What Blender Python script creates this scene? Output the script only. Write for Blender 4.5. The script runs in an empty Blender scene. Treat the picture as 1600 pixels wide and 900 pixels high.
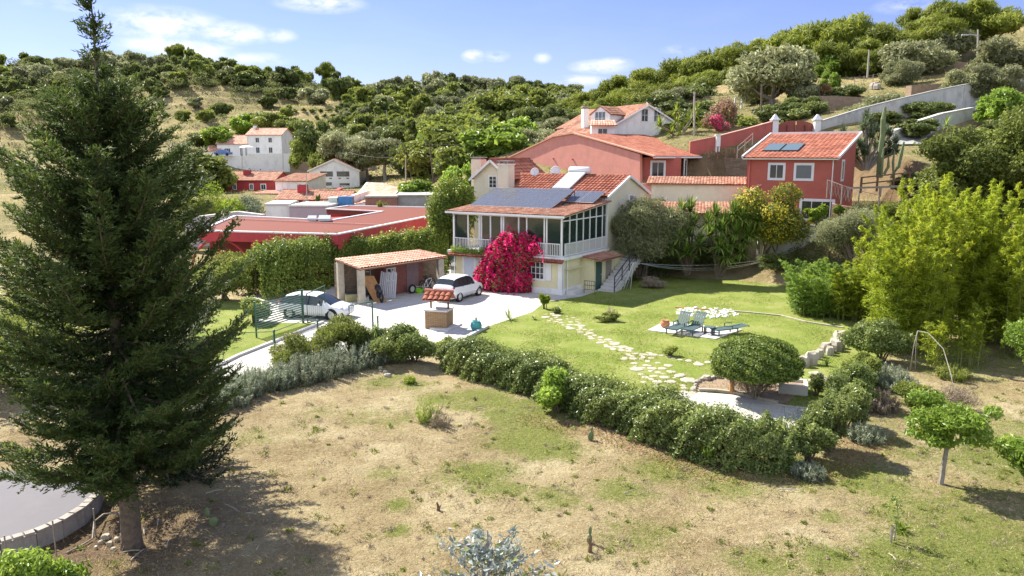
import bpy, math, random
import numpy as np
from math import sin, cos, pi, radians, atan2, sqrt

# ------------------------------------------------------------------ camera, sky, sun
SC = bpy.context.scene
F, PIT, H = 1200.0, radians(10), 9.5
cd = bpy.data.cameras.new('camera'); cam = bpy.data.objects.new('camera', cd)
SC.collection.objects.link(cam); SC.camera = cam
cam.location = (0, 0, H); cam.rotation_euler = (radians(90) - PIT, 0, 0)
cd.sensor_width = 36; cd.lens = 36 * F / 1600; cd.clip_start = 0.3; cd.clip_end = 6000

SUN_EL = radians(44)
SUN_DIR = (-0.73, 0.68)                       # horizontal direction towards the sun
w = bpy.data.worlds.new('World'); SC.world = w; w.use_nodes = True
nt = w.node_tree; nd = nt.nodes; lk = nt.links
bg = nd['Background']
sky = nd.new('ShaderNodeTexSky'); sky.sky_type = 'NISHITA'; sky.sun_disc = False
sky.sun_elevation = SUN_EL; sky.sun_rotation = atan2(SUN_DIR[0], SUN_DIR[1])
sky.altitude = 100; sky.air_density = 1.0; sky.dust_density = 0.15; sky.ozone_density = 3.0
bg.inputs['Strength'].default_value = 0.105
# small fair-weather clouds, placed by direction on the sky
tc = nd.new('ShaderNodeTexCoord')
def vm(op, a, b=None):
    n = nd.new('ShaderNodeVectorMath'); n.operation = op
    for i, q in enumerate((a, b)):
        if q is None: continue
        if isinstance(q, tuple): n.inputs[i].default_value = q
        else: lk.new(q, n.inputs[i])
    return n
def mt(op, a, b=None, c=None, clamp=False):
    n = nd.new('ShaderNodeMath'); n.operation = op; n.use_clamp = clamp
    for i, q in enumerate((a, b, c)):
        if q is None: continue
        if isinstance(q, (int, float)): n.inputs[i].default_value = q
        else: lk.new(q, n.inputs[i])
    return n.outputs[0]
dirv = tc.outputs['Generated']
nz = nd.new('ShaderNodeTexNoise'); nz.inputs['Scale'].default_value = 26; nz.inputs['Detail'].default_value = 7; nz.inputs['Roughness'].default_value = .62
mp = vm('MULTIPLY', dirv, (1, 1, 2.2)); lk.new(mp.outputs[0], nz.inputs['Vector'])
def ray(u, v):
    x = (u - 800) / F; y = (450 - v) / F
    return np.array((x, cos(PIT) + y * sin(PIT), -sin(PIT) + y * cos(PIT)))
acc = None
for (u, v, ru, rv, k) in [(255, 38, 75, 22, 1), (360, 52, 50, 15, .95), (438, 56, 22, 9, .7), (260, 72, 60, 14, 1), (300, 78, 55, 16, .95), (400, 92, 45, 9, .6),
                          (120, 10, 60, 9, .35), (500, 6, 60, 12, .8), (740, 88, 17, 9, .9), (775, 88, 20, 8, .6), (848, 91, 13, 8, .6), (940, 104, 45, 10, .9),
                          (905, 126, 38, 8, .8), (960, 98, 26, 8, .7), (1060, 78, 24, 8, .4), (1420, 8, 40, 10, .5), (1180, -80, 160, 30, .8), (100, -120, 220, 40, .8), (650, -150, 120, 25, .8)]:
    d = ray(u, v); d = d / np.linalg.norm(d)
    df = vm('SUBTRACT', dirv, tuple(d))
    sc_ = vm('MULTIPLY', df.outputs[0], (F / ru, F / ru, F / rv))
    ln = nd.new('ShaderNodeVectorMath'); ln.operation = 'LENGTH'; lk.new(sc_.outputs[0], ln.inputs[0])
    m = mt('MULTIPLY', mt('SUBTRACT', 1.25, ln.outputs['Value'], clamp=True), k)
    acc = m if acc is None else mt('MAXIMUM', acc, m)
den = mt('MULTIPLY', acc, mt('MULTIPLY', mt('SUBTRACT', nz.outputs[0], 0.36), 5.5), clamp=True)
den = mt('SMOOTH_MIN', den, 1.0, .2)
nz2 = nd.new('ShaderNodeTexNoise'); nz2.inputs['Scale'].default_value = 6; nz2.inputs['Detail'].default_value = 5
lk.new(vm('MULTIPLY', dirv, (1, 1, 3)).outputs[0], nz2.inputs['Vector'])
veil = mt('MULTIPLY', mt('SUBTRACT', nz2.outputs[0], .5, clamp=True), .25)
den = mt('MULTIPLY', mt('MAXIMUM', den, veil), .9)
mx = nd.new('ShaderNodeMix'); mx.data_type = 'RGBA'
hsv = nd.new('ShaderNodeHueSaturation'); lk.new(vm('MULTIPLY', sky.outputs[0], (.51, .465, .66)).outputs[0], hsv.inputs['Color'])
lk.new(den, mx.inputs[0]); lk.new(hsv.outputs[0], mx.inputs[6]); mx.inputs[7].default_value = (4.7, 4.85, 5.1, 1)
# broad unseen bright cloud bank added behind the viewpoint to fill shaded facades
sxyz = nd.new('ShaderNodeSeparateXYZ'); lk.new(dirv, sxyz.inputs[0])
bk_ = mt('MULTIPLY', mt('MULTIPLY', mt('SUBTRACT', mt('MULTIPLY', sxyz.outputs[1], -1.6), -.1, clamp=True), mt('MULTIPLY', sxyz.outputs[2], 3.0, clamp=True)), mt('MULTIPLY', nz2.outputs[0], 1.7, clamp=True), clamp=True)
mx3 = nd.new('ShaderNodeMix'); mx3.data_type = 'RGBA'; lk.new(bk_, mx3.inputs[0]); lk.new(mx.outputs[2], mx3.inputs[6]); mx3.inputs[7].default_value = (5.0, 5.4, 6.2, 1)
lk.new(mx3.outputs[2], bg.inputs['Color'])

sl = bpy.data.lights.new('sun', 'SUN'); sun = bpy.data.objects.new('sun', sl); SC.collection.objects.link(sun)
sl.energy = 4.9; sl.angle = radians(.55); sl.color = (1, .935, .80)
from mathutils import Vector, Matrix
sdv = Vector((SUN_DIR[0] * cos(SUN_EL), SUN_DIR[1] * cos(SUN_EL), sin(SUN_EL)))
sun.rotation_euler = sdv.to_track_quat('Z', 'Y').to_euler()
SC.view_settings.view_transform = 'Standard'; SC.view_settings.look = 'None'; SC.view_settings.gamma = 1
SC.view_settings.use_curve_mapping = False; SC.view_settings.exposure = 1.24
SC.render.engine = 'CYCLES'
SC.cycles.max_bounces = 5; SC.cycles.diffuse_bounces = 2; SC.cycles.glossy_bounces = 2; SC.cycles.transmission_bounces = 3; SC.cycles.transparent_max_bounces = 6
SC.cycles.caustics_reflective = False; SC.cycles.caustics_refractive = False
SC.cycles.use_denoising = True

# ------------------------------------------------------------------ measuring helpers
def G(u, v, z=0.0):
    d = ray(u, v); t = (z - H) / d[2]; return np.array((d[0] * t, d[1] * t, z))
def A(u, v, Y):
    d = ray(u, v); t = Y / d[1]; return np.array((d[0] * t, Y, H + d[2] * t))
def proj(x, y, z):
    ax = y * cos(PIT) - (z - H) * sin(PIT); up = y * sin(PIT) + (z - H) * cos(PIT)
    return 800 + F * x / ax, 450 - F * up / ax
def zat(y, v):
    q = (450 - v) / F; return H + y * (-sin(PIT) + q * cos(PIT)) / (cos(PIT) + q * sin(PIT))
def xat(u, y, z):
    return (u - 800) / F * (y * cos(PIT) - (z - H) * sin(PIT))
R0 = np.random.RandomState(7)
random.seed(5)

# ------------------------------------------------------------------ materials
MATS = {}
def _new(name):
    m = bpy.data.materials.new(name); m.use_nodes = True; MATS[name] = m
    return m, m.node_tree.nodes, m.node_tree.links, m.node_tree.nodes['Principled BSDF']
def mat(name, col, rough=.8, var=.18, scale=3.0, bump=0.0, bscale=30, metal=0, spec=.4, stain=None, sscale=.7, coord='obj'):
    m, n, l, b = _new(name)
    b.inputs['Roughness'].default_value = rough; b.inputs['Metallic'].default_value = metal
    b.inputs['Specular IOR Level'].default_value = spec
    t = n.new('ShaderNodeNewGeometry')
    z = n.new('ShaderNodeTexNoise'); z.inputs['Scale'].default_value = scale; z.inputs['Detail'].default_value = 6; z.inputs['Roughness'].default_value = .65
    l.new(t.outputs['Position'], z.inputs['Vector'])
    r = n.new('ShaderNodeValToRGB'); l.new(z.outputs[0], r.inputs[0])
    r.color_ramp.elements[0].position = .3; r.color_ramp.elements[1].position = .7
    c = np.array(col)
    r.color_ramp.elements[0].color = (*np.clip(c * (1 - var), 0, 1), 1); r.color_ramp.elements[1].color = (*np.clip(c * (1 + var), 0, 1), 1)
    out = r.outputs[0]
    if stain:
        z2 = n.new('ShaderNodeTexNoise'); z2.inputs['Scale'].default_value = sscale; z2.inputs['Detail'].default_value = 8; z2.inputs['Roughness'].default_value = .7
        vmn = n.new('ShaderNodeVectorMath'); vmn.operation = 'MULTIPLY'; vmn.inputs[1].default_value = (1, 1, .45); l.new(t.outputs['Position'], vmn.inputs[0]); l.new(vmn.outputs[0], z2.inputs['Vector'])
        r2 = n.new('ShaderNodeValToRGB'); l.new(z2.outputs[0], r2.inputs[0]); r2.color_ramp.elements[0].position = .5; r2.color_ramp.elements[1].position = .72
        r2.color_ramp.elements[1].color = (.75, .75, .75, 1)
        x = n.new('ShaderNodeMix'); x.data_type = 'RGBA'; l.new(r2.outputs[0], x.inputs[0]); l.new(out, x.inputs[6]); x.inputs[7].default_value = (*stain, 1); out = x.outputs[2]
    l.new(out, b.inputs['Base Color'])
    if bump:
        z3 = n.new('ShaderNodeTexNoise'); z3.inputs['Scale'].default_value = bscale; z3.inputs['Detail'].default_value = 5; l.new(t.outputs['Position'], z3.inputs['Vector'])
        bp = n.new('ShaderNodeBump'); bp.inputs['Strength'].default_value = bump; bp.inputs['Distance'].default_value = .03; l.new(z3.outputs[0], bp.inputs['Height']); l.new(bp.outputs[0], b.inputs['Normal'])
    return m
GAIN = {'straw': 1, 'magenta_bracts': 1, 'yellow_blossom': 1, 'dry_twigs': 1.1, 'bright_green_leaves': 1.15, 'grass_blades': 1.1, 'lawn_blades': 1.0, 'silver_eucalyptus_leaves': 1.0, 'stone_pine_needles': 1.3, 'dark_green_leaves': 1.7, 'mid_green_leaves': 1.5, 'hedge_leaves': 1.9, 'silver_grey_leaves': 1.45, 'ivy_leaves': 1.5, 'round_bush_leaves': 1.6, 'olive_leaves': 1.5, 'bamboo_leaves': 1.15, 'dry_leaf_litter': 1}
def leafmat(name, c0, c1, trans=.35, rough=.55, c2=None, spec=.35):
    """leaf colour varies leaf by leaf and clump by clump through the stored attribute"""
    m, n, l, b = _new(name)
    c0, c1, c2 = [tuple(min(.8, q * GAIN.get(name, 1.3)) for q in c) if c else None for c in (c0, c1, c2)]
    a = n.new('ShaderNodeAttribute'); a.attribute_name = 'rnd'
    r = n.new('ShaderNodeValToRGB'); l.new(a.outputs['Fac'], r.inputs[0])
    r.color_ramp.elements[0].color = (*c0, 1); r.color_ramp.elements[1].color = (*c1, 1)
    if c2:
        r.color_ramp.elements[1].position = .8
        e = r.color_ramp.elements.new(.9); e.color = (*c2, 1)
    oi = n.new('ShaderNodeObjectInfo')
    hs = n.new('ShaderNodeHueSaturation'); l.new(r.outputs[0], hs.inputs['Color'])
    q = n.new('ShaderNodeMapRange'); l.new(oi.outputs['Random'], q.inputs[0]); q.inputs[3].default_value = .82; q.inputs[4].default_value = 1.18; l.new(q.outputs[0], hs.inputs['Value'])
    l.new(hs.outputs[0], b.inputs['Base Color']); b.inputs['Roughness'].default_value = rough; b.inputs['Specular IOR Level'].default_value = spec
    tr = n.new('ShaderNodeBsdfTranslucent'); hs2 = n.new('ShaderNodeHueSaturation'); hs2.inputs['Value'].default_value = 1.25; hs2.inputs['Hue'].default_value = .485
    l.new(hs.outputs[0], hs2.inputs['Color']); l.new(hs2.outputs[0], tr.inputs[0])
    ms = n.new('ShaderNodeMixShader'); ms.inputs[0].default_value = trans
    l.new(b.outputs[0], ms.inputs[1]); l.new(tr.outputs[0], ms.inputs[2]); l.new(ms.outputs[0], n['Material Output'].inputs[0])
    return m
def glassmat(name, col=(.03, .04, .045), rough=.06):
    m, n, l, b = _new(name); b.inputs['Base Color'].default_value = (*col, 1); b.inputs['Roughness'].default_value = rough; b.inputs['Specular IOR Level'].default_value = .8
    return m
def tilemat(name, c0, c1, c2, grime=(.16, .12, .1), gf=.5):
    """clay tiles: every tile has a tone of its own, with dark lichen patches"""
    m, n, l, b = _new(name); b.inputs['Roughness'].default_value = .85; b.inputs['Specular IOR Level'].default_value = .2
    a = n.new('ShaderNodeAttribute'); a.attribute_name = 'rnd'
    r = n.new('ShaderNodeValToRGB'); l.new(a.outputs['Fac'], r.inputs[0])
    r.color_ramp.elements[0].color = (*c0, 1); r.color_ramp.elements[1].color = (*c2, 1); e = r.color_ramp.elements.new(.5); e.color = (*c1, 1)
    t = n.new('ShaderNodeNewGeometry'); z = n.new('ShaderNodeTexNoise'); z.inputs['Scale'].default_value = 1.1; z.inputs['Detail'].default_value = 9; z.inputs['Roughness'].default_value = .75
    l.new(t.outputs['Position'], z.inputs['Vector']); r2 = n.new('ShaderNodeValToRGB'); l.new(z.outputs[0], r2.inputs[0]); r2.color_ramp.elements[0].position = .48; r2.color_ramp.elements[1].position = .75
    r2.color_ramp.elements[1].color = (gf, gf, gf, 1)
    x = n.new('ShaderNodeMix'); x.data_type = 'RGBA'; l.new(r2.outputs[0], x.inputs[0]); l.new(r.outputs[0], x.inputs[6]); x.inputs[7].default_value = (*grime, 1)
    l.new(x.outputs[2], b.inputs['Base Color'])
    return m
def brickmat(name, c1, c2, mortar, scale=4.0, ratio=(.25, .08), bump=.6):
    m, n, l, b = _new(name); b.inputs['Roughness'].default_value = .9; b.inputs['Specular IOR Level'].default_value = .2
    t = n.new('ShaderNodeNewGeometry'); sp = n.new('ShaderNodeSeparateXYZ'); l.new(t.outputs['Position'], sp.inputs[0])
    ad = n.new('ShaderNodeMath'); ad.operation = 'ADD'; l.new(sp.outputs[0], ad.inputs[0])
    m2 = n.new('ShaderNodeMath'); m2.operation = 'MULTIPLY'; m2.inputs[1].default_value = .9; l.new(sp.outputs[1], m2.inputs[0]); l.new(m2.outputs[0], ad.inputs[1])
    cb = n.new('ShaderNodeCombineXYZ'); l.new(ad.outputs[0], cb.inputs[0]); l.new(sp.outputs[2], cb.inputs[1])
    nzz = n.new('ShaderNodeTexNoise'); nzz.inputs['Scale'].default_value = 5; l.new(t.outputs['Position'], nzz.inputs['Vector'])
    mxv = n.new('ShaderNodeVectorMath'); mxv.operation = 'MULTIPLY_ADD'; l.new(nzz.outputs['Color'], mxv.inputs[0]); mxv.inputs[1].default_value = (.06, .04, 0); l.new(cb.outputs[0], mxv.inputs[2])
    bk = n.new('ShaderNodeTexBrick'); bk.inputs['Scale'].default_value = 1; bk.inputs['Brick Width'].default_value = ratio[0]; bk.inputs['Row Height'].default_value = ratio[1]
    bk.inputs['Mortar Size'].default_value = .01; bk.inputs['Color1'].default_value = (*c1, 1); bk.inputs['Color2'].default_value = (*c2, 1); bk.inputs['Mortar'].default_value = (*mortar, 1)
    l.new(mxv.outputs[0], bk.inputs['Vector']); l.new(bk.outputs[0], b.inputs['Base Color'])
    bp = n.new('ShaderNodeBump'); bp.inputs['Strength'].default_value = bump; bp.inputs['Distance'].default_value = .03; l.new(bk.outputs['Fac'], bp.inputs['Height']); bp.invert = True; l.new(bp.outputs[0], b.inputs['Normal'])
    return m

M_white = mat('white_render', (.82, .815, .80), .85, .05, 2, .25, 20, stain=(.55, .53, .48), sscale=.8)
M_whiteold = mat('weathered_white_wall', (.50, .495, .475), .9, .1, 1.5, .3, 12, stain=(.16, .16, .155), sscale=.8)
M_trim = mat('white_paint', (.78, .78, .77), .5, .04, 4)
M_cream = mat('cream_render', (.74, .69, .52), .85, .05, 2, .25, 20, stain=(.6, .55, .42))
M_yellow = mat('yellow_render', (.76, .69, .44), .85, .05, 2, .25, 20, stain=(.64, .58, .40))
M_pale = mat('pale_cream_render', (.76, .70, .54), .85, .06, 2, .25, 20, stain=(.55, .5, .4))
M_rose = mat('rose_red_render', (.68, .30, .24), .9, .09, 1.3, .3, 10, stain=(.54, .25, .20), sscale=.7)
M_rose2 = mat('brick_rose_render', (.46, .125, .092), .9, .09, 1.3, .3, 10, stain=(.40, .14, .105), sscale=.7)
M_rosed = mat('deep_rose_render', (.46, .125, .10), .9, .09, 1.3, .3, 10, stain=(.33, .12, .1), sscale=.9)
M_crim = mat('crimson_render', (.46, .055, .065), .8, .08, 1.2, .2, 10, stain=(.33, .06, .06), sscale=.6)
M_pink = mat('pink_render', (.66, .36, .29), .9, .08, 1.5, .2, 10, stain=(.5, .35, .3))
M_lilac = mat('lilac_render', (.46, .38, .42), .9, .06, 1.5, .2, 10, stain=(.38, .33, .35))
M_grey = mat('grey_concrete', (.38, .38, .37), .9, .12, 1.5, .3, 15, stain=(.22, .22, .21))
M_lightc = mat('light_concrete', (.60, .585, .56), .9, .07, 1.2, .25, 25, stain=(.42, .40, .37), sscale=.5)
M_pav0 = mat('bleached_gravel', (.63, .61, .575), .88, .06, .8, .3, 18, stain=(.42, .40, .36), sscale=.45)
M_stone = mat('pale_stone', (.42, .375, .30), .9, .22, 2.6, .6, 9, stain=(.3, .27, .2), sscale=2.2)
M_rock = mat('rock', (.40, .36, .30), .92, .3, 3, .8, 7, stain=(.2, .18, .14), sscale=2)
M_asph = mat('smooth_asphalt', (.11, .105, .125), .75, .07, .6, .2, 60, stain=(.15, .145, .165), sscale=.25)
M_curb = mat('cement_coping', (.36, .33, .30), .9, .16, 3, .5, 18, stain=(.16, .13, .11), sscale=2)
M_wood = mat('brown_wood', (.17, .10, .06), .8, .25, 8)
M_woodl = mat('orange_plywood', (.42, .22, .09), .7, .2, 5)
M_greyw = mat('grey_weathered_wood', (.30, .26, .22), .9, .25, 8)
M_bark = mat('bark', (.15, .115, .085), .95, .35, 9, .9, 14)
M_barkg = mat('grey_bark', (.30, .27, .23), .95, .25, 9, .8, 14)
M_dark = mat('dark_metal', (.045, .045, .05), .5, .1, 5)
M_black = mat('black_rubber', (.02, .02, .022), .8, .1, 9)
M_green = mat('green_painted_metal', (.045, .12, .085), .5, .15, 5)
M_bluegreen = mat('teal_panel', (.05, .17, .2), .6, .15, 5)
M_alu = mat('aluminium', (.62, .63, .65), .35, .06, 4, metal=.6)
M_pole = mat('concrete_pole', (.42, .39, .34), .9, .12, 4)
M_glass = glassmat('window_glass')
M_glassg = glassmat('greenish_glass', (.018, .032, .03), .04)
M_blueg = glassmat('bluish_glass', (.10, .13, .15), .15)
M_car = mat('white_car_paint', (.80, .80, .81), .22, .01, 1, spec=.6)
M_lamp = glassmat('clear_lens', (.5, .5, .5), .1)
M_lampr = glassmat('red_lens', (.4, .02, .02), .15)
M_pvc = mat('grey_green_plastic', (.085, .135, .135), .5, .08, 4)
M_terra = mat('terracotta_pot', (.45, .20, .10), .8, .1, 5)
M_teal = mat('glazed_teal', (.07, .32, .33), .25, .1, 3)
M_lime = mat('lime_plastic', (.25, .60, .03), .4, .05, 4)
M_tinder = mat('terracotta_edge', (.45, .22, .12), .9, .2, 5)
M_soil = mat('bare_soil', (.30, .215, .15), .95, .25, 3, .7, 12)
M_heater = mat('pale_glazing', (.50, .56, .58), .15, .03, 2, spec=.7)
M_tile = tilemat('orange_clay_tiles', (.29, .095, .058), (.36, .125, .078), (.43, .175, .115), gf=.5)
M_tileo = tilemat('old_clay_tiles', (.33, .14, .09), (.42, .21, .14), (.50, .30, .21), gf=.75)
M_tilep = tilemat('pinkish_clay_tiles', (.56, .27, .19), (.66, .36, .26), (.72, .47, .37), gf=.25)
M_tiler = tilemat('brown_red_roofing', (.165, .047, .034), (.185, .056, .041), (.22, .072, .053), grime=(.17, .075, .055), gf=.5)
M_brick = brickmat('red_brick', (.36, .12, .07), (.45, .19, .12), (.35, .3, .26))
M_wellb = brickmat('tan_split_stone', (.50, .33, .19), (.38, .24, .13), (.16, .11, .07), ratio=(.2, .055))
M_rubble = brickmat('rubble_masonry', (.27, .21, .15), (.18, .14, .105), (.16, .13, .1), ratio=(.32, .17))
M_pav = brickmat('bleached_paving', (.56, .54, .51), (.49, .475, .445), (.30, .285, .26), ratio=(1.15, .8), bump=.25)
def floor_joints(m):
    n = m.node_tree.nodes; l = m.node_tree.links; bk = [q for q in n if q.type == 'TEX_BRICK'][0]; g = n.new('ShaderNodeNewGeometry'); mp_ = n.new('ShaderNodeMapping'); mp_.inputs['Rotation'].default_value = (0, 0, .45); l.new(g.outputs['Position'], mp_.inputs['Vector']); l.new(mp_.outputs[0], bk.inputs['Vector'])
    z = n.new('ShaderNodeTexNoise'); z.inputs['Scale'].default_value = .55; z.inputs['Detail'].default_value = 9; z.inputs['Roughness'].default_value = .7; l.new(g.outputs['Position'], z.inputs['Vector']); r = n.new('ShaderNodeValToRGB'); l.new(z.outputs[0], r.inputs[0]); r.color_ramp.elements[0].position = .45; r.color_ramp.elements[1].position = .75; r.color_ramp.elements[1].color = (.6, .6, .6, 1)
    x = n.new('ShaderNodeMix'); x.data_type = 'RGBA'; l.new(r.outputs[0], x.inputs[0]); l.new(bk.outputs[0], x.inputs[6]); x.inputs[7].default_value = (.36, .33, .28, 1); l.new(x.outputs[2], n['Principled BSDF'].inputs['Base Color'])
floor_joints(M_pav)
# solar cells: fine grid
def solarmat(name, sx):
    m, n, l, b = _new(name); b.inputs['Roughness'].default_value = .25; b.inputs['Specular IOR Level'].default_value = .6
    t = n.new('ShaderNodeUVMap'); bk = n.new('ShaderNodeTexBrick'); bk.offset = 0; bk.inputs['Scale'].default_value = 1; bk.inputs['Brick Width'].default_value = .17; bk.inputs['Row Height'].default_value = .17
    bk.inputs['Mortar Size'].default_value = .008; bk.inputs['Color1'].default_value = (.06, .068, .09, 1); bk.inputs['Color2'].default_value = (.075, .085, .11, 1); bk.inputs['Mortar'].default_value = (.25, .26, .28, 1)
    l.new(t.outputs[0], bk.inputs['Vector']); l.new(bk.outputs[0], b.inputs['Base Color'])
    return m
M_solar = solarmat('solar_cells', 1)

L_conif = leafmat('cypress_foliage', (.020, .040, .011), (.095, .145, .034), .34, .6, c2=(.17, .20, .04))
L_conifd = leafmat('dark_cypress_foliage', (.014, .03, .012), (.042, .075, .024), .2, .6)
L_hedge = leafmat('hedge_leaves', (.045, .070, .018), (.15, .185, .055), .38, .33, c2=(.22, .26, .08))
L_round = leafmat('round_bush_leaves', (.045, .075, .012), (.125, .17, .03), .38, .42, c2=(.19, .24, .05))
L_bamb = leafmat('bamboo_leaves', (.13, .19, .014), (.31, .38, .03), .5, .5, c2=(.42, .45, .05))
L_bambd = leafmat('green_bamboo_leaves', (.06, .12, .02), (.17, .26, .04), .45, .5, c2=(.3, .36, .05))
L_olive = leafmat('olive_leaves', (.10, .112, .05), (.235, .25, .125), .3, .5, c2=(.32, .34, .21))
L_grey = leafmat('silver_grey_leaves', (.09, .11, .065), (.20, .23, .145), .2, .6, c2=(.29, .31, .23))
L_oak = leafmat('dark_green_leaves', (.035, .055, .016), (.105, .13, .035), .32, .5, c2=(.15, .18, .05))
L_far = leafmat('hillside_scrub_leaves', (.07, .095, .03), (.18, .21, .075), .45, .6, c2=(.26, .27, .12))
L_mid = leafmat('mid_green_leaves', (.062, .09, .018), (.18, .215, .042), .38, .5, c2=(.26, .29, .07))
L_lime = leafmat('bright_green_leaves', (.10, .16, .015), (.24, .33, .035), .45, .5, c2=(.34, .40, .06))
L_fig = leafmat('fresh_green_leaves', (.08, .14, .016), (.20, .30, .045), .45, .4, c2=(.30, .38, .08))
L_pine = leafmat('stone_pine_needles', (.06, .09, .012), (.20, .24, .03), .38, .6, c2=(.27, .31, .05))
L_yucca = leafmat('yucca_blades', (.05, .10, .015), (.17, .25, .045), .3, .35, c2=(.27, .33, .08))
L_yellow = leafmat('yellow_blossom', (.60, .46, .02), (.80, .66, .05), .3, .6)
L_boug = leafmat('magenta_bracts', (.46, .008, .085), (.74, .022, .16), .45, .6, c2=(.88, .14, .32))
L_ivy = leafmat('ivy_leaves', (.05, .085, .014), (.16, .21, .035), .38, .4, c2=(.24, .29, .06))
L_dryb = leafmat('dry_twigs', (.17, .13, .09), (.33, .27, .19), .1, .8)
L_pinkb = leafmat('pinkish_blossom', (.23, .13, .10), (.36, .22, .17), .3, .7)
L_straw = leafmat('straw', (.26, .185, .085), (.62, .50, .26), .3, .8, c2=(.74, .64, .38))
L_dryg = leafmat('dead_grass', (.15, .115, .05), (.50, .42, .22), .3, .8, c2=(.36, .38, .12))
L_grass = leafmat('grass_blades', (.12, .18, .025), (.25, .33, .05), .4, .6, c2=(.36, .38, .11))
L_lawn = leafmat('lawn_blades', (.12, .175, .03), (.25, .31, .06), .4, .6, c2=(.38, .38, .13))
L_euc = leafmat('silver_eucalyptus_leaves', (.20, .26, .22), (.42, .46, .44), .15, .4, c2=(.26, .30, .08))
L_agave = leafmat('agave_blades', (.07, .10, .05), (.18, .22, .12), .15, .5)
L_tinder = leafmat('dry_leaf_litter', (.20, .12, .05), (.42, .27, .13), .1, .8)

# ------------------------------------------------------------------ object helpers
COL = SC.collection
def tag(o, label=None, cat=None, group=None, kind=None):
    if label: o['label'] = label
    if cat: o['category'] = cat
    if group: o['group'] = group
    if kind: o['kind'] = kind
    return o
def empty(name, loc, label, cat, group=None, rz=0):
    o = bpy.data.objects.new(name, None); COL.objects.link(o); o.location = tuple(float(q) for q in loc); o.rotation_euler = (0, 0, rz)
    o.empty_display_size = .2
    return tag(o, label, cat, group)
def link(name, me, parent=None):
    o = bpy.data.objects.new(name, me); COL.objects.link(o)
    if parent is not None: o.parent = parent
    return o
def np_mesh(name, V, Fq, mats, midx=None, rnd=None, smooth=False):
    """V (n,3); Fq (m,4) or (m,3) index array"""
    me = bpy.data.meshes.new(name); V = np.ascontiguousarray(V, dtype=np.float32); Fq = np.ascontiguousarray(Fq, dtype=np.int32)
    k = Fq.shape[1]; m = len(Fq)
    me.vertices.add(len(V)); me.vertices.foreach_set('co', V.ravel())
    me.loops.add(m * k); me.loops.foreach_set('vertex_index', Fq.ravel())
    me.polygons.add(m); me.polygons.foreach_set('loop_start', np.arange(0, m * k, k, dtype=np.int32))
    try: me.polygons.foreach_set('loop_total', np.full(m, k, dtype=np.int32))
    except Exception: pass
    for q in (mats if isinstance(mats, (list, tuple)) else [mats]): me.materials.append(q)
    if midx is not None: me.polygons.foreach_set('material_index', np.asarray(midx, dtype=np.int32))
    me.polygons.foreach_set('use_smooth', np.full(m, bool(smooth)))
    if rnd is not None:
        at = me.attributes.new('rnd', 'FLOAT', 'POINT'); at.data.foreach_set('value', np.asarray(rnd, dtype=np.float32))
    me.update(calc_edges=True)
    return me
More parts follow.
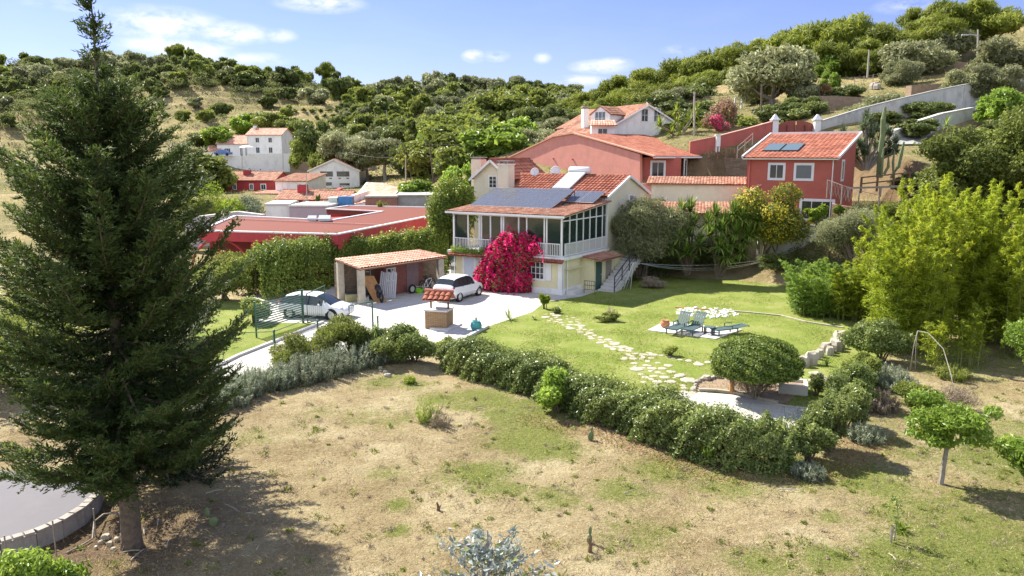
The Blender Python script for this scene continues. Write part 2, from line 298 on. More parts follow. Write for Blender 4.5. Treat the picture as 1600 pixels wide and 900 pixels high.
class MB:
    """collects shapes in world coordinates; build() links them as one mesh object"""
    def __init__(s): s.v = []; s.f = []; s.m = []; s.r = []; s.mi = 0
    def add(s, vs, fs, r=.5):
        b = len(s.v); s.v += [tuple(map(float, q)) for q in vs]; s.f += [tuple(i + b for i in f) for f in fs]; s.m += [s.mi] * len(fs); s.r += [r] * len(vs); return s
    def box(s, lo, hi, fr=None):
        x0, y0, z0 = lo; x1, y1, z1 = hi
        v = [(x0, y0, z0), (x1, y0, z0), (x1, y1, z0), (x0, y1, z0), (x0, y0, z1), (x1, y0, z1), (x1, y1, z1), (x0, y1, z1)]
        if fr: v = [fr(*q) for q in v]
        return s.add(v, [(0, 3, 2, 1), (4, 5, 6, 7), (0, 1, 5, 4), (1, 2, 6, 5), (2, 3, 7, 6), (3, 0, 4, 7)])
    def bar(s, p, q, wd, hh=None, up=(0, 0, 1)):
        p = np.array(p, float); q = np.array(q, float); d = q - p; L = np.linalg.norm(d)
        if L < 1e-6: return s
        d /= L; hh = hh or wd; up = np.array(up, float)
        if abs(d @ up) > .98: up = np.array((0, 1, 0.))
        sx = np.cross(d, up); sx /= np.linalg.norm(sx); uz = np.cross(sx, d); v = []
        for e in (p, q):
            for a, b in ((-1, -1), (1, -1), (1, 1), (-1, 1)): v.append(e + sx * a * wd / 2 + uz * b * hh / 2)
        return s.add(v, [(0, 3, 2, 1), (4, 5, 6, 7), (0, 1, 5, 4), (1, 2, 6, 5), (2, 3, 7, 6), (3, 0, 4, 7)])
    def tube(s, pts, rad, n=7, cap=True):
        pts = [np.array(p, float) for p in pts]; k = len(pts)
        if not hasattr(rad, '__len__'): rad = [rad] * k
        v = []; f = []; ref = np.array((.3, .2, .93))
        for i in range(k):
            d = pts[min(i + 1, k - 1)] - pts[max(i - 1, 0)]; d = d / (np.linalg.norm(d) + 1e-9)
            if abs(d @ ref) > .97: ref = np.array((1, .1, 0.)); ref /= np.linalg.norm(ref)
            a = np.cross(d, ref); a /= np.linalg.norm(a); b = np.cross(d, a)
            for j in range(n):
                t = 2 * pi * j / n; v.append(pts[i] + (a * cos(t) + b * sin(t)) * rad[i])
        for i in range(k - 1):
            for j in range(n):
                f.append((i * n + j, i * n + (j + 1) % n, (i + 1) * n + (j + 1) % n, (i + 1) * n + j))
        if cap: f.append(tuple(range(n))[::-1]); f.append(tuple((k - 1) * n + j for j in range(n)))
        return s.add(v, f)
    def prism(s, poly, z0, z1):
        n = len(poly); v = [(p[0], p[1], z0) for p in poly] + [(p[0], p[1], z1) for p in poly]
        return s.add(v, [tuple(range(n))[::-1], tuple(range(n, 2 * n))] + [(i, (i + 1) % n, n + (i + 1) % n, n + i) for i in range(n)])
    def slab(s, quad, th):
        """four corners, thickness straight down"""
        q = [np.array(p, float) for p in quad]; v = q + [p - np.array((0, 0, th)) for p in q]; n = len(q)
        return s.add(v, [tuple(range(n)), tuple(range(n, 2 * n))[::-1]] + [(i, n + i, n + (i + 1) % n, (i + 1) % n) for i in range(n)])
    def lathe(s, c, prof, n=14, axis=None):
        v = []; f = []
        for (r, z) in prof:
            for j in range(n):
                t = 2 * pi * j / n; p = (r * cos(t), r * sin(t), z)
                if axis is not None:
                    ax, sx, up = axis; p = np.array(ax) * z + np.array(sx) * p[0] + np.array(up) * p[1]
                v.append(np.array(c, float) + np.array(p))
        k = len(prof)
        for i in range(k - 1):
            for j in range(n): f.append((i * n + j, i * n + (j + 1) % n, (i + 1) * n + (j + 1) % n, (i + 1) * n + j))
        f.append(tuple(range(n))[::-1]); f.append(tuple((k - 1) * n + j for j in range(n)))
        return s.add(v, f)
    def build(s, name, mats, parent=None, smooth=False, local=False, bevel=0):
        me = bpy.data.meshes.new(name)
        off = np.zeros(3) if (parent is None or local) else np.array(wloc(parent))
        me.from_pydata([tuple(np.array(q) - off) for q in s.v], [], s.f)
        for q in (mats if isinstance(mats, (list, tuple)) else [mats]): me.materials.append(q)
        me.polygons.foreach_set('material_index', s.m); me.polygons.foreach_set('use_smooth', [smooth] * len(s.f))
        at = me.attributes.new('rnd', 'FLOAT', 'POINT'); at.data.foreach_set('value', s.r)
        me.update()
        o = link(name, me, parent)
        if bevel:
            b = o.modifiers.new('b', 'BEVEL'); b.width = bevel; b.segments = 2; b.limit_method = 'ANGLE'
        return o
def wloc(o):
    p = np.zeros(3)
    while o is not None: p += np.array(o.location); o = o.parent
    return p
def frame(O, ang, z0=None):
    c, s_ = cos(ang), sin(ang); O = np.array(O, float)
    return lambda x, y, z: (O[0] + x * c - y * s_, O[1] + x * s_ + y * c, O[2] + z)
def copy_tree(o, parent=None):
    c = o.copy(); COL.objects.link(c)
    if parent is not None: c.parent = parent
    for ch in list(o.children): copy_tree(ch, c)
    return c
# ------------------------------------------------------------------ terrain
CP = []
def cp(u, v, Y):
    p = A(u, v, Y); CP.append((p[0], p[1], p[2]))
for t in [(-60, -60, 0), (0, -60, 0), (60, -60, 0), (-60, 0, 0), (0, 0, 0), (60, 0, 0), (-40, 20, 0), (40, 20, .3), (-20, 40, 0), (-50, 45, 0), (0, 60, 0.3), (28, 40, .4), (40, 42, 1.5),
          (-30, 75, 0), (-60, 80, 0.5), (-10, 85, 1.5), (-14, 100, 2.0)]: CP.append(t)
for t in [(450, 300, 130), (600, 292, 140), (350, 252, 192), (440, 252, 192), (60, 300, 140), (0, 240, 200), (250, 222, 215), (300, 180, 250), (480, 182, 260), (150, 150, 290), (300, 122, 325),
          (40, 120, 320), (430, 128, 325), (600, 160, 300), (560, 150, 335), (700, 152, 330), (800, 160, 300), (650, 215, 205), (730, 232, 165), (800, 222, 170), (860, 195, 215), (950, 216, 95), (880, 222, 112),
          (1080, 192, 104), (1150, 152, 118), (1000, 168, 140), (1240, 222, 80), (1130, 236, 79), (1180, 228, 79), (1300, 200, 82), (1240, 180, 92), (1300, 168, 94), (1400, 150, 96), (1350, 197, 82), (1400, 197, 82), (1450, 188, 83), (1520, 176, 84), (1480, 122, 104), (1590, 168, 84), (1400, 102, 128), (1350, 84, 150), (1500, 84, 130),
          (1600, 40, 150), (1460, 62, 160), (1180, 112, 160), (1060, 140, 170), (1290, 96, 160), (1390, 254, 68), (1400, 282, 63), (1340, 318, 58), (1230, 372, 56), (1450, 350, 56), (1590, 300, 60),
          (1100, 322, 64), (1030, 322, 66), (1170, 322, 63), (1100, 300, 71), (1000, 296, 73), (870, 262, 86), (760, 262, 92), (680, 290, 100), (640, 284, 112), (560, 300, 120), (300, 300, 130), (1750, 120, 90), (1800, 40, 140), (1800, 300, 60), (-100, 240, 200), (-100, 120, 310)]: cp(*t)
for t in [(-300, 420, 40), (-150, 430, 40), (0, 430, 34), (150, 430, 42), (280, 430, 55), (-300, 250, 18), (-260, 100, 5), (-120, 130, 2.5), (200, 200, 45), (260, 100, 40), (160, 60, 18), (80, 0, 3), (250, 0, 20), (-250, 0, 2), (120, 240, 37)]: CP.append(t)
CP = np.array(CP, float)
def _tps(r2): return np.where(r2 > 1e-9, .5 * r2 * np.log(r2 + 1e-12), 0)
_n = len(CP); _XY = CP[:, :2] / 100; _K = _tps(((_XY[:, None] - _XY[None]) ** 2).sum(-1)) + np.eye(_n) * 2e-4
_Pm = np.hstack([np.ones((_n, 1)), _XY]); _M = np.block([[_K, _Pm], [_Pm.T, np.zeros((3, 3))]])
_W = np.linalg.solve(_M, np.concatenate([CP[:, 2], np.zeros(3)]))
def sstep(a): a = np.clip(a, 0, 1); return a * a * (3 - 2 * a)
_ph = [(R0.uniform(0, 6.28), R0.uniform(0, 6.28), R0.uniform(0, 2 * pi), s_, a_) for s_, a_ in ((.045, 1.0), (.09, .6), (.16, .35), (.27, .22), (.5, .12), (.9, .06), (1.6, .03)) for _ in range(3)]
def flatY(x): return np.interp(x, [-60, -14, -8, 3, 10, 17, 25, 33, 45], [82, 78, 72, 66, 59, 56.5, 50, 40, 25])
def nz_(x, y, lo, hi):
    o = 0
    for a, b, t, s_, am in _ph[lo:hi]: o = o + am * np.sin((x * cos(t) + y * sin(t)) * s_ + a) * np.cos((-x * sin(t) + y * cos(t)) * s_ * .8 + b)
    return o
def hz(x, y):
    x = np.atleast_1d(np.asarray(x, float)); y = np.atleast_1d(np.asarray(y, float))
    xc = np.clip(x, -290, 270); yc = np.clip(y, -50, 428)
    q = np.stack([xc, yc], -1) / 100; o = np.zeros(len(x))
    for i in range(0, len(x), 20000):
        qq = q[i:i + 20000]; o[i:i + 20000] = _tps(((qq[:, None] - _XY[None]) ** 2).sum(-1)) @ _W[:_n] + _W[_n] + qq @ _W[_n + 1:]
    k = sstep((y - flatY(x)) / 9)
    far = sstep((y - 90) / 120)
    # terraces on the far slopes
    o = o * k + nz_(x, y, 0, 9) * far * 1.3 + nz_(x, y, 9, 15) * k * .7
    ts = 2.6; tt = np.floor(o / ts) * ts + ts * sstep((o / ts - np.floor(o / ts)) * 2.2 - .6)
    tk = sstep((y - 95) / 30) * .7
    o = o * (1 - tk) + tt * tk
    # levelled court behind the cream annex, and the lower shelf in front of it
    cx = sstep((x - 13) / 1.5) * sstep((34.5 - x) / 1.5)
    c1 = cx * (y < 78.7) * (y >= 67.6); c2 = cx * sstep((y - 58) / 1) * (y < 67.6)
    o = np.where(c1 > 0, o * (1 - c1) + np.minimum(o, 5.3) * c1, o); o = np.where(c2 > 0, o * (1 - c2) + np.minimum(o, 3.6) * c2, o)
    return o
def hz1(x, y): return float(hz([x], [y])[0])
def inpoly(x, y, poly):
    ins = np.zeros(len(x), bool); n = len(poly); j = n - 1
    for i in range(n):
        xi, yi = poly[i][0], poly[i][1]; xj, yj = poly[j][0], poly[j][1]
        c = ((yi > y) != (yj > y)) & (x < (xj - xi) * (y - yi) / (yj - yi + 1e-12) + xi); ins ^= c; j = i
    return ins
def gp(pts): return [tuple(G(u, v)[:2]) for u, v in pts]
LAWN = gp([(700, 545), (760, 510), (830, 487), (850, 471), (905, 463), (940, 452), (962, 440), (990, 428), (1100, 424), (1180, 428), (1270, 450), (1330, 500), (1380, 545), (1385, 600), (1330, 660), (1250, 680), (1150, 670), (1060, 650), (1000, 620), (960, 600), (850, 570), (740, 560)])
PATIO = gp([(338, 634), (365, 618), (430, 604), (520, 575), (560, 566), (640, 562), (700, 548), (762, 511), (832, 488), (852, 472), (907, 464), (942, 453), (962, 436), (950, 415), (700, 385), (640, 385), (520, 415), (440, 440), (385, 470), (400, 505), (505, 505), (470, 519), (372, 559), (330, 580)])
STRIP = gp([(330, 578), (372, 558), (470, 518), (505, 504), (400, 504), (380, 470), (300, 470), (240, 560)])
FIELDG = []
for (u, v, r, k) in [(690, 625, 1.2, .8), (740, 625, 1.6, .9), (800, 650, 1.3, .8), (830, 680, 1.5, 1), (860, 700, 1.2, 1), (870, 780, .9, .8), (760, 745, 1.2, .8), (750, 738, .7, 1), (790, 765, .8, .7), (640, 655, 1.6, .5), (600, 740, .8, .4), (620, 790, .4, .9), (960, 770, 1.0, .6),
                     (620, 830, .35, 1), (900, 560, 2, .9), (1000, 840, 1.2, .5), (1050, 730, 1.2, .6), (1290, 810, .6, .9), (1250, 740, 1.5, .7), (1500, 860, 2.5, .7), (1560, 700, 3, .7), (1500, 560, 3, .6), (1420, 880, 1.4, .8), (1290, 870, .8, .7), (1150, 760, 1.5, .5), (1430, 700, 1.6, .6),
                     (600, 595, 1.2, .6), (650, 600, .8, .8), (1580, 820, 2, .7), (480, 640, 1.2, .3), (400, 680, 1.5, .3), (1380, 620, 1.2, .5), (1200, 880, 1, .5), (840, 640, 1.5, .8), (330, 690, .8, .4), (1350, 750, 1.3, .7)]:
    p = G(u, v); FIELDG.append((p[0], p[1], r, k))
TB = G(207, 856)                                # foot of the big cypress
def greenness(x, y):
    g = np.zeros_like(x)
    for a, b, r, k in FIELDG: g = np.maximum(g, k * np.exp(-((x - a) ** 2 + (y - b) ** 2) / (r * r)))
    wob = nz_(x * 3.1, y * 3.1, 9, 21) * .9
    return np.clip(g + wob * (.25 + g) + .16 + .13 * sstep((x - 5) / 8), 0, 1)
GARD = LAWN
def ground_z(x, y):
    """ground incl. the small lumps of the mown field"""
    x = np.asarray(x, float); y = np.asarray(y, float); z = hz(x, y)
    inside = inpoly(x, y, LAWN) | inpoly(x, y, PATIO) | inpoly(x, y, STRIP)
    lump = nz_(x * 2.6, y * 2.6, 9, 21) * .14 + .02
    near = sstep((48 - y) / 6) * np.where(x < -30, 0, 1)
    return np.where(inside, z * 0 - .03 + z, z + (lump + .05 * np.abs(nz_(x * 5, y * 5, 12, 21))) * near * np.where(inside, 0, 1) * .8)
def axis(parts):
    o = [parts[0][0]]
    for a, b, s_ in parts:
        k = max(1, int(round((b - a) / s_))); o += list(a + (b - a) * (np.arange(k) + 1) / k)
    return np.array(o)
ys = axis([(-120, 0, 20), (0, 10, 2), (10, 14, .5), (14, 40, .16), (40, 60, .4), (60, 84, .5), (84, 110, 1.2), (110, 340, 2.2), (340, 440, 6), (440, 900, 60)])
xs = axis([(-700, -400, 50), (-400, -180, 10), (-180, -60, 2.4), (-60, -24, 1), (-24, -13, .4), (-13, 15, .16), (15, 26, .4), (26, 90, 1.1), (90, 160, 2.5), (160, 300, 10), (300, 700, 50)])
gx, gy = np.meshgrid(xs, ys); gx = gx.ravel(); gy = gy.ravel()
gz = ground_z(gx, gy)
nx, ny = len(xs), len(ys)
ii = (np.arange(ny - 1)[:, None] * nx + np.arange(nx - 1)[None]).ravel()
me = np_mesh('ground', np.stack([gx, gy, gz], -1), np.stack([ii, ii + 1, ii + nx + 1, ii + nx], -1), [], smooth=True)
at = me.attributes.new('green', 'FLOAT', 'POINT'); at.data.foreach_set('value', greenness(gx, gy).astype(np.float32))
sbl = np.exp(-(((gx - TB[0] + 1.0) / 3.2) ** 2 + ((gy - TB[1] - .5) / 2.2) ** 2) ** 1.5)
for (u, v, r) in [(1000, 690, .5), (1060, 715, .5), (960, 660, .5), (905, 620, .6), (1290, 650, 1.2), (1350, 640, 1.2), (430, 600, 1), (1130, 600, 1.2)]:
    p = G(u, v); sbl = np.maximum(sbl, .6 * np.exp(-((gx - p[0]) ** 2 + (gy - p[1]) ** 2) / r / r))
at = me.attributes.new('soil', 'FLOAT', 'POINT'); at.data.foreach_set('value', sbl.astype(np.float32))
at = me.attributes.new('hill', 'FLOAT', 'POINT'); at.data.foreach_set('value', sstep((gy - np.minimum(flatY(gx), 62)) / 8).astype(np.float32))
ground = link('ground', me); tag(ground, kind='structure')
m, n, l, b = _new('field_and_hills'); b.inputs['Roughness'].default_value = .95; b.inputs['Specular IOR Level'].default_value = .1
geo = n.new('ShaderNodeNewGeometry')
def noise(sc, det=6, ro=.65, st=(1, 1, 1)):
    z = n.new('ShaderNodeTexNoise'); z.inputs['Scale'].default_value = sc; z.inputs['Detail'].default_value = det; z.inputs['Roughness'].default_value = ro
    q = n.new('ShaderNodeVectorMath'); q.operation = 'MULTIPLY'; q.inputs[1].default_value = st; l.new(geo.outputs['Position'], q.inputs[0]); l.new(q.outputs[0], z.inputs['Vector']); return z.outputs[0]
def ramp(src, stops):
    r = n.new('ShaderNodeValToRGB'); l.new(src, r.inputs[0]); e = r.color_ramp.elements
    e[0].position = stops[0][0]; e[0].color = (*stops[0][1], 1); e[1].position = stops[-1][0]; e[1].color = (*stops[-1][1], 1)
    for p, c in stops[1:-1]: q = e.new(p); q.color = (*c, 1)
    return r.outputs[0]
def mixc(f, a, c_):
    x = n.new('ShaderNodeMix'); x.data_type = 'RGBA'
    for k, q in ((0, f), (6, a), (7, c_)):
        if isinstance(q, tuple): x.inputs[k].default_value = (*q, 1)
        elif isinstance(q, float): x.inputs[k].default_value = q
        else: l.new(q, x.inputs[k])
    return x.outputs[2]
def attr(nm):
    a = n.new('ShaderNodeAttribute'); a.attribute_name = nm; return a.outputs['Fac']
def mth(op, a, b2, cl=False):
    x = n.new('ShaderNodeMath'); x.operation = op; x.use_clamp = cl
    for k, q in ((0, a), (1, b2)):
        if isinstance(q, (int, float)): x.inputs[k].default_value = q
        else: l.new(q, x.inputs[k])
    return x.outputs[0]
straw = ramp(noise(2.4, 12, .82), [(.34, (.12, .085, .042)), (.45, (.33, .245, .125)), (.54, (.52, .42, .225)), (.64, (.68, .585, .36))])
fine = ramp(noise(15, 8, .8), [(.36, (.09, .07, .035)), (.5, (.38, .31, .185)), (.64, (.66, .60, .42))])
base = mixc(.5, straw, fine)
big = ramp(noise(.35, 5, .6), [(.36, (.22, .15, .075)), (.5, (.40, .32, .18)), (.64, (.60, .52, .33))]); base = mixc(.42, base, big)
grn = ramp(noise(9, 6, .7), [(.3, (.10, .13, .03)), (.7, (.27, .31, .07))])
gf = mth('MULTIPLY', mth('SUBTRACT', mth('ADD', attr('green'), mth('ADD', mth('MULTIPLY', mth('SUBTRACT', noise(7, 9, .85), .5), 2.6), mth('MULTIPLY', mth('SUBTRACT', noise(1.1, 8, .75), .5), 1.4))), .36, True), 2.4, True)
base = mixc(mth('MULTIPLY', gf, .85), base, grn)
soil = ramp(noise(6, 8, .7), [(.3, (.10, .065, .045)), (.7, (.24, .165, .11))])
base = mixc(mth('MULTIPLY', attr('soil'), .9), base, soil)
hill = ramp(noise(.11, 8, .7), [(.30, (.085, .11, .035)), (.50, (.17, .175, .065)), (.58, (.38, .31, .15)), (.66, (.48, .38, .20)), (.80, (.27, .17, .10))])
hfine = ramp(noise(1.1, 8, .75, (1, 1, 2)), [(.35, (.12, .10, .05)), (.5, (.36, .28, .14)), (.7, (.52, .42, .24))]); hill = mixc(.45, hill, hfine)
sepn = n.new('ShaderNodeSeparateXYZ'); l.new(geo.outputs['Normal'], sepn.inputs[0])
steep = mth('MULTIPLY', mth('SUBTRACT', .93, sepn.outputs[2], True), 7.0, True)
hill = mixc(mth('MULTIPLY', steep, .75), hill, ramp(noise(.8, 8, .7), [(.3, (.13, .08, .05)), (.7, (.30, .20, .13))]))
base = mixc(attr('hill'), base, hill)
l.new(base, b.inputs['Base Color'])
bp = n.new('ShaderNodeBump'); bp.inputs['Strength'].default_value = .9; bp.inputs['Distance'].default_value = .12
l.new(mth('ADD', noise(12, 8, .8), mth('MULTIPLY', noise(3, 6, .7), 1.5)), bp.inputs['Height']); l.new(bp.outputs[0], b.inputs['Normal'])
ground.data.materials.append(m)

# lawn (its own grass sheet), driveway, road
m, n, l, b = _new('lawn_grass'); b.inputs['Roughness'].default_value = .95; b.inputs['Specular IOR Level'].default_value = .1
geo = n.new('ShaderNodeNewGeometry')
c_ = mixc(.5, ramp(noise(.45, 6, .65), [(.32, (.14, .17, .035)), (.50, (.24, .25, .07)), (.66, (.38, .345, .15))]), ramp(noise(8, 7, .75), [(.3, (.07, .12, .018)), (.55, (.19, .28, .045)), (.75, (.33, .38, .11))]))
c_ = mixc(mth('MULTIPLY', mth('SUBTRACT', noise(1.3, 6, .7, (1, .8, 1)), .53, True), 5.0, True), c_, ramp(noise(12, 4), [(.3, (.22, .2, .08)), (.7, (.36, .33, .15))]))
l.new(c_, b.inputs['Base Color']); bp = n.new('ShaderNodeBump'); bp.inputs['Strength'].default_value = .9; bp.inputs['Distance'].default_value = .06; l.new(noise(11, 7, .8), bp.inputs['Height']); l.new(bp.outputs[0], b.inputs['Normal'])
M_lawn = m
def sheet(name, poly, z, mm, step=None):
    me = bpy.data.meshes.new(name); me.from_pydata([(p[0], p[1], z) for p in poly], [], [tuple(range(len(poly)))])
    me.materials.append(mm); o = link(name, me); return tag(o, kind='structure')
def ccw(poly):
    a = sum(poly[i][0] * poly[(i + 1) % len(poly)][1] - poly[(i + 1) % len(poly)][0] * poly[i][1] for i in range(len(poly)))
    return poly if a > 0 else poly[::-1]
sheet('lawn', ccw(LAWN), .012, M_lawn); sheet('grass_verge', ccw(STRIP), .008, M_lawn); sheet('driveway', ccw(PATIO), .02, M_pav)
# ------------------------------------------------------------------ building helpers
def tileroof(name, p00, p10, p11, p01, mats, parent, pitch=.22, row=.42, amp=.045, th=.06, seed=1, ridge=False):
    """clay-tile covering between eave p00-p10 and top p01-p11: half-round channels running up the slope, stepped rows"""
    p00, p10, p11, p01 = [np.array(p, float) for p in (p00, p10, p11, p01)]
    Wd = np.linalg.norm((p10 + p11 - p00 - p01) / 2); L = np.linalg.norm((p01 + p11 - p00 - p10) / 2)
    nc = max(2, int(round(Wd / pitch))); nr = max(2, int(round(L / row))); per = 4; cols = nc * per + 1
    nrm = np.cross(p10 - p00, p01 - p00); nrm /= np.linalg.norm(nrm)
    if nrm[2] < 0: nrm = -nrm
    rs = np.random.RandomState(seed); V = []; Rn = []; tone = rs.rand(nr, nc)
    c = np.arange(cols); ss = c / (cols - 1.); wave = amp * np.abs(np.sin(pi * (c / per))) ** .8
    jit = rs.normal(0, .006, (nr, cols))
    for r in range(nr):
        for e in (0, 1):
            t = (r + e) / nr; lift = amp * .55 * (1 - e)
            P = (p00[None] * (1 - ss)[:, None] + p10[None] * ss[:, None]) * (1 - t) + (p01[None] * (1 - ss)[:, None] + p11[None] * ss[:, None]) * t
            V.append(P + nrm[None] * (wave + lift + .012 + jit[r] * (1 - e))[:, None]); Rn.append(tone[r, np.minimum(c // per, nc - 1)])
    V = np.concatenate(V); Rn = np.concatenate(Rn); rows = 2 * nr
    i = (np.arange(rows - 1)[:, None] * cols + np.arange(cols - 1)[None]).ravel(); Fq = np.stack([i, i + 1, i + cols + 1, i + cols], -1)
    k = len(V); q = [p00, p10, p11, p01]; lo = [p - nrm * th for p in q]
    V = np.concatenate([V, np.array(q), np.array(lo)]); Rn = np.concatenate([Rn, np.full(8, .4)])
    Fq = np.concatenate([Fq, np.array([[k + 4, k + 7, k + 6, k + 5], [k, k + 4, k + 5, k + 1], [k + 1, k + 5, k + 6, k + 2], [k + 2, k + 6, k + 7, k + 3], [k + 3, k + 7, k + 4, k]])])
    if parent is not None: V = V - wloc(parent)
    return link(name, np_mesh(name, V, Fq, mats, rnd=Rn), parent)
def ridge(name, a, b, mats, parent, r=.11):
    mb = MB(); a = np.array(a, float); b = np.array(b, float); L = np.linalg.norm(b - a); n = max(1, int(L / .45)); rs = np.random.RandomState(int(L * 100))
    for i in range(n):
        p = a + (b - a) * i / n; q = a + (b - a) * (i + 1.04) / n; k = len(mb.v); mb.tube([p, q], [r * 1.1, r * .92], 8); mb.r[k:] = [rs.rand()] * (len(mb.r) - k)
    return mb.build(name, mats, parent)
def window(fr, s, z, w_, h_, parent, out=-1, frame_m=None, glass=None, shw=None, cols=2, rows=1, sur=0.0, sur_m=None, fw=.06, shut=None, shut_m=None, name='window', sill=True):
    """window in the plane y=0 of frame fr (facing -y). frame part > glass pane; optional surround and shutters"""
    frame_m = frame_m or M_trim; glass = glass or M_glass; sur_m = sur_m or M_trim
    f = MB(); d0, d1 = -.045, .02
    f.box((s, d0, z), (s + w_, d1, z + fw), fr).box((s, d0, z + h_ - fw), (s + w_, d1, z + h_), fr)
    f.box((s, d0, z + fw), (s + fw, d1, z + h_ - fw), fr).box((s + w_ - fw, d0, z + fw), (s + w_, d1, z + h_ - fw), fr)
    for i in range(1, cols): x = s + w_ * i / cols; f.box((x - fw * .4, d0 + .004, z + fw), (x + fw * .4, d1, z + h_ - fw), fr)
    for j in range(1, rows): y = z + h_ * j / rows; f.box((s + fw, d0 + .008, y - .018), (s + w_ - fw, d1, y + .018), fr)
    wo = f.build(name, frame_m, parent)
    MB().box((s + fw * .5, -.014, z + fw * .5), (s + w_ - fw * .5, .01, z + h_ - fw * .5), fr).build('pane', glass, wo)
    if sur:
        g = MB(); a, c = s - sur, s + w_ + sur; zz, zt = z - sur, z + h_ + sur
        g.box((a, -.035, zz), (s - .003, .03, zt), fr).box((s + w_ + .003, -.035, zz), (c, .03, zt), fr).box((s - .003, -.035, z + h_ + .003), (s + w_ + .003, .03, zt), fr).box((s - .003, -.035, zz), (s + w_ + .003, .03, z - .003), fr)
        g.build('surround', sur_m, wo)
    if shut:
        for sd in shut:
            x0 = s - (shw or w_ / 2) - sur - .03 if sd < 0 else s + w_ + sur + .03
            q = MB(); sw = shw or w_ / 2; q.box((x0, -.06, z - .03), (x0 + sw, -.02, z + h_ + .03), fr)
            for k in range(9): zz = z + .04 + k * (h_ - .08) / 9; q.box((x0 + .05, -.072, zz), (x0 + sw - .05, -.06, zz + (h_ - .08) / 9 * .55), fr)
            q.build('shutter', shut_m or M_trim, parent)
    return wo
def house(name, label, group, O, ang, w_, d_, h_, wall, roofm, roof='gable_x', rise=1.4, oh=.25, wins=(), cat='house', found=3.0, pitch=.28, trim=None, chimneys=(), doors=()):
    """generic house: front wall on local y=0 facing -y. returns thing and local frame"""
    e = empty(name, O, label, cat, group); fr = frame(O, ang)
    mb = MB(); mb.box((0, 0, -found), (w_, d_, h_), fr)
    if roof == 'gable_x':
        for x in (0, w_ - .02): mb.add([fr(x, 0, h_), fr(x, d_, h_), fr(x, d_ / 2, h_ + rise), fr(x + .02, 0, h_), fr(x + .02, d_, h_), fr(x + .02, d_ / 2, h_ + rise)], [(0, 1, 2), (3, 5, 4), (0, 2, 5, 3), (1, 4, 5, 2)])
    if roof == 'gable_y':
        for y in (0, d_ - .02): mb.add([fr(0, y, h_), fr(w_, y, h_), fr(w_ / 2, y, h_ + rise), fr(0, y + .02, h_), fr(w_, y + .02, h_), fr(w_ / 2, y + .02, h_ + rise)], [(0, 1, 2), (3, 5, 4), (0, 2, 5, 3), (1, 4, 5, 2)])
    if roof == 'shed': mb.add([fr(0, 0, h_), fr(w_, 0, h_), fr(w_, d_, h_), fr(0, d_, h_), fr(w_, d_, h_ + rise), fr(0, d_, h_ + rise)], [(0, 1, 4, 5), (1, 2, 4), (0, 5, 3), (2, 3, 5, 4)])
    mb.build('wall', wall, e)
    sl = rise / (d_ / 2 if roof == 'gable_x' else (w_ / 2 if roof == 'gable_y' else d_)); lift = .05
    if roof == 'gable_x':
        a = tileroof('roof', fr(-oh, -oh, h_ - oh * sl + lift), fr(w_ + oh, -oh, h_ - oh * sl + lift), fr(w_ + oh, d_ / 2, h_ + rise + lift), fr(-oh, d_ / 2, h_ + rise + lift), roofm, e, pitch)
        tileroof('roof', fr(w_ + oh, d_ + oh, h_ - oh * sl + lift), fr(-oh, d_ + oh, h_ - oh * sl + lift), fr(-oh, d_ / 2 + .01, h_ + rise + lift), fr(w_ + oh, d_ / 2 + .01, h_ + rise + lift), roofm, e, pitch)
        ridge('ridge_cap', fr(-oh, d_ / 2, h_ + rise + lift + .03), fr(w_ + oh, d_ / 2, h_ + rise + lift + .03), roofm, a)
    elif roof == 'gable_y':
        a = tileroof('roof', fr(-oh, d_ + oh, h_ - oh * sl + lift), fr(-oh, -oh, h_ - oh * sl + lift), fr(w_ / 2, -oh, h_ + rise + lift), fr(w_ / 2, d_ + oh, h_ + rise + lift), roofm, e, pitch)
        tileroof('roof', fr(w_ + oh, -oh, h_ - oh * sl + lift), fr(w_ + oh, d_ + oh, h_ - oh * sl + lift), fr(w_ / 2 + .01, d_ + oh, h_ + rise + lift), fr(w_ / 2 + .01, -oh, h_ + rise + lift), roofm, e, pitch)
        ridge('ridge_cap', fr(w_ / 2, -oh, h_ + rise + lift + .03), fr(w_ / 2, d_ + oh, h_ + rise + lift + .03), roofm, a)
        if trim: MB().bar(fr(-oh, -oh - .04, h_ - oh * sl - .04), fr(w_ / 2, -oh - .04, h_ + rise - .04), .05, .18).bar(fr(w_ + oh, -oh - .04, h_ - oh * sl - .04), fr(w_ / 2, -oh - .04, h_ + rise - .04), .05, .18).build('verge_trim', trim, e)
    elif roof == 'shed':
        tileroof('roof', fr(-oh, -oh, h_ - oh * sl + lift), fr(w_ + oh, -oh, h_ - oh * sl + lift), fr(w_ + oh, d_ + .1, h_ + rise + lift), fr(-oh, d_ + .1, h_ + rise + lift), roofm, e, pitch)
    elif roof == 'flat':
        MB().box((-.1, -.1, h_ + .003), (w_ + .1, d_ + .1, h_ + .18), fr).build('flat_roof', roofm, e)
    for (face, s, z, ww, hh, kw) in wins:
        f2 = {'f': fr, 'r': frame(fr(w_, 0, 0), ang + pi / 2), 'l': frame(fr(0, d_, 0), ang - pi / 2), 'b': frame(fr(w_, d_, 0), ang + pi)}[face]
        window(f2, s, z, ww, hh, e, **kw)
    for (face, s, z, ww, hh, mm) in doors:
        f2 = {'f': fr, 'r': frame(fr(w_, 0, 0), ang + pi / 2), 'l': frame(fr(0, d_, 0), ang - pi / 2)}[face]
        dd = MB().box((s, -.03, z), (s + ww, .01, z + hh), f2).build('door', mm, e)
        MB().box((s + ww * .82, -.07, z + hh * .45), (s + ww * .9, -.032, z + hh * .5), f2).build('handle', M_dark, dd)
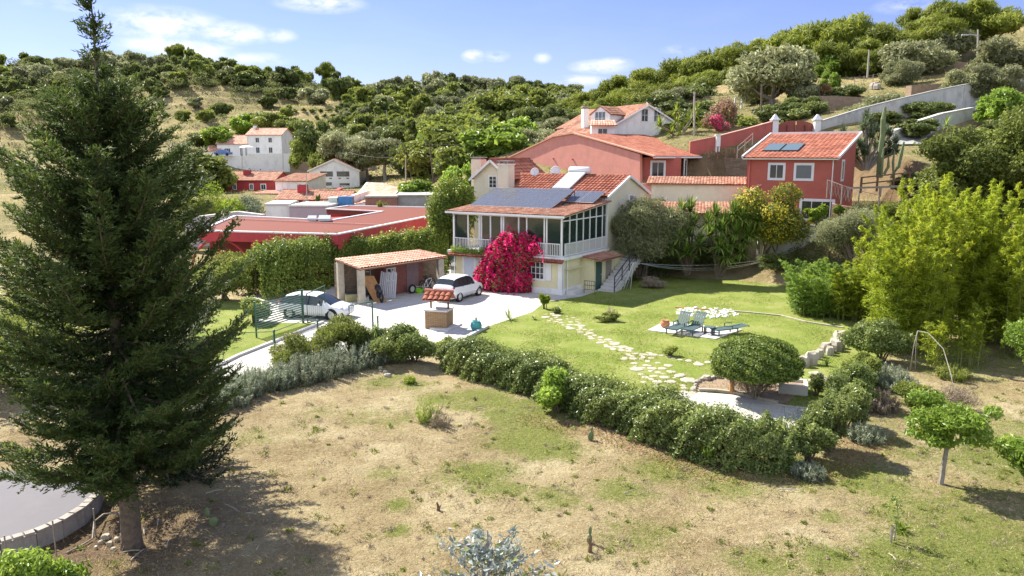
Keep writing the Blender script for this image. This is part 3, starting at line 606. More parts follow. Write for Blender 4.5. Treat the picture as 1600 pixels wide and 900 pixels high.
    for (x, y, zt, cw, mm) in chimneys:
        c = MB().box((x - cw / 2, y - cw / 2, h_ - .2), (x + cw / 2, y + cw / 2, zt), fr).build('chimney', mm, e)
        q = MB(); [q.box((x + a * cw * .42 - .04, y + b2 * cw * .42 - .04, zt), (x + a * cw * .42 + .04, y + b2 * cw * .42 + .04, zt + .2), fr) for a in (-1, 1) for b2 in (-1, 1)]
        q.box((x - cw * .6, y - cw * .6, zt + .2), (x + cw * .6, y + cw * .6, zt + .27), fr); q.build('chimney_cap', M_curb, c)
    return e, fr
def onpix(uL, uR, vb, vt, Y, ang):
    """origin, width and wall height of a front wall seen between uL and uR, base vb, eave vt at its left corner, left corner at depth Y"""
    p = A(uL, vb, Y); k = (uR - 800) / F; ax = p[1] * cos(PIT) - (p[2] - H) * sin(PIT)
    w_ = (k * ax - p[0]) / (cos(ang) - k * sin(ang) * cos(PIT)); return p, w_, A(uL, vt, Y)[2] - p[2]

# ------------------------------------------------------------------ the main house with glazed veranda
O = np.array((3.37, 51.0, 0.0)); av = np.array((-.866, .5, 0)); bv = np.array((.56, .829, 0)); bv /= np.linalg.norm(bv)
def HF(s, t, z): return tuple(O + av * s + bv * t + np.array((0, 0, z)))
hs = empty('villa', O, 'cream two-storey house with a glazed white veranda and solar panels, behind the paved yard', 'house')
ZF, ZE = 2.5, 5.3
mb = MB(); mb.box((0, 0, -.5), (8.6, 7.2, ZF - .12), HF); mb.build('ground_floor_wall', M_yellow, hs)
mb = MB()
mb.add([HF(.0, 6.4, -.5), HF(.0, 13.4, -.5), HF(.0, 13.4, 6.3), HF(.0, 9.9, 7.62), HF(.0, 6.4, 6.3), HF(9.6, 6.4, -.5), HF(9.6, 13.4, -.5), HF(9.6, 13.4, 6.3), HF(9.6, 9.9, 7.62), HF(9.6, 6.4, 6.3)],
       [(0, 1, 2, 3, 4), (9, 8, 7, 6, 5), (0, 4, 9, 5), (1, 6, 7, 2), (4, 3, 8, 9), (3, 2, 7, 8)]); mb.build('upper_wall', M_cream, hs)
# white plinth, corner pilasters, floor band
mb = MB(); mb.box((-.04, -.05, -.4), (8.64, -.004, .42), HF).box((-.05, -.045, -.4), (-.004, 2.6, .42), HF); mb.build('plinth', M_white, hs)
mb = MB(); mb.box((-.06, -.08, .421), (.28, -.003, ZF - .13), HF).box((-.06, -.079, .421), (-.004, .16, ZF - .13), HF); mb.build('pilaster', M_white, hs)
mb = MB(); mb.box((-.10, 6.28, 0), (.35, 6.396, 6.2), HF); mb.build('pilaster', M_white, hs)
mb = MB(); mb.box((-.25, -.3, ZF - .12), (9.1, 6.39, ZF + .08), HF); mb.build('floor_band', M_white, hs)
tileroof('lower_eave_tiles', HF(-.3, -.62, ZF - .24), HF(8.9, -.62, ZF - .24), HF(8.9, -.31, ZF - .06), HF(-.3, -.31, ZF - .06), M_tile, hs, .2, .35)
# interior of the veranda: back wall in a mottled dark brown, floor is the band
MB().box((.4, 3.3, ZF + .09), (8.8, 3.42, ZE), HF).build('inner_wall', mat('brown_inner_wall', (.33, .28, .22), .9, .3, 1.2), hs)
# glazed front
vf = MB()
def post(s, t, wd=.1, z0=ZF + .08, z1=ZE): vf.box((s - wd / 2, t - wd / 2, z0), (s + wd / 2, t + wd / 2, z1), HF)
fs = [.06, 1.18, 1.36, 2.72, 3.35, 4.55, 4.72, 5.62, 6.38, 6.55, 7.5, 8.72]
for q in fs: post(q, .0, .11 if q in (.06, 4.55, 4.72, 8.72) else .085)
vf.box((-.04, -.06, ZE - .16), (8.8, .06, ZE + .02), HF).box((.0, -.05, ZF + .081), (8.76, .05, ZF + .17), HF)
vf.build('veranda_frame', M_trim, hs)
ff = MB()
for (a, b_) in ((1.36, 2.72), (2.72, 3.35), (4.72, 5.62), (6.55, 7.5), (7.5, 8.72), (.06, 1.18), (5.62, 6.38)):
    if (a, b_) in ((2.72, 3.35), (6.55, 7.5)): continue
    ff = MB().box((a + .06, .025, ZF + .18), (b_ - .06, .035, ZE - .17), HF).build('glass_panel', M_glassg, hs)
# right side glazing
vs = MB()
for t in (.95, 1.9, 2.85, 3.8, 4.75, 5.7): vs.box((-.02, t - .05, ZF + .081), (.07, t + .05, ZE + .07 * t + (.02 if t > 1 else 0)), HF)
for t, zz in ((0.06, ZE - .34),): vs.box((-.03, t, zz), (.075, 5.7, zz + .08), HF)
vs.add([HF(-.02, .06, ZE - .1), HF(-.02, 6.28, ZE + .50), HF(-.02, 6.28, ZE + .62), HF(-.02, .06, ZE + .02), HF(.08, .06, ZE - .1), HF(.08, 6.28, ZE + .50), HF(.08, 6.28, ZE + .62), HF(.08, .06, ZE + .02)], [(0, 1, 2, 3), (7, 6, 5, 4), (3, 2, 6, 7), (0, 4, 5, 1)])
vs.box((-.03, .06, ZF + .081), (.08, 6.28, ZF + .17), HF)
vs.build('veranda_side_frame', M_trim, hs)
for i, (t0, t1) in enumerate(((.11, .9), (1.0, 1.85), (1.95, 2.8), (2.9, 3.75), (3.85, 4.7), (4.8, 5.65), (5.75, 6.25))):
    MB().box((.02, t0, ZF + .18), (.03, t1, ZE - .35), HF).build('glass_panel', M_glassg, hs)
    MB().add([HF(.025, t0, ZE - .25), HF(.025, t1, ZE - .25), HF(.025, t1, ZE - .12 + .096 * t1), HF(.025, t0, ZE - .12 + .096 * t0)], [(0, 1, 2, 3)]).build('glass_panel', M_glassg, hs)
# balustrades: one part each side of the vine
def balu(s0, s1, t, side=False):
    q = MB(); n_ = int((s1 - s0) / .13)
    def bx(a, b_): q.box((t - .02 if side else a[0], a[0] if side else t - .02, a[1]), (t + .02 if side else b_[0], b_[0] if side else t + .02, b_[1]), HF)
    bx((s0, ZF + .95), (s1, ZF + 1.0)); bx((s0, ZF + .16), (s1, ZF + .20))
    for i in range(n_ + 1): a = s0 + (s1 - s0 - .03) * i / n_; bx((a, ZF + .20), (a + .03, ZF + .95))
    return q.build('balustrade', M_trim, hs)
balu(.1, 4.5, -.16); balu(4.75, 8.7, -.16); balu(.1, 6.1, -.13, True)
# flower box with trailing plants under the left balustrade
# roofs
tileroof('veranda_roof', HF(9.15, -.4, ZE + .06), HF(-.35, -.4, ZE + .06), HF(-.35, 6.42, ZE + .74), HF(9.15, 6.42, ZE + .74), M_tileo, hs, .21, .4, seed=3)
MB().box((-.36, -.45, ZE - .06), (9.16, -.38, ZE + .07), HF).build('gutter', M_trim, hs)
mr = tileroof('main_roof', HF(9.7, 6.2, 6.30), HF(-.12, 6.2, 6.30), HF(-.12, 9.9, 7.72), HF(9.7, 9.9, 7.72), M_tile, hs, .31, .42, .085, seed=5)
tileroof('main_roof', HF(-.12, 13.7, 6.26), HF(9.7, 13.7, 6.26), HF(9.7, 9.91, 7.72), HF(-.12, 9.91, 7.72), M_tile, hs, .23, .42, .06, seed=6)
ridge('ridge_cap', HF(-.14, 9.9, 7.76), HF(9.7, 9.9, 7.76), M_tile, mr)
mb = MB(); mb.bar(HF(-.14, 6.2, 6.28), HF(-.14, 9.9, 7.72), .14, .18).bar(HF(-.14, 9.9, 7.72), HF(-.14, 13.7, 6.26), .14, .18); mb.build('verge_trim', M_trim, hs)
# gable window
fg = frame(HF(-.0, 9.2, 0), atan2(bv[1], bv[0]))
window(fg, .9, 5.35, .55, .95, hs, cols=2, rows=2, shut=(-1, 1))
# ground floor: window with shutters, two doors
ff2 = frame(HF(8.6, 0, 0), atan2(-av[1], -av[0]))
window(ff2, 5.95, 0.95, 1.3, 1.25, hs, cols=4, rows=3, sur=.07, shut=(1,), shw=.45)
window(ff2, 2.1, 1.0, .8, 1.1, hs, cols=2, rows=3, sur=.08, shut=(-1,))
dd = MB().box((.75, -.05, 0), (1.75, .01, 2.1), ff2).build('door', mat('pale_blue_door', (.55, .60, .68), .5, .04), hs); MB().box((1.6, -.1, .95), (1.68, -.052, 1.1), ff2).build('handle', M_dark, dd)
MB().box((.6, -.06, 0), (.745, .02, 2.22), ff2).box((1.755, -.06, 0), (1.9, .02, 2.22), ff2).box((.6, -.06, 2.105), (1.9, .02, 2.25), ff2).build('door_surround', M_white, hs)
# side annex under the veranda: green door, tiled canopy
frs = lambda x, y, z: HF(-x, y, z)
mb = MB(); mb.box((0.003, 2.6, -.4), (1.0, 7.4, 2.3), frs); mb.build('annex_wall', M_yellow, hs)
fa = frame(HF(-1.0, 2.6, 0), atan2(bv[1], bv[0]))
for s_, mm in ((.25, mat('dark_green_door', (.05, .10, .085), .6, .1)), (1.75, M_greyw)):
    dd = MB().box((s_, -.04, .05), (s_ + .85, .01, 2.0), fa).build('door', mm, hs); MB().box((s_ + .7, -.09, 1.0), (s_ + .76, -.042, 1.1), fa).build('handle', M_alu, dd)
tileroof('canopy', HF(-1.75, 2.3, 2.2), HF(-1.75, 5.6, 2.2), HF(-.0, 5.6, 2.42), HF(-.0, 2.3, 2.42), M_tileo, hs, .2, .35)
MB().box((.02, .3, 1.72), (.3, 2.2, 1.76), frs).build('shelf', M_yellow, hs)
MB().box((.1, .35, .0), (.75, 1.7, .28), frs).build('step', M_lightc, hs)
# solar array on the veranda roof: six panels and two smaller behind
def panel(s0, s1, t0, z0, t1, z1, par):
    P = [np.array(HF(s1, t0, z0)), np.array(HF(s0, t0, z0)), np.array(HF(s0, t1, z1)), np.array(HF(s1, t1, z1))]; nrm = np.cross(P[1] - P[0], P[3] - P[0]); nrm /= np.linalg.norm(nrm)
    a = MB(); a.add(P + [p - nrm * .045 for p in P], [(0, 1, 2, 3), (7, 6, 5, 4), (0, 4, 5, 1), (1, 5, 6, 2), (2, 6, 7, 3), (3, 7, 4, 0)]); o = a.build('panel_frame', M_alu, par)
    c = .035; C_ = sum(P) / 4; Q = [p + (C_ - p) / np.linalg.norm(C_ - p) * c + nrm * .006 for p in P]
    m2 = MB().add(Q, [(0, 1, 2, 3)]).build('cells', M_solar, o); uv = m2.data.uv_layers.new(name='UVMap'); Lx = np.linalg.norm(Q[1] - Q[0]); Ly = np.linalg.norm(Q[3] - Q[0])
    for i, q in enumerate(((0, 0), (Lx, 0), (Lx, Ly), (0, Ly))): uv.data[i].uv = q
    return o
sa = empty('solar_array', HF(4, 2, 5.8), 'long row of dark photovoltaic panels tilted over the veranda roof', 'solar panels', None)
for i in range(6): panel(2.0 + i * 1.13, 2.0 + (i + 1) * 1.13 - .03, 1.9, 5.68, 5.3, 6.85, sa)
for i in range(7): s_ = 2.0 + i * 1.12; MB().bar(HF(s_, 5.2, 6.78), HF(s_, 5.25, 5.95), .05).build('mounting_leg', M_dark, sa)
MB().bar(HF(2.0, 5.2, 6.76), HF(2.0, 3.4, 5.78), .05).build('mounting_brace', M_dark, sa)
sb = empty('solar_array', HF(.8, 5, 6.0), 'pair of shorter photovoltaic panels right of the long row, near the gable end', 'solar panels', None)
for i in range(2): panel(.05 + i * 1.15, .05 + (i + 1) * 1.15 - .03, 4.3, 6.02, 6.2, 6.72, sb)
for q in (.1, 2.2): MB().bar(HF(q, 6.1, 6.66), HF(q, 6.1, 6.1), .05).build('mounting_leg', M_dark, sb)
# solar water heater
wh = empty('solar_water_heater', HF(3.2, 9, 7.3), 'white solar water heater with cylinder tank straddling the roof ridge', 'water heater')
P = [HF(4.9, 7.0, 6.85), HF(3.4, 7.0, 6.85), HF(3.4, 9.6, 8.0), HF(4.9, 9.6, 8.0)]
co = MB().slab(P, .1).build('collector', M_alu, wh); c0 = sum(np.array(p) for p in P) / 4
MB().add([np.array(p) + (c0 - np.array(p)) * .06 + np.array((0, 0, .012)) for p in P], [(0, 1, 2, 3)]).build('glazing', M_heater, co)
MB().tube([HF(5.0, 9.85, 8.12), HF(4.9, 9.85, 8.12), HF(3.3, 9.85, 8.12), HF(3.2, 9.85, 8.12)], [.2, .29, .29, .2], 16).build('tank', mat('white_enamel', (.75, .76, .77), .3, .02), wh, smooth=True)
for q in (3.4, 4.8): MB().bar(HF(q, 9.8, 7.7), HF(q, 9.8, 8.0), .05).build('leg', M_dark, wh); MB().bar(HF(q, 7.1, 6.6), HF(q, 7.1, 6.8), .05).build('leg', M_dark, wh)
# two chimneys
def chim(label, s, t, z0, z1, wd, dp, par):
    c = MB().box((s, t, z0), (s + wd, t + dp, z1), HF).build('chimney', M_pale, par)
    q = MB().box((s - .06, t - .06, z1 + .003), (s + wd + .06, t + dp + .06, z1 + .08), HF); q.build('chimney_lip', M_trim, c)
    q = MB(); [q.box((s + .05 + i * (wd - .2), t + .05 + j * (dp - .2), z1 + .081), (s + .15 + i * (wd - .2), t + .15 + j * (dp - .2), z1 + .26), HF) for i in (0, 1) for j in (0, 1)]
    q.box((s - .03, t - .03, z1 + .261), (s + wd + .03, t + dp + .03, z1 + .34), HF); q.build('chimney_cap', M_curb, c)
chim('c', 8.45, 6.5, 5.4, 8.55, .95, .9, hs)
# left gable wing (white gable, small window)
Ow, Ww, Hw = onpix(741, 797, 335, 272, 63.0, radians(-24)); zr = A(768, 250, 63)[2]
Hw = A(741, 276, 63)[2] - Ow[2]
wing, fw_ = house('gable_wing', 'small cream gabled wing with one muntin window beside the tall chimney', None, (Ow[0], Ow[1], .5), radians(-24), Ww, 7.5, A(741, 276, 63)[2] - .5, M_cream, M_tile, 'gable_y', zr - A(741, 276, 63)[2], .3,
      wins=[('f', Ww * .42, A(768, 293, 63)[2] - .5, .7, .95, dict(cols=2, rows=3, sur=.06, shut=(1,)))], trim=M_trim, cat='house wing')
# second chimney on the wing
q0 = A(745, 268, 65.5); c = empty('chimney_stack', (q0[0], q0[1], q0[2]), 'short cream chimney rising behind the small white gable', 'chimney')
zt = zat(65.5, 249); MB().box((-.35, -.35, -1.2), (.6, .6, zt - q0[2]), frame(q0, -.45)).build('stack', M_pale, c); MB().box((-.42, -.42, zt - q0[2] + .12), (.67, .67, zt - q0[2] + .2), frame(q0, -.45)).box((-.3, -.3, zt - q0[2] + .003), (.5, .5, zt - q0[2] + .12), frame(q0, -.45)).build('chimney_cap', M_curb, c)
# brick-red linking roof between the wing and the main roof
lr = empty('link_roof', A(800, 300, 66), 'sloping clay-tiled link roof between white gable wing and tall chimney', 'roof')
tileroof('tile_covering', A(778, 300, 64.5), A(840, 300, 66), A(832, 251, 69), A(775, 253, 68), M_tileo, lr, .24, .42); MB().bar(A(775, 252, 68), A(832, 250.5, 69), .25, .1).build('ridge_board', M_wood, lr)
q = A(778, 290, 65); MB().prism([A(779, 0, 65.2)[:2], A(839, 0, 66.2)[:2], A(832, 0, 68.8)[:2], A(778, 0, 67.8)[:2]], .3, 5.6).build('support_wall', M_cream, lr)
# satellite dishes on the roof edge
def dish(p, r, ang, label):
    e = empty('satellite_dish', p, label, 'satellite dish'); fr_ = lambda v: v
    ax = np.array((cos(ang), sin(ang), .45)); ax /= np.linalg.norm(ax); sx = np.cross(ax, (0, 0, 1)); sx /= np.linalg.norm(sx); up = np.cross(sx, ax)
    c0 = np.array(p) + np.array((0, 0, r + .25))
    MB().lathe(c0, [(.001, 0), (r * .5, r * .07), (r * .85, r * .2), (r, r * .3), (r * .99, r * .28), (r * .5, r * .04), (.001, -.03)], 16, (ax, sx, up)).build('reflector', M_trim, e, smooth=True)
    MB().tube([p, c0], .03, 6).tube([c0 - up * r * .8, c0 + ax * r * .9], .015, 5).build('mast', M_alu, e)
dish(A(836, 281, 63.0), .36, -1.9, 'small white satellite dish above the chimney side of the orange roof'); dish(A(868, 281, 62.5), .42, -1.9, 'grey-white satellite dish just behind the orange roof ridge')
Z3 = np.array((0, 0, 1.))
# ------------------------------------------------------------------ large rose-red house behind
Yr = 76.0
def wallpix(name, pts, mats, par, th=.3):
    """wall polygon given as corner points, extruded away from the camera"""
    P = [np.array(p, float) for p in pts]; n = np.cross(P[1] - P[0], P[2] - P[0]); n[2] = 0; n /= np.linalg.norm(n)
    if n[1] < 0: n = -n
    k = len(P); return MB().add(P + [p + n * th for p in P], [tuple(range(k)), tuple(range(k, 2 * k))[::-1]] + [(i, i + k, (i + 1) % k + k, (i + 1) % k) for i in range(k)]).build(name, mats, par)
rb = empty('rose_villa', A(900, 290, Yr), 'large rose-red house with a broad blank gable wall, uphill of the cream villa', 'house')
aR = radians(-14)
pL = A(790, 247, Yr + 17); pR = A(1000, 249, Yr)
def onln(u, v):       # point on the gable plane at pixel
    d = ray(u, v); n_ = np.array((pR[1] - pL[1], -(pR[0] - pL[0]), 0)); t = (n_ @ (pL - np.array((0, 0, H)))) / (n_ @ d); return np.array((0, 0, H)) + d * t
gw = [onln(790, 330), onln(1000, 330), onln(1000, 241), onln(896, 209.5), onln(866, 214), onln(790, 249)]
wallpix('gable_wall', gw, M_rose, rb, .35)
bR = np.array((.79, .61, 0))
e1 = onln(1021, 244.5); e2 = e1 + bR * 11; k0 = onln(896, 208.5); k1 = k0 + bR * 11; e2[2] = e1[2]
a = tileroof('roof', e1, e2, k1, k0, M_tile, rb, .3, .5, .03)
l1 = onln(789, 249); tileroof('roof', l1 + bR * 11, l1, k0 + bR * .01, k1, M_tileo, rb, .3, .5, .03)
MB().bar(onln(786, 250.5), onln(866, 213), .35, .13).bar(onln(866, 213), onln(896, 208), .35, .13).bar(onln(896, 208), onln(1023, 244), .35, .13).build('coping', M_tilep, rb)
MB().bar(onln(1021, 246), e2 - np.array((0, 0, .1)), .12, .16).build('gutter', M_trim, rb)
fB = frame(onln(1000, 290) + np.array((.0, .0, 0)), 0)
b0 = onln(1000, 290); zb = b0[2]; b0 = b0 + bR * 1.2
w1 = xat(1064, b0[1], 9) - b0[0]
f1 = frame((b0[0], b0[1], zb - 3), radians(-3))
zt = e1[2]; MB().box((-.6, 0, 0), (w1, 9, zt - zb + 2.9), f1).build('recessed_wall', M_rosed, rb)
window(f1, xat(1018, b0[1], 8) - b0[0], zat(b0[1], 276) - zb + 3, 1.25, 1.45, rb, cols=2, sur=.13, fw=.07)
f1r = frame(f1(w1, 0, 0), radians(62)); window(f1r, 1.2, zat(b0[1], 277) - zb + 3, .8, 1.7, rb, cols=1, sur=.12)
fp = frame(A(1064, 290, b0[1] + 4), 0); zp = A(1064, 290, b0[1] + 4)[2]
wp = xat(1108, b0[1] + 4, 8) - A(1064, 290, b0[1] + 4)[0]
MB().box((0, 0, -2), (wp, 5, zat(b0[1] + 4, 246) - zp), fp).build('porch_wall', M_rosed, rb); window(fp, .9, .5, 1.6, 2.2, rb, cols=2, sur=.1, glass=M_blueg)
for (u, v) in ((865, 249), (895, 250)): q = onln(u, v); MB().box((q[0] - .12, q[1] - .07, q[2]), (q[0] + .12, q[1] + .05, q[2] + .15)).build('vent', M_rosed, rb)
# cream parapet and tiled strip in front of it, link to the small red house
ew = empty('cream_annex', A(1100, 314, 66), 'long low cream garden annex with a clay-tiled coping between the villa and red house', 'annex')
c0, c1 = A(1017, 330, 68.0), A(1172, 330, 66.5)
wallpix('wall', [c0, c1, A(1172, 289, 66.5), A(1018, 287.5, 68)], M_pale, ew, .4)
wallpix('wall', [A(999, 330, 68), A(1018, 330, 68), A(1018, 287.5, 68), A(999, 286, 68)], M_rose, ew, .4)
tileroof('tile_coping', A(1010, 287, 67.8), A(1182, 289, 66.3), A(1180, 277, 69.3), A(1014, 276, 70.8), M_tileo, ew, .26, .4)
gab = empty('gable_annex', A(1202, 305, 64), 'little rose-red gabled lean-to with pale verge in front of the small red house', 'annex')
wallpix('wall', [A(1172, 345, 64), A(1232, 345, 64), A(1230, 303, 64), A(1199, 283, 64), A(1173, 299, 64)], M_rosed, gab, 2.2)
MB().bar(A(1170, 300, 63.9), A(1199, 282, 63.9), .3, .1).bar(A(1199, 282, 63.9), A(1233, 304, 63.9), .3, .1).build('verge_trim', M_pink, gab)
lean = empty('tiled_shelter', A(1090, 330, 61), 'tiled shelter roof peeping above the yuccas below the cream annex', 'shelter')
tileroof('roof', A(1010, 334, 60.5), A(1150, 334, 60.5), A(1145, 316, 64.5), A(1020, 316, 64.5), M_tileo, lean, .26, .4)
MB().prism([A(1015, 0, 61.3)[:2], A(1145, 0, 61.3)[:2], A(1143, 0, 64)[:2], A(1022, 0, 64)[:2]], 1, A(1010, 337, 60.5)[2]).build('wall', M_pale, lean)

# ------------------------------------------------------------------ small red house on the slope
O2, W2, H2 = onpix(1163, 1298, 345, 246, 64.5, radians(-36)); rise = A(1214, 211, 70)[2] - (O2[2] + H2)
D2 = 6.6; zc = lambda v: zat(62.5, v) - O2[2]
so, sf = house('small_red_house', 'small red house with an orange mono-pitch roof, solar panels and white-framed windows', None, O2, radians(-36), W2, D2, H2, M_rose2, M_tile, 'shed', rise, .32,
     wins=[('f', W2 * .27, zc(279.5), 1.15, 1.15, dict(cols=2, sur=.13)), ('f', W2 * .57, zc(279.5), 1.3, 1.15, dict(cols=1, sur=.13, glass=M_blueg)),
           ('f', W2 * .66, zc(341), 2.4, 1.5, dict(cols=3, sur=.15)), ('r', 2.2, zc(281), .7, 1.5, dict(cols=1, sur=.12))], pitch=.36, found=5)
MB().bar(sf(W2 + .34, -.34, H2 + .06 - .02), sf(W2 + .34, D2 + .1, H2 + rise + .1), .12, .2).bar(sf(-.34, -.34, H2 + .04), sf(-.34, D2 + .1, H2 + rise + .1), .12, .2).bar(sf(-.34, D2 + .12, H2 + rise + .14), sf(W2 + .34, D2 + .12, H2 + rise + .14), .12, .2).build('verge_trim', M_trim, so)
MB().box((-.3, -.36, H2 - .16), (W2 + .3, -.05, H2 - .06), sf).build('eave_board', M_pale, so)
s2 = empty('roof_solar_collector', sf(2, 2.4, H2 + 1), 'pair of flat blue-grey collectors lying on the red house roof', 'solar collector')
for i in range(2):
    x = .75 + i * 1.5; y0, y1 = 1.3, 3.3; zz = lambda y: H2 + rise * y / D2 + .2
    Q = [sf(x, y0, zz(y0)), sf(x + 1.4, y0, zz(y0)), sf(x + 1.4, y1, zz(y1)), sf(x, y1, zz(y1))]
    c = MB().slab(Q, .08).build('panel_frame', M_dark, s2); cc = sum(np.array(q) for q in Q) / 4; MB().add([np.array(q) + (cc - np.array(q)) * .05 + np.array((0, 0, .012)) for q in Q], [(0, 1, 2, 3)]).build('glazing', glassmat('collector_glass', (.12, .17, .18), .12), c)

MB().tube([sf(.25, -.12, H2 - .1), sf(.25, -.12, -.5)], .05, 6).build('downpipe', M_rosed, so); MB().tube([sf(W2 - .12, -.1, H2 - .1), sf(W2 - .12, -.1, -.5)], .045, 6).build('downpipe', M_trim, so)
MB().tube([HF(8.5, -.42, ZE - .05), HF(8.62, -.12, ZE - .3), HF(8.62, -.12, .1)], .045, 6).build('downpipe', M_trim, hs); MB().tube([HF(-.12, .5, ZF - .15), HF(-.12, .5, .1)], .04, 6).build('downpipe', M_trim, hs)
# garden and boundary walls on the slope
def wall(label, pts, th, wallm, copm=None, cat='wall', name='garden_wall', group=None, coph=.08):
    """pts: (u_top, v_top, Y, height)"""
    P = [A(u, v, Y) for u, v, Y, h_ in pts]; e = empty(name, (P[0][0], P[0][1], P[0][2] - pts[0][3]), label, cat, group); mb = MB(); cb = MB()
    for i in range(len(P) - 1):
        p, q = P[i], P[i + 1]; d = q - p; d[2] = 0; d /= np.linalg.norm(d); n_ = np.array((-d[1], d[0], 0)) * th / 2; hp, hq = pts[i][3], pts[i + 1][3]
        up = np.array((0, 0, 1.))
        mb.add([p - n_, q - n_, q + n_, p + n_, p - n_ - up * hp, q - n_ - up * hq, q + n_ - up * hq, p + n_ - up * hp], [(0, 1, 2, 3), (7, 6, 5, 4), (0, 4, 5, 1), (1, 5, 6, 2), (2, 6, 7, 3), (3, 7, 4, 0)])
        if copm: cb.bar(p + up * (coph / 2 + .003), q + up * (coph / 2 + .003), th + .12, coph)
    mb.build('masonry', wallm, e)
    if copm: cb.build('coping', copm, e)
    return e
wall('rose-red boundary wall climbing towards the arched gate, pale coping', [(1078, 222, 80, 4), (1122, 213, 80, 4), (1165, 202, 81, 4), (1208, 190, 82, 4.5)], .3, M_rosed, M_pink)
for (u, vt, Y, lab) in ((1122, 212, 79.7, 'slim white post set in the rose-red boundary wall'),):
    p = A(u, vt, Y); e = empty('wall_post', (p[0], p[1], p[2] - 3.4), lab, 'post'); MB().box((-.22, -.22, -3.4), (.22, .22, 0), frame(p, 0)).build('shaft', M_trim, e); MB().box((-.28, -.28, 0.003), (.28, .28, .1), frame(p, 0)).build('cap', M_trim, e)
for (u, vt, lab) in ((1211, 188, 'white gate pillar with pointed cap at the end of the rose-red wall'), (1277, 188, 'white gate pillar with pointed cap beside the long white wall')):
    p = A(u, vt, 82); e = empty('gate_pillar', (p[0], p[1], p[2] - 4), lab, 'gate pillar'); MB().box((-.3, -.3, -4), (.3, .3, 0), frame(p, 0)).build('shaft', M_trim, e)
    MB().box((-.42, -.42, .003), (.42, .42, .12), frame(p, 0)).add([np.array(p) + np.array(q) for q in ((-.36, -.36, .12), (.36, -.36, .12), (.36, .36, .12), (-.36, .36, .12), (-.06, -.06, .62), (.06, -.06, .62), (.06, .06, .62), (-.06, .06, .62))], [(0, 1, 5, 4), (1, 2, 6, 5), (2, 3, 7, 6), (3, 0, 4, 7), (4, 5, 6, 7)]).build('cap', M_trim, e)
ga = empty('arched_gate', A(1244, 210, 82.3), 'dark red double gate with an arched top between two white pillars', 'gate')
for (u0, u1) in ((1216, 1243), (1245, 1272)):
    pts = [A(u, 188 + ((u - 1244) / 28) ** 2 * 6 + (1 if u in (u0, u1) else 0), 82.3) for u in np.linspace(u0, u1, 6)]
    wallpix('leaf', [A(u1, 225, 82.3), A(u0, 225, 82.3)] + pts, mat('dark_red_gate' + str(u0), (.27, .07, .05), .6, .1), ga, .06)
q = MB(); [q.bar(A(u, 195, 82.2), A(u, 222, 82.2), .08) for u in (1230, 1244, 1258)]; q.build('stile', mat('gate_stile', (.16, .04, .03), .6, .1), ga)
wall('long weathered white wall climbing the hillside with black streaks', [(1281, 190, 82, 3.4), (1345, 170, 83, 3.2), (1400, 156, 84, 4), (1455, 143, 85, 4.2), (1505, 133, 86, 4.2), (1550, 124, 88, 3.5), (1600, 116, 90, 3)], .35, M_whiteold, M_grey)
wall('low curved white retaining wall beside the sloping lane, flat top', [(1395, 205, 76, 1.2), (1432, 190, 78, 1.6), (1470, 178, 80, 2), (1518, 169, 82, 2)], .45, M_whiteold, M_lightc)
lp = [A(1388, 222, 74), A(1440, 216, 74), A(1460, 196, 79), A(1520, 176, 84), A(1560, 160, 88), A(1600, 150, 92), A(1600, 142, 93), A(1540, 160, 88), A(1480, 180, 83), A(1420, 198, 78)]
def drape(name, poly, mm, off=.1, n=110, kind='structure'):
    x0, y0 = min(p[0] for p in poly), min(p[1] for p in poly); x1, y1 = max(p[0] for p in poly), max(p[1] for p in poly)
    X = np.linspace(x0, x1, n); Y = np.linspace(y0, y1, n); gx, gy = np.meshgrid(X, Y); gx = gx.ravel(); gy = gy.ravel(); z = ground_z(gx, gy) + off
    i = (np.arange(n - 1)[:, None] * n + np.arange(n - 1)[None]).ravel(); Fq = np.stack([i, i + 1, i + n + 1, i + n], -1); cx = gx[Fq].mean(1); cy = gy[Fq].mean(1); ok = inpoly(cx, cy, poly)
    return tag(link(name, np_mesh(name, np.stack([gx, gy, z], -1), Fq[ok], mm, smooth=True)), kind=kind)
drape('lane', [p[:2] for p in lp], M_grey, .15)
wall('white retaining wall under the yellow-flowered shrub, scarred with dark streaks', [(1185, 352, 58.5, 3.4), (1240, 352, 58, 3.4), (1300, 355, 57.5, 3)], .35, M_whiteold, M_curb)
wall('low pink wall stepping down below the wire fence', [(1300, 318, 59, 2.6), (1345, 326, 58, 2.6), (1385, 345, 56, 2)], .3, M_pink)
wall('eroded brown earth bank under the upper terrace grass', [(1262, 151, 95, 3.5), (1300, 150, 95, 3.5), (1352, 153, 94, 3.5)], 1.2, M_soil)
wall('brown earth bank above the second terrace near the lamp pole', [(1405, 96, 112, 3), (1450, 94, 112, 3), (1512, 98, 110, 3)], 1.0, M_soil)
wall('low soil bank above the long weathered wall', [(1420, 134, 92, 2.4), (1480, 130, 93, 2.4)], 1.0, M_soil)
wall('rubble-stone terrace wall behind the small red house', [(1098, 245, 80, 3.6), (1135, 246, 79, 3.6), (1168, 248, 78, 3.6)], .4, M_rubble)
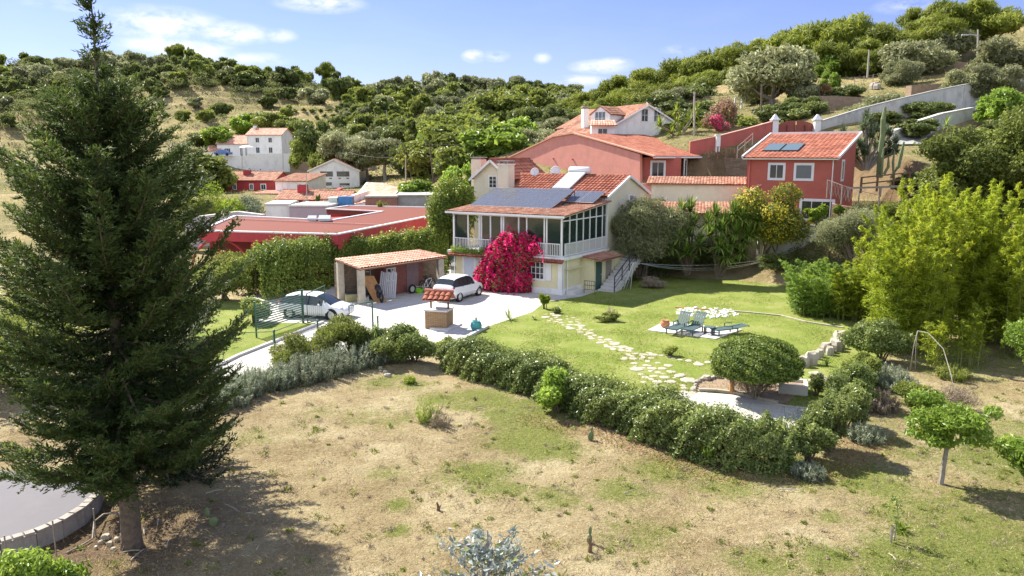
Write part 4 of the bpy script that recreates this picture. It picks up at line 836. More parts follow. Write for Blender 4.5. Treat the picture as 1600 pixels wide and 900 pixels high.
# balustrade above it
def fence(label, pts, hgt, mm, npost, rails, name='fence', pr=.05, rr=.035, gap=None, balus=0, group=None, cat='fence', wire=None):
    """pts (u,v,Y) at post feet"""
    P = [A(*p) for p in pts]; seg = [np.linalg.norm(P[i + 1] - P[i]) for i in range(len(P) - 1)]; T = sum(seg); e = empty(name, P[0], label, cat, group)
    def at_(t):
        d = t * T
        for i, s_ in enumerate(seg):
            if d <= s_ or i == len(seg) - 1: return P[i] + (P[i + 1] - P[i]) * min(1, d / s_)
            d -= s_
    up = np.array((0, 0, 1.))
    for i in range(npost): p = at_(i / (npost - 1)); MB().tube([p - up * .3, p + up * hgt], pr, 7).build('post', mm, e)
    r = MB()
    for f_ in rails:
        for i in range(npost - 1): r.bar(at_(i / (npost - 1)) + up * hgt * f_, at_((i + 1) / (npost - 1)) + up * hgt * f_, rr)
    if balus: n_ = int(T / balus); [r.bar(at_(i / n_) + up * .05, at_(i / n_) + up * hgt * .98, .03) for i in range(n_ + 1)]
    r.build('rails', mm, e)
    if wire is not None:
        q = MB(); n_ = int(T / .3)
        for i in range(n_): a_, b_ = at_(i / n_), at_((i + 1) / n_); q.bar(a_ + up * .05, b_ + up * hgt, .012).bar(b_ + up * .05, a_ + up * hgt, .012)
        for f_ in (.33, .66, .98): q.bar(at_(0) + up * hgt * f_, at_(1) + up * hgt * f_, .012) if len(P) == 2 else None
        q.build('wire_mesh', wire, e)
    return e
fence('brown balustrade on top of the rubble terrace wall', [(1108, 244, 78.6), (1162, 243, 78)], .95, M_wood, 5, (.95, .1), balus=.25)
fence('slanting brown handrail beside the red house roof', [(1152, 243, 76), (1176, 222, 78)], .9, M_greyw, 3, (.95, .5))
fence('wire fence with mesh beside the red house', [(1292, 303, 60), (1330, 318, 58), (1372, 328, 57)], 1.1, M_greyw, 4, (.98,), wire=M_greyw)
fence('rustic timber post-and-rail fence below the tall cactus', [(1345, 296, 62.5), (1420, 288, 63)], 1.0, M_wood, 4, (.95, .45), pr=.09, rr=.1)
fence('lower timber rail fence at the foot of the cactus terrace', [(1325, 303, 60), (1425, 300, 60.5)], .5, M_greyw, 3, (.9,), pr=.09, rr=.14)
fence('thin wooden deck railing high above the magenta bush', [(1090, 168, 108), (1188, 158, 110)], 1.0, M_greyw, 7, (.95, .5))
fence('rough stick fence across the upper terrace', [(1335, 132, 105), (1378, 124, 108)], .9, M_greyw, 4, (.9, .4))

# white house with dormer
Ou, Wu, Hu = onpix(957, 1037, 222, 212, 92, radians(20)); zt = A(1000, 165, 95)[2]; He = A(958, 196, 92)[2] - Ou[2]
D = 15.0; Wd = 9.2
wh_, ff = house('dormer_house', 'white house with old orange tiles and a dormer, rising behind the rose-red roof', None, A(957, 222, 90), radians(22), Wd, D, He, M_white, M_tileo, 'gable_y', zat(92, 164) - zat(90, 222) - He, .2,
     wins=[('f', 3.7, zat(91.3, 190) - A(957, 222, 90)[2], .95, 1.5, dict(cols=2, rows=2)), ('f', 5.4, zat(91.8, 190) - A(957, 222, 90)[2], .95, 1.5, dict(cols=2, rows=2))], trim=M_trim, found=4)
ov = A(923, 201, 91); fd = frame(ov, radians(-40)); zt = A(941, 167, 91)[2] - ov[2]
mb = MB(); dw = 2.6; hd = zt * .62
mb.box((0, 0, -1), (dw, 3.5, hd), fd); mb.add([fd(0, 0, hd), fd(dw, 0, hd), fd(dw / 2, 0, zt), fd(0, 3.5, hd), fd(dw, 3.5, hd), fd(dw / 2, 3.5, zt)], [(0, 1, 2), (3, 5, 4), (0, 2, 5, 3), (1, 4, 5, 2)]); dm = mb.build('dormer', M_white, wh_)
tileroof('dormer_roof', fd(dw + .2, -.1, hd), fd(dw + .2, 3.6, hd), fd(dw / 2, 3.6, zt + .06), fd(dw / 2, -.1, zt + .06), M_tileo, dm, .3, .5); tileroof('dormer_roof', fd(-.2, 3.6, hd), fd(-.2, -.1, hd), fd(dw / 2, -.1, zt + .06), fd(dw / 2, 3.6, zt + .06), M_tileo, dm, .3, .5)
window(fd, .55, .4, 1.5, 1.5, dm, cols=3, rows=2, glass=M_blueg)
tileroof('lower_roof', A(862, 213, 92), A(925, 210, 90), A(950, 178, 96), A(915, 180, 99), M_tileo, wh_, .3, .5)
tileroof('lower_roof', A(848, 219, 94), A(866, 214, 92), A(880, 202, 97), A(872, 204, 99), M_tileo, wh_, .3, .5)
fch = frame(A(914, 192, 93), .3); c = MB().box((-.35, -.35, -1), (.35, .35, 1.6), fch).build('chimney', M_white, wh_); MB().box((-.25, -.25, 1.603), (.25, .25, 1.8), fch).box((-.42, -.42, 1.8), (.42, .42, 1.9), fch).build('chimney_cap', M_curb, c)
pe = empty('porch', A(940, 214, 88), 'small white porch with an arched tiled canopy in front of the dormer house', 'porch')
fpp = frame(A(924, 216, 88), 0); MB().box((0, 0, -1.5), (2.6, 1.5, 1.6), fpp).build('wall', M_white, pe); tileroof('canopy', fpp(-.2, -.6, 1.4), fpp(2.8, -.6, 1.4), fpp(2.7, .8, 2), fpp(0, .8, 2), M_tilep, pe, .3, .5); window(fpp, .7, .1, 1.1, 1.0, pe)

# ------------------------------------------------------------------ long low crimson building
cr = empty('crimson_hall', (-15, 57, 0), 'long low crimson building with a flat brown-red roof and white roof edging', 'building')
zR = 3.7
C1 = G(527, 367, zR); C2 = G(676, 337, zR); C3 = G(313, 361, zR); C4 = G(368, 338, zR - .0); C5 = G(512, 331, zR); C6 = G(600, 331.5, zR)
B2 = G(598, 331, zR); I1 = G(510, 327, zR); I2 = G(545, 322, zR); Cb = G(690, 325, zR)
front = [C3, C1, C2, Cb, I2, I1, B2 + (G(520, 343, zR) - B2) * 0, G(518, 345, zR), C4]
poly = [tuple(p[:2]) for p in front]
rf = MB().prism(ccw(poly), zR - .45, zR).build('flat_roof', M_tiler, cr)
rfc = MB()
pp = ccw(poly)
for i in range(len(pp)):
    a_, b_ = np.array((*pp[i], zR + .05)), np.array((*pp[(i + 1) % len(pp)], zR + .05)); rfc.bar(a_, b_, .26, .1)
rfc.bar(np.array((*poly[1], zR + .03)) * .0 + (C1 + (C3 - C1) * .02) + np.array((0, 0, .04)), C2 * .0 + (C1 + (C2 - C1) * .02) + np.array((0, 0, .05)), .1, .05)
rfc.build('roof_edging', M_trim, cr)
n1 = (C1 - C3); n1 /= np.linalg.norm(n1); n2 = (C2 - C1); n2 /= np.linalg.norm(n2)
def fascia(a_, b_, z0, z1, out, mm):
    d = (b_ - a_); d[2] = 0; d /= np.linalg.norm(d); n_ = np.array((d[1], -d[0], 0)) * out
    return MB().add([*(np.array((*p[:2], z)) + n_ * k for p in (a_, b_) for z in (z0, z1) for k in (0, 1))], [(0, 1, 5, 4), (2, 6, 7, 3), (1, 3, 7, 5), (0, 4, 6, 2), (0, 2, 3, 1), (4, 5, 7, 6)]).build('fascia', mm, cr)
fascia(C3, C1 + n1 * .12, zR - .7, zR - .004, .12, M_crim); fascia(C1, C2, zR - 1.05, zR - .006, .12, M_crim)
# walls and dark porch openings under the roof
inn = [p + (np.array((-17, 66, 0)) - p) * .06 for p in (C3, C1, C2)]
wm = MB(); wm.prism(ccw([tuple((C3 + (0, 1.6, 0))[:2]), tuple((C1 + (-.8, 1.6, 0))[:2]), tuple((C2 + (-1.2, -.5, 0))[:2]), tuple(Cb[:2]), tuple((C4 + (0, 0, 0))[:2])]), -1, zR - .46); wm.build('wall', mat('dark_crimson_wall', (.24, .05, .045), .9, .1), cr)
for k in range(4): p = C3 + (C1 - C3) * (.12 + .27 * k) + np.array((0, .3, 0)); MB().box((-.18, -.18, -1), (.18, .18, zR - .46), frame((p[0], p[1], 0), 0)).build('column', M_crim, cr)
arc = MB(); p0 = G(325, 392, zR - 2.2) + np.array((0, -.4, 0)); p0[1] = C3[1] - .3; rr = 2.1
pts = [np.array((xat(347, C3[1], 1) + rr * cos(t), C3[1] - .3, 1.0 + rr * sin(t))) for t in np.linspace(0, pi, 15)]
arc.tube([pts[0] - np.array((0, 0, 2))] + pts + [pts[-1] - np.array((0, 0, 2))], .1, 6); arc.build('arch_rib', M_crim, cr)
for t in (.35, .6): p = C3 + (C1 - C3) * t + np.array((0, 1.52, 0)); window(frame((p[0], p[1], 0), atan2(n1[1], n1[0])), 0, .9, 1.4, 1.3, cr)
# roof joints and skylights
q = MB(); m0 = C4 + (C3 - C4) * .25; m1 = G(598, 353, zR); q.bar(m0 + (0, 0, .08), m1 + (0, 0, .08), .1, .07).bar(m1 + (0, 0, .081), C1 + (C2 - C1) * .42 + np.array((0, 0, .081)), .1, .07).build('roof_joint', M_pink, cr)
for (u0, u1, v0, v1) in ((480, 494, 345, 342), (497, 516, 345.5, 341.5)):
    a_, b_, c2, d_ = G(u0, v0, zR + .1), G(u1, v0, zR + .1), G(u1 + 1, v1, zR + .1), G(u0 + 2, v1, zR + .1); MB().slab([a_ + (0, 0, .2), b_ + (0, 0, .2), c2 + (0, 0, .3), d_ + (0, 0, .3)], .2).build('skylight', M_heater, cr)
# pale ramp wall beside the crimson hall, white parapet of the next roof
wall('pale sloping ramp wall between the crimson hall and ivy hedge', [(600, 392, 58.5, 3), (640, 374, 62, 3), (674, 359, 66, 3)], .5, M_lightc)
wall('cream parapet of the flat-roofed shed behind the cypress', [(290, 340, 74, 3), (372, 330, 78, 3), (412, 335, 76, 3)], .5, M_lightc)

# ------------------------------------------------------------------ village houses in the valley
def vh(name, label, uL, uR, vb, ve, Y, ang, d_, wallm, roofm, roof, vr, wins=(), **k):
    a = radians(ang); O_, w_, h_ = onpix(uL, uR, vb, ve, Y, a); rz = (zat(Y + (d_ / 2 if roof == 'gable_x' else (d_ if roof == 'shed' else 0)), vr) - (O_[2] + h_)) if vr else .2
    W_ = [(f_, w_ * s_, h_ * z_, w_ * ww, h_ * hh, kw) for (f_, s_, z_, ww, hh, kw) in wins]
    return house(name, label, None, O_, a, w_, d_, h_, wallm, roofm, roof, rz, .3, W_, pitch=.4, **k)
S = dict(cols=2, sur=.1)
vh('two_storey_house', 'white two-storey house with dark corner stripe, highest in the valley', 387, 441, 243, 210.5, 192, -4, 8, M_white, M_tilep, 'gable_x', 201, [('f', .25, .12, .11, .28, S), ('f', .62, .12, .11, .28, S), ('f', .25, .62, .11, .24, S), ('f', .62, .62, .11, .24, S)], chimneys=[(.6, 4, 7.3, .7, M_white)])
vh('single_storey_wing', 'white single-storey house adjoining the two-storey white house', 340, 387, 245, 224.5, 192, 0, 7, M_white, M_tilep, 'gable_x', 212, [('f', .24, .15, .2, .5, dict(cols=3)), ('f', .76, .05, .09, .62, S), ('f', .93, .05, .05, .62, S)])
vh('small_outbuilding', 'tiny outbuilding with a pinkish tiled roof at the far end of the white terrace', 318, 340, 245, 236, 190, 0, 5, M_white, M_tilep, 'shed', 227)
wall('long white terrace wall holding up the white houses', [(335, 243, 183, 3), (388, 243.5, 183, 4), (389, 241, 183, 4.5), (468, 239, 183, 4.5)], .5, M_white)
pa = A(386, 243, 182); e = empty('parasol', (pa[0], pa[1], pa[2]), 'white parasol on the terrace of the white house', 'parasol'); MB().tube([pa, pa + (0, 0, 2.3)], .05, 6).build('pole', M_alu, e); MB().lathe(pa + (0, 0, 1.9), [(1.7, 0), (1.2, .25), (.05, .5)], 8).build('canopy', M_trim, e)
pa = A(349, 243.5, 182); e = empty('parked_car', pa, 'tiny blue and white car parked on the white terrace', 'car'); MB().box((-1.9, -.8, .3), (1.9, .8, .85), frame(pa, 0)).add([tuple(pa + np.array(q)) for q in ((-1.4, -.75, .85), (1.2, -.75, .85), (1.2, .75, .85), (-1.4, .75, .85), (-.9, -.6, 1.4), (.6, -.6, 1.4), (.6, .6, 1.4), (-.9, .6, 1.4))], [(0, 1, 5, 4), (1, 2, 6, 5), (2, 3, 7, 6), (3, 0, 4, 7), (4, 5, 6, 7)]).build('body', mat('blue_paint', (.12, .2, .42), .4, .1), e)
[MB().lathe(pa + (x, -.82, .32), [(.32, -.1), (.32, .1)], 12, ((0, 1, 0), (1, 0, 0), (0, 0, 1))).build('wheel', M_black, e) for x in (-1.2, 1.2)]
vh('red_cottage', 'crimson cottage with mottled old tiles and small white windows', 356, 429, 302, 281.5, 140, -3, 9, M_crim, M_tileo, 'gable_x', 268.5, [('f', .12, .3, .07, .4, S), ('f', .48, .3, .07, .4, S), ('f', .72, .3, .1, .4, S)], chimneys=[(2.6, 3, 4.0, 1.1, M_crim)])
vh('red_outhouse', 'crimson outhouse with a sloping wall at the end of the red cottage', 320, 352, 305, 287, 142, 8, 7, M_crim, M_tileo, 'shed', 274)
wall('crimson garden wall dropping away behind the bright shrubs', [(285, 290, 140, 3), (320, 278, 142, 3.5), (346, 270, 144, 4)], .4, M_crim, M_tilep)
vh('white_barn', 'low white barn with rusty orange tiles, between red cottage and gabled house', 431, 480, 304, 283, 132, -10, 8, M_white, M_tileo, 'shed', 271)
vh('gabled_white_house', 'white gabled house with wide dark shuttered window bands', 484, 562, 291, 266.5, 150, 3, 14, M_white, M_tileo, 'gable_y', 249, [('f', .22, .62, .25, .32, dict(cols=4, frame_m=M_dark)), ('f', .55, .62, .25, .32, dict(cols=4, frame_m=M_dark)), ('f', .22, .05, .22, .2, dict(cols=2, frame_m=M_dark)), ('f', .6, .05, .2, .14, dict(cols=2, frame_m=M_wood)),
     ('f', .26, .47, .05, .07, dict(cols=1, frame_m=M_wood)), ('f', .40, .47, .05, .07, dict(cols=1, frame_m=M_wood)), ('f', .58, .47, .05, .07, dict(cols=1, frame_m=M_wood)), ('f', .74, .47, .05, .07, dict(cols=1, frame_m=M_wood))], trim=M_trim)
vh('red_farmhouse', 'low red farmhouse with old tiles and white-edged openings, near the lilac wall', 432, 500, 322, 312, 112, 0, 9, M_crim, M_tileo, 'gable_x', 297, [('f', .12, .1, .12, .7, S), ('f', .4, .1, .1, .7, S), ('f', .62, .1, .12, .7, S)], chimneys=[(3.0, 3.5, 2.9, 1.3, M_crim)])
vh('tiled_shed', 'low shed with sagging speckled tiles beside the red farmhouse', 496, 546, 322, 311, 108, 4, 8, M_pink, M_tileo, 'gable_x', 299, [('f', .2, .1, .15, .7, S)])
wall('bright red sloping parapet between old tiled sheds', [(503, 309, 110, 2.5), (533, 294, 122, 2.5)], .5, M_crim, M_crim)
vh('tiled_porch', 'flat porch roof with pale pink edge in front of the red cottage', 398, 437, 305, 303, 128, -4, 5, M_crim, M_tilep, 'shed', 298)
oh_ = empty('orange_roof_hall', A(590, 322, 92), 'broad hall with a smooth orange mono-pitch roof and white gable wall', 'hall')
k1, k2, k3, k4 = A(546, 321, 92), A(606, 309, 90), A(641, 288, 116), A(574, 285.5, 118)
tileroof('roof', k1, k2, k3, k4, M_tilep, oh_, .5, 1.2, .03); MB().bar(k1, k4, .3, .15).bar(k2, k3, .3, .15).bar(k4, k3, .3, .15).build('roof_edging', M_trim, oh_)
MB().add([k2 - Z3 * 5, k2 - Z3 * .05, k3 - Z3 * .05, k3 - Z3 * 8, k1 - Z3 * 4, k1 - Z3 * .05, k4 - Z3 * 8, k4 - Z3 * .05], [(0, 3, 2, 1), (4, 0, 1, 5), (4, 5, 7, 6), (6, 7, 2, 3)]).build('wall', M_white, oh_)
wall('white upstand wall dividing the orange hall roof', [(551, 306, 93, 1.2), (575, 298, 98, 1.2)], .4, M_white, M_white)
vh('grey_block', 'grey concrete block with a sloping cement roof above the crimson hall', 622, 700, 324, 307, 88, 6, 9, M_grey, M_grey, 'flat', None)
vh('brick_store', 'small brown brick store between the orange hall and grey block', 571, 621, 322, 309, 87, 3, 5, M_brick, M_curb, 'flat', None)
vh('lilac_building', 'long flat lilac-walled building behind the crimson roof', 453, 512, 345, 323, 84, -3, 6, M_lilac, M_lightc, 'flat', None)
vh('white_flat_building', 'flat-roofed white building end, adjoining the lilac-walled one', 416, 453, 344, 321, 84, 8, 6, M_white, M_lightc, 'flat', None)
vh('crimson_block', 'short crimson flat-roofed block filling the corner by the lilac wall', 513, 545, 345, 328, 84, 0, 4, M_crim, M_lightc, 'flat', None)
p = A(530, 322, 88); e = empty('water_tank', p, 'square blue water tank by a grey-green cabinet on the roofs', 'water tank'); MB().box((-.1, 0, -.6), (1.5, 1.2, 1.05), frame(p, 0)).build('tank_body', mat('tank_blue', (.05, .17, .36), .5, .1), e); MB().box((.3, .3, 1.053), (.8, .8, 1.15), frame(p, 0)).build('tank_lid', M_trim, e)
p = A(519, 322, 88); e = empty('utility_cabinet', p, 'pale grey-green cabinet beside the blue water tank', 'cabinet'); MB().box((-.4, 0, -.6), (.6, 1, .9), frame(p, 0)).build('cabinet_body', mat('sage', (.45, .50, .44), .6, .05), e); MB().box((-.45, -.05, .903), (.65, 1.05, 1.0), frame(p, 0)).build('cabinet_top', M_trim, e)
wall('rough dry-stone ruin wall beside the white terrace', [(455, 250, 170, 3), (488, 254, 165, 3)], .8, M_rubble)

# ------------------------------------------------------------------ carport
cp_ = empty('carport', (-9, 50, 0), 'open carport with a pink clay-tiled roof on rough stone pillars', 'carport')
q1, q2, q3, q4 = G(563, 420, 2.35), G(699, 401, 2.35), G(655, 391, 2.7), G(523, 405, 2.7)
tileroof('tiled_roof', q1, q2, q3, q4, M_tilep, cp_, .24, .4, .06, seed=9)
def lerp4(a_, b_): return q1 * (1 - a_) * (1 - b_) + q2 * a_ * (1 - b_) + q3 * a_ * b_ + q4 * (1 - a_) * b_
for (a_, b_) in ((.035, .12), (.035, .93), (.95, .12)):
    p = lerp4(a_, b_); MB().box((-.2, -.2, -.1), (.2, .2, p[2] - .16), frame((p[0], p[1], 0), .5)).build('pillar', M_stone, cp_)
q = MB()
for b_ in (.08, .5, .95): q.bar(lerp4(.01, b_) - (0, 0, .13), lerp4(.99, b_) - (0, 0, .13), .12, .12)
for a_ in np.linspace(.02, .98, 11): q.bar(lerp4(a_, .02) - (0, 0, .085), lerp4(a_, .98) - (0, 0, .085), .07, .07)
q.build('roof_timbers', M_wood, cp_)
# back wall of the yard (rubble) and red shed under the roof
qb = lerp4(.02, 1.05); qe = lerp4(1.25, 1.08)
wl = empty('yard_wall', (qb[0], qb[1], 0), 'rubble-stone back wall of the carport, half covered with ivy', 'wall'); MB().bar((qb[0], qb[1], 1.1), (qe[0], qe[1], 1.1), .4, 2.6).build('masonry', M_rubble, wl)
sh0 = lerp4(.42, .55); aC = atan2(*(q2 - q1)[[1, 0]])
sh = empty('red_shed', (sh0[0], sh0[1], 0), 'faded red timber shed standing under the carport', 'shed'); fS = frame((sh0[0], sh0[1], 0.03), aC)
MB().box((0, 0, 0), (3.4, 1.3, 2.1), fS).build('wall', mat('faded_red_boards', (.23, .085, .07), .85, .2, 5), sh); MB().box((1.9, -.04, .05), (3.0, -.003, 1.95), fS).build('door', mat('mauve_boards', (.22, .15, .15), .85, .15, 5), sh); window(fS, .15, .95, .8, .9, sh)
# clutter under the carport
def put(a_, b_, z=.02): p = lerp4(a_, b_); return np.array((p[0], p[1], z))
p = put(.18, .25); e = empty('plywood_sheet', p, 'orange-brown board leaning at a slant in the carport', 'board'); MB().slab([p + (-.75, .5, 1.55), p + (.1, .4, 1.6), p + (1.0, -.3, .02), p + (.2, -.3, .0)], .05).build('sheet', M_woodl, e)
p = put(.36, .26); e = empty('leaning_slats', p, 'bundle of pale grey corrugated strips leaning inside the carport', 'planks'); q = MB()
for i in range(9): q.bar(p + (i * .13 - .55, -.2 + .03 * (i % 2), .02), p + (i * .12 - .4, .35, 1.75 - .05 * (i % 3)), .1, .03, up=(0, 1, 0))
q.build('slats', mat('pale_plank', (.50, .50, .52), .6, .08), e)
p = put(.72, .22); e = empty('lime_bucket', p, 'lime green tub on the ground in front of the red shed', 'tub'); MB().lathe(p, [(.2, 0), (.3, .3), (.33, .32), (.28, .31), (.18, .04)], 14).build('tub', M_lime, e)
MB().tube([p + (-.3, 0, .31), p + (-.2, 0, .46), p + (.2, 0, .46), p + (.3, 0, .31)], .012, 5).build('handle', M_trim, e)
def wheel(mb_t, mb_r, c, r, ax, wd=.06, spokes=10):
    ax = np.array(ax, float); ax /= np.linalg.norm(ax); up = np.array((0, 0, 1.)); sx = np.cross(up, ax); sx /= np.linalg.norm(sx); c = np.array(c, float)
    n = 20; pts = [c + (sx * cos(t) + up * sin(t)) * (r - wd / 2) for t in np.linspace(0, 2 * pi, n + 1)]; mb_t.tube(pts, wd / 2, 6, cap=False)
    for i in range(spokes): t = 2 * pi * i / spokes; mb_r.bar(c, c + (sx * cos(t) + up * sin(t)) * (r - wd), .012)
    mb_r.tube([c - ax * .05, c + ax * .05], .03, 6)
def bicycle(p, ang, fm, label, group=None):
    e = empty('bicycle', p, label, 'bicycle', group); d = np.array((cos(ang), sin(ang), 0)); ax = np.array((-sin(ang), cos(ang), .12)); z = np.array((0, 0, 1.)); P = lambda x, h_: np.array(p) + d * x + z * h_
    for x in (-.52, .52): t, r = MB(), MB(); wheel(t, r, P(x, .34), .34, ax, .05); w_ = t.build('wheel', M_black, e); r.build('spokes', M_alu, w_)
    f_ = MB(); BB, ST, HT, HB = P(-.08, .3), P(-.22, .82), P(.36, .86), P(.40, .7)
    for a_, b_ in ((BB, ST), (ST, HT), (BB, HB), (P(-.52, .34), BB), (P(-.52, .34), ST), (HT, HB)): f_.tube([a_, b_], .022, 6)
    f_.build('frame', fm, e); MB().tube([HT, HB, P(.52, .34)], .018, 6).build('fork', fm, e)
    MB().tube([HT, P(.34, .98)], .014, 5).tube([P(.34, .98) - ax * .28, P(.34, .98) + ax * .28], .014, 5).build('handlebar', M_dark, e); MB().bar(P(-.36, .92), P(-.12, .93), .12, .05).tube([ST, P(-.24, .92)], .014, 5).build('saddle', M_black, e)
    return e
bicycle(put(.86, .3), aC + .2, M_trim, 'white-framed bicycle parked beside the red shed'); bicycle(put(.96, .62), aC + .1, M_dark, 'dark bicycle in the shade behind the white-framed one')
# motor scooter
p = put(.215, .12); e = empty('motorcycle', p, 'black motorcycle standing by the front pillar of the carport', 'motorcycle'); d = np.array((-.45, .89, 0)); ax = np.array((.89, .45, 0))
for x in (-.65, .65): t, r = MB(), MB(); wheel(t, r, p + d * x + (0, 0, .32), .32, ax, .13, 6); w_ = t.build('wheel', M_black, e); r.build('rim', M_alu, w_)
q = MB(); q.tube([p + d * -.6 + (0, 0, .7), p + d * -.1 + (0, 0, .78), p + d * .2 + (0, 0, .9), p + d * .38 + (0, 0, .85)], [.1, .17, .2, .1], 8); q.build('tank_and_seat', M_dark, e, smooth=True)
q = MB().bar(p + d * -.35 + (0, 0, .45), p + d * .3 + (0, 0, .45), .28, .34); q.build('engine', M_dark, e); MB().tube([p + d * .42 + (0, 0, 1.0), p + d * .65 + (0, 0, .32)], .04, 6).tube([p + d * .4 - ax * .35 + (0, 0, 1.05), p + d * .42 + (0, 0, 1.0), p + d * .4 + ax * .35 + (0, 0, 1.05)], .02, 6).build('fork_and_bars', M_alu, e)
MB().lathe(p + d * .5 + (0, 0, .92), [(.001, 0), (.09, .02), (.1, .1), (.001, .14)], 10, (d, ax, np.array((0, 0, 1.)))).build('headlight', M_lamp, e)
p = put(.66, .3); e = empty('cart_wheel', p, 'spare wheel leaning against the red shed by the lime tub', 'wheel'); t, r = MB(), MB(); wheel(t, r, p + (0, 0, .33), .33, (-sin(aC), cos(aC), .2), .15, 5); t.build('tyre', M_black, e); MB().lathe(p + (0, 0, .33), [(.19, -.05), (.19, .05)], 12, ((-sin(aC), cos(aC), .2), (cos(aC), sin(aC), 0), (0, 0, 1))).build('rim', M_alu, e)
def crate(p, s_, mm, label, ang=.3):
    e = empty('storage_box', p, label, 'box'); f_ = frame(p, ang); MB().box((-s_[0] / 2, -s_[1] / 2, 0), (s_[0] / 2, s_[1] / 2, s_[2]), f_).build('box_body', mm, e, bevel=.02); MB().box((-s_[0] / 2 - .02, -s_[1] / 2 - .02, s_[2] + .003), (s_[0] / 2 + .02, s_[1] / 2 + .02, s_[2] + .05), f_).build('lid', M_dark, e); return e
crate(put(.06, .6), (.8, .6, .5), mat('olive_crate', (.3, .28, .14), .8, .2), 'olive storage box among the clutter at the dark end of the carport'); crate(put(.27, .55), (.9, .6, .9), M_dark, 'tall black box standing in the shade of the carport'); crate(put(.1, .3), (.7, .5, .35), M_lightc, 'low pale box at the foot of the slanting board')
p = put(.27, .8); e = empty('ladder', p, 'pale ladder leaning on the rubble wall inside the carport', 'ladder'); q = MB().bar(p + (0, -.5, 0), p + (0, 0, 2.2), .05).bar(p + (.4, -.55, 0), p + (.4, -.05, 2.2), .05); q.build('rails', M_greyw, e); q = MB(); [q.bar(p + (0, -.5 + .5 * t, 2.2 * t), p + (.4, -.55 + .5 * t, 2.2 * t), .03) for t in np.linspace(.1, .9, 8)]; q.build('rungs', M_greyw, e)
# teal panel beside the house door
p = G(713, 432); e = empty('teal_lattice_gate', p, 'narrow teal metal gate in the shade beside the villa', 'gate'); q = MB(); fT = frame(p, -.5); [q.box((x, 0, .1), (x + .04, .04, 2.2), fT) for x in np.linspace(-.5, .1, 7)]; q.box((-.5, 0, .1), (.14, .04, .16), fT).box((-.5, 0, 2.14), (.14, .04, 2.2), fT); q.build('bars', M_bluegreen, e)

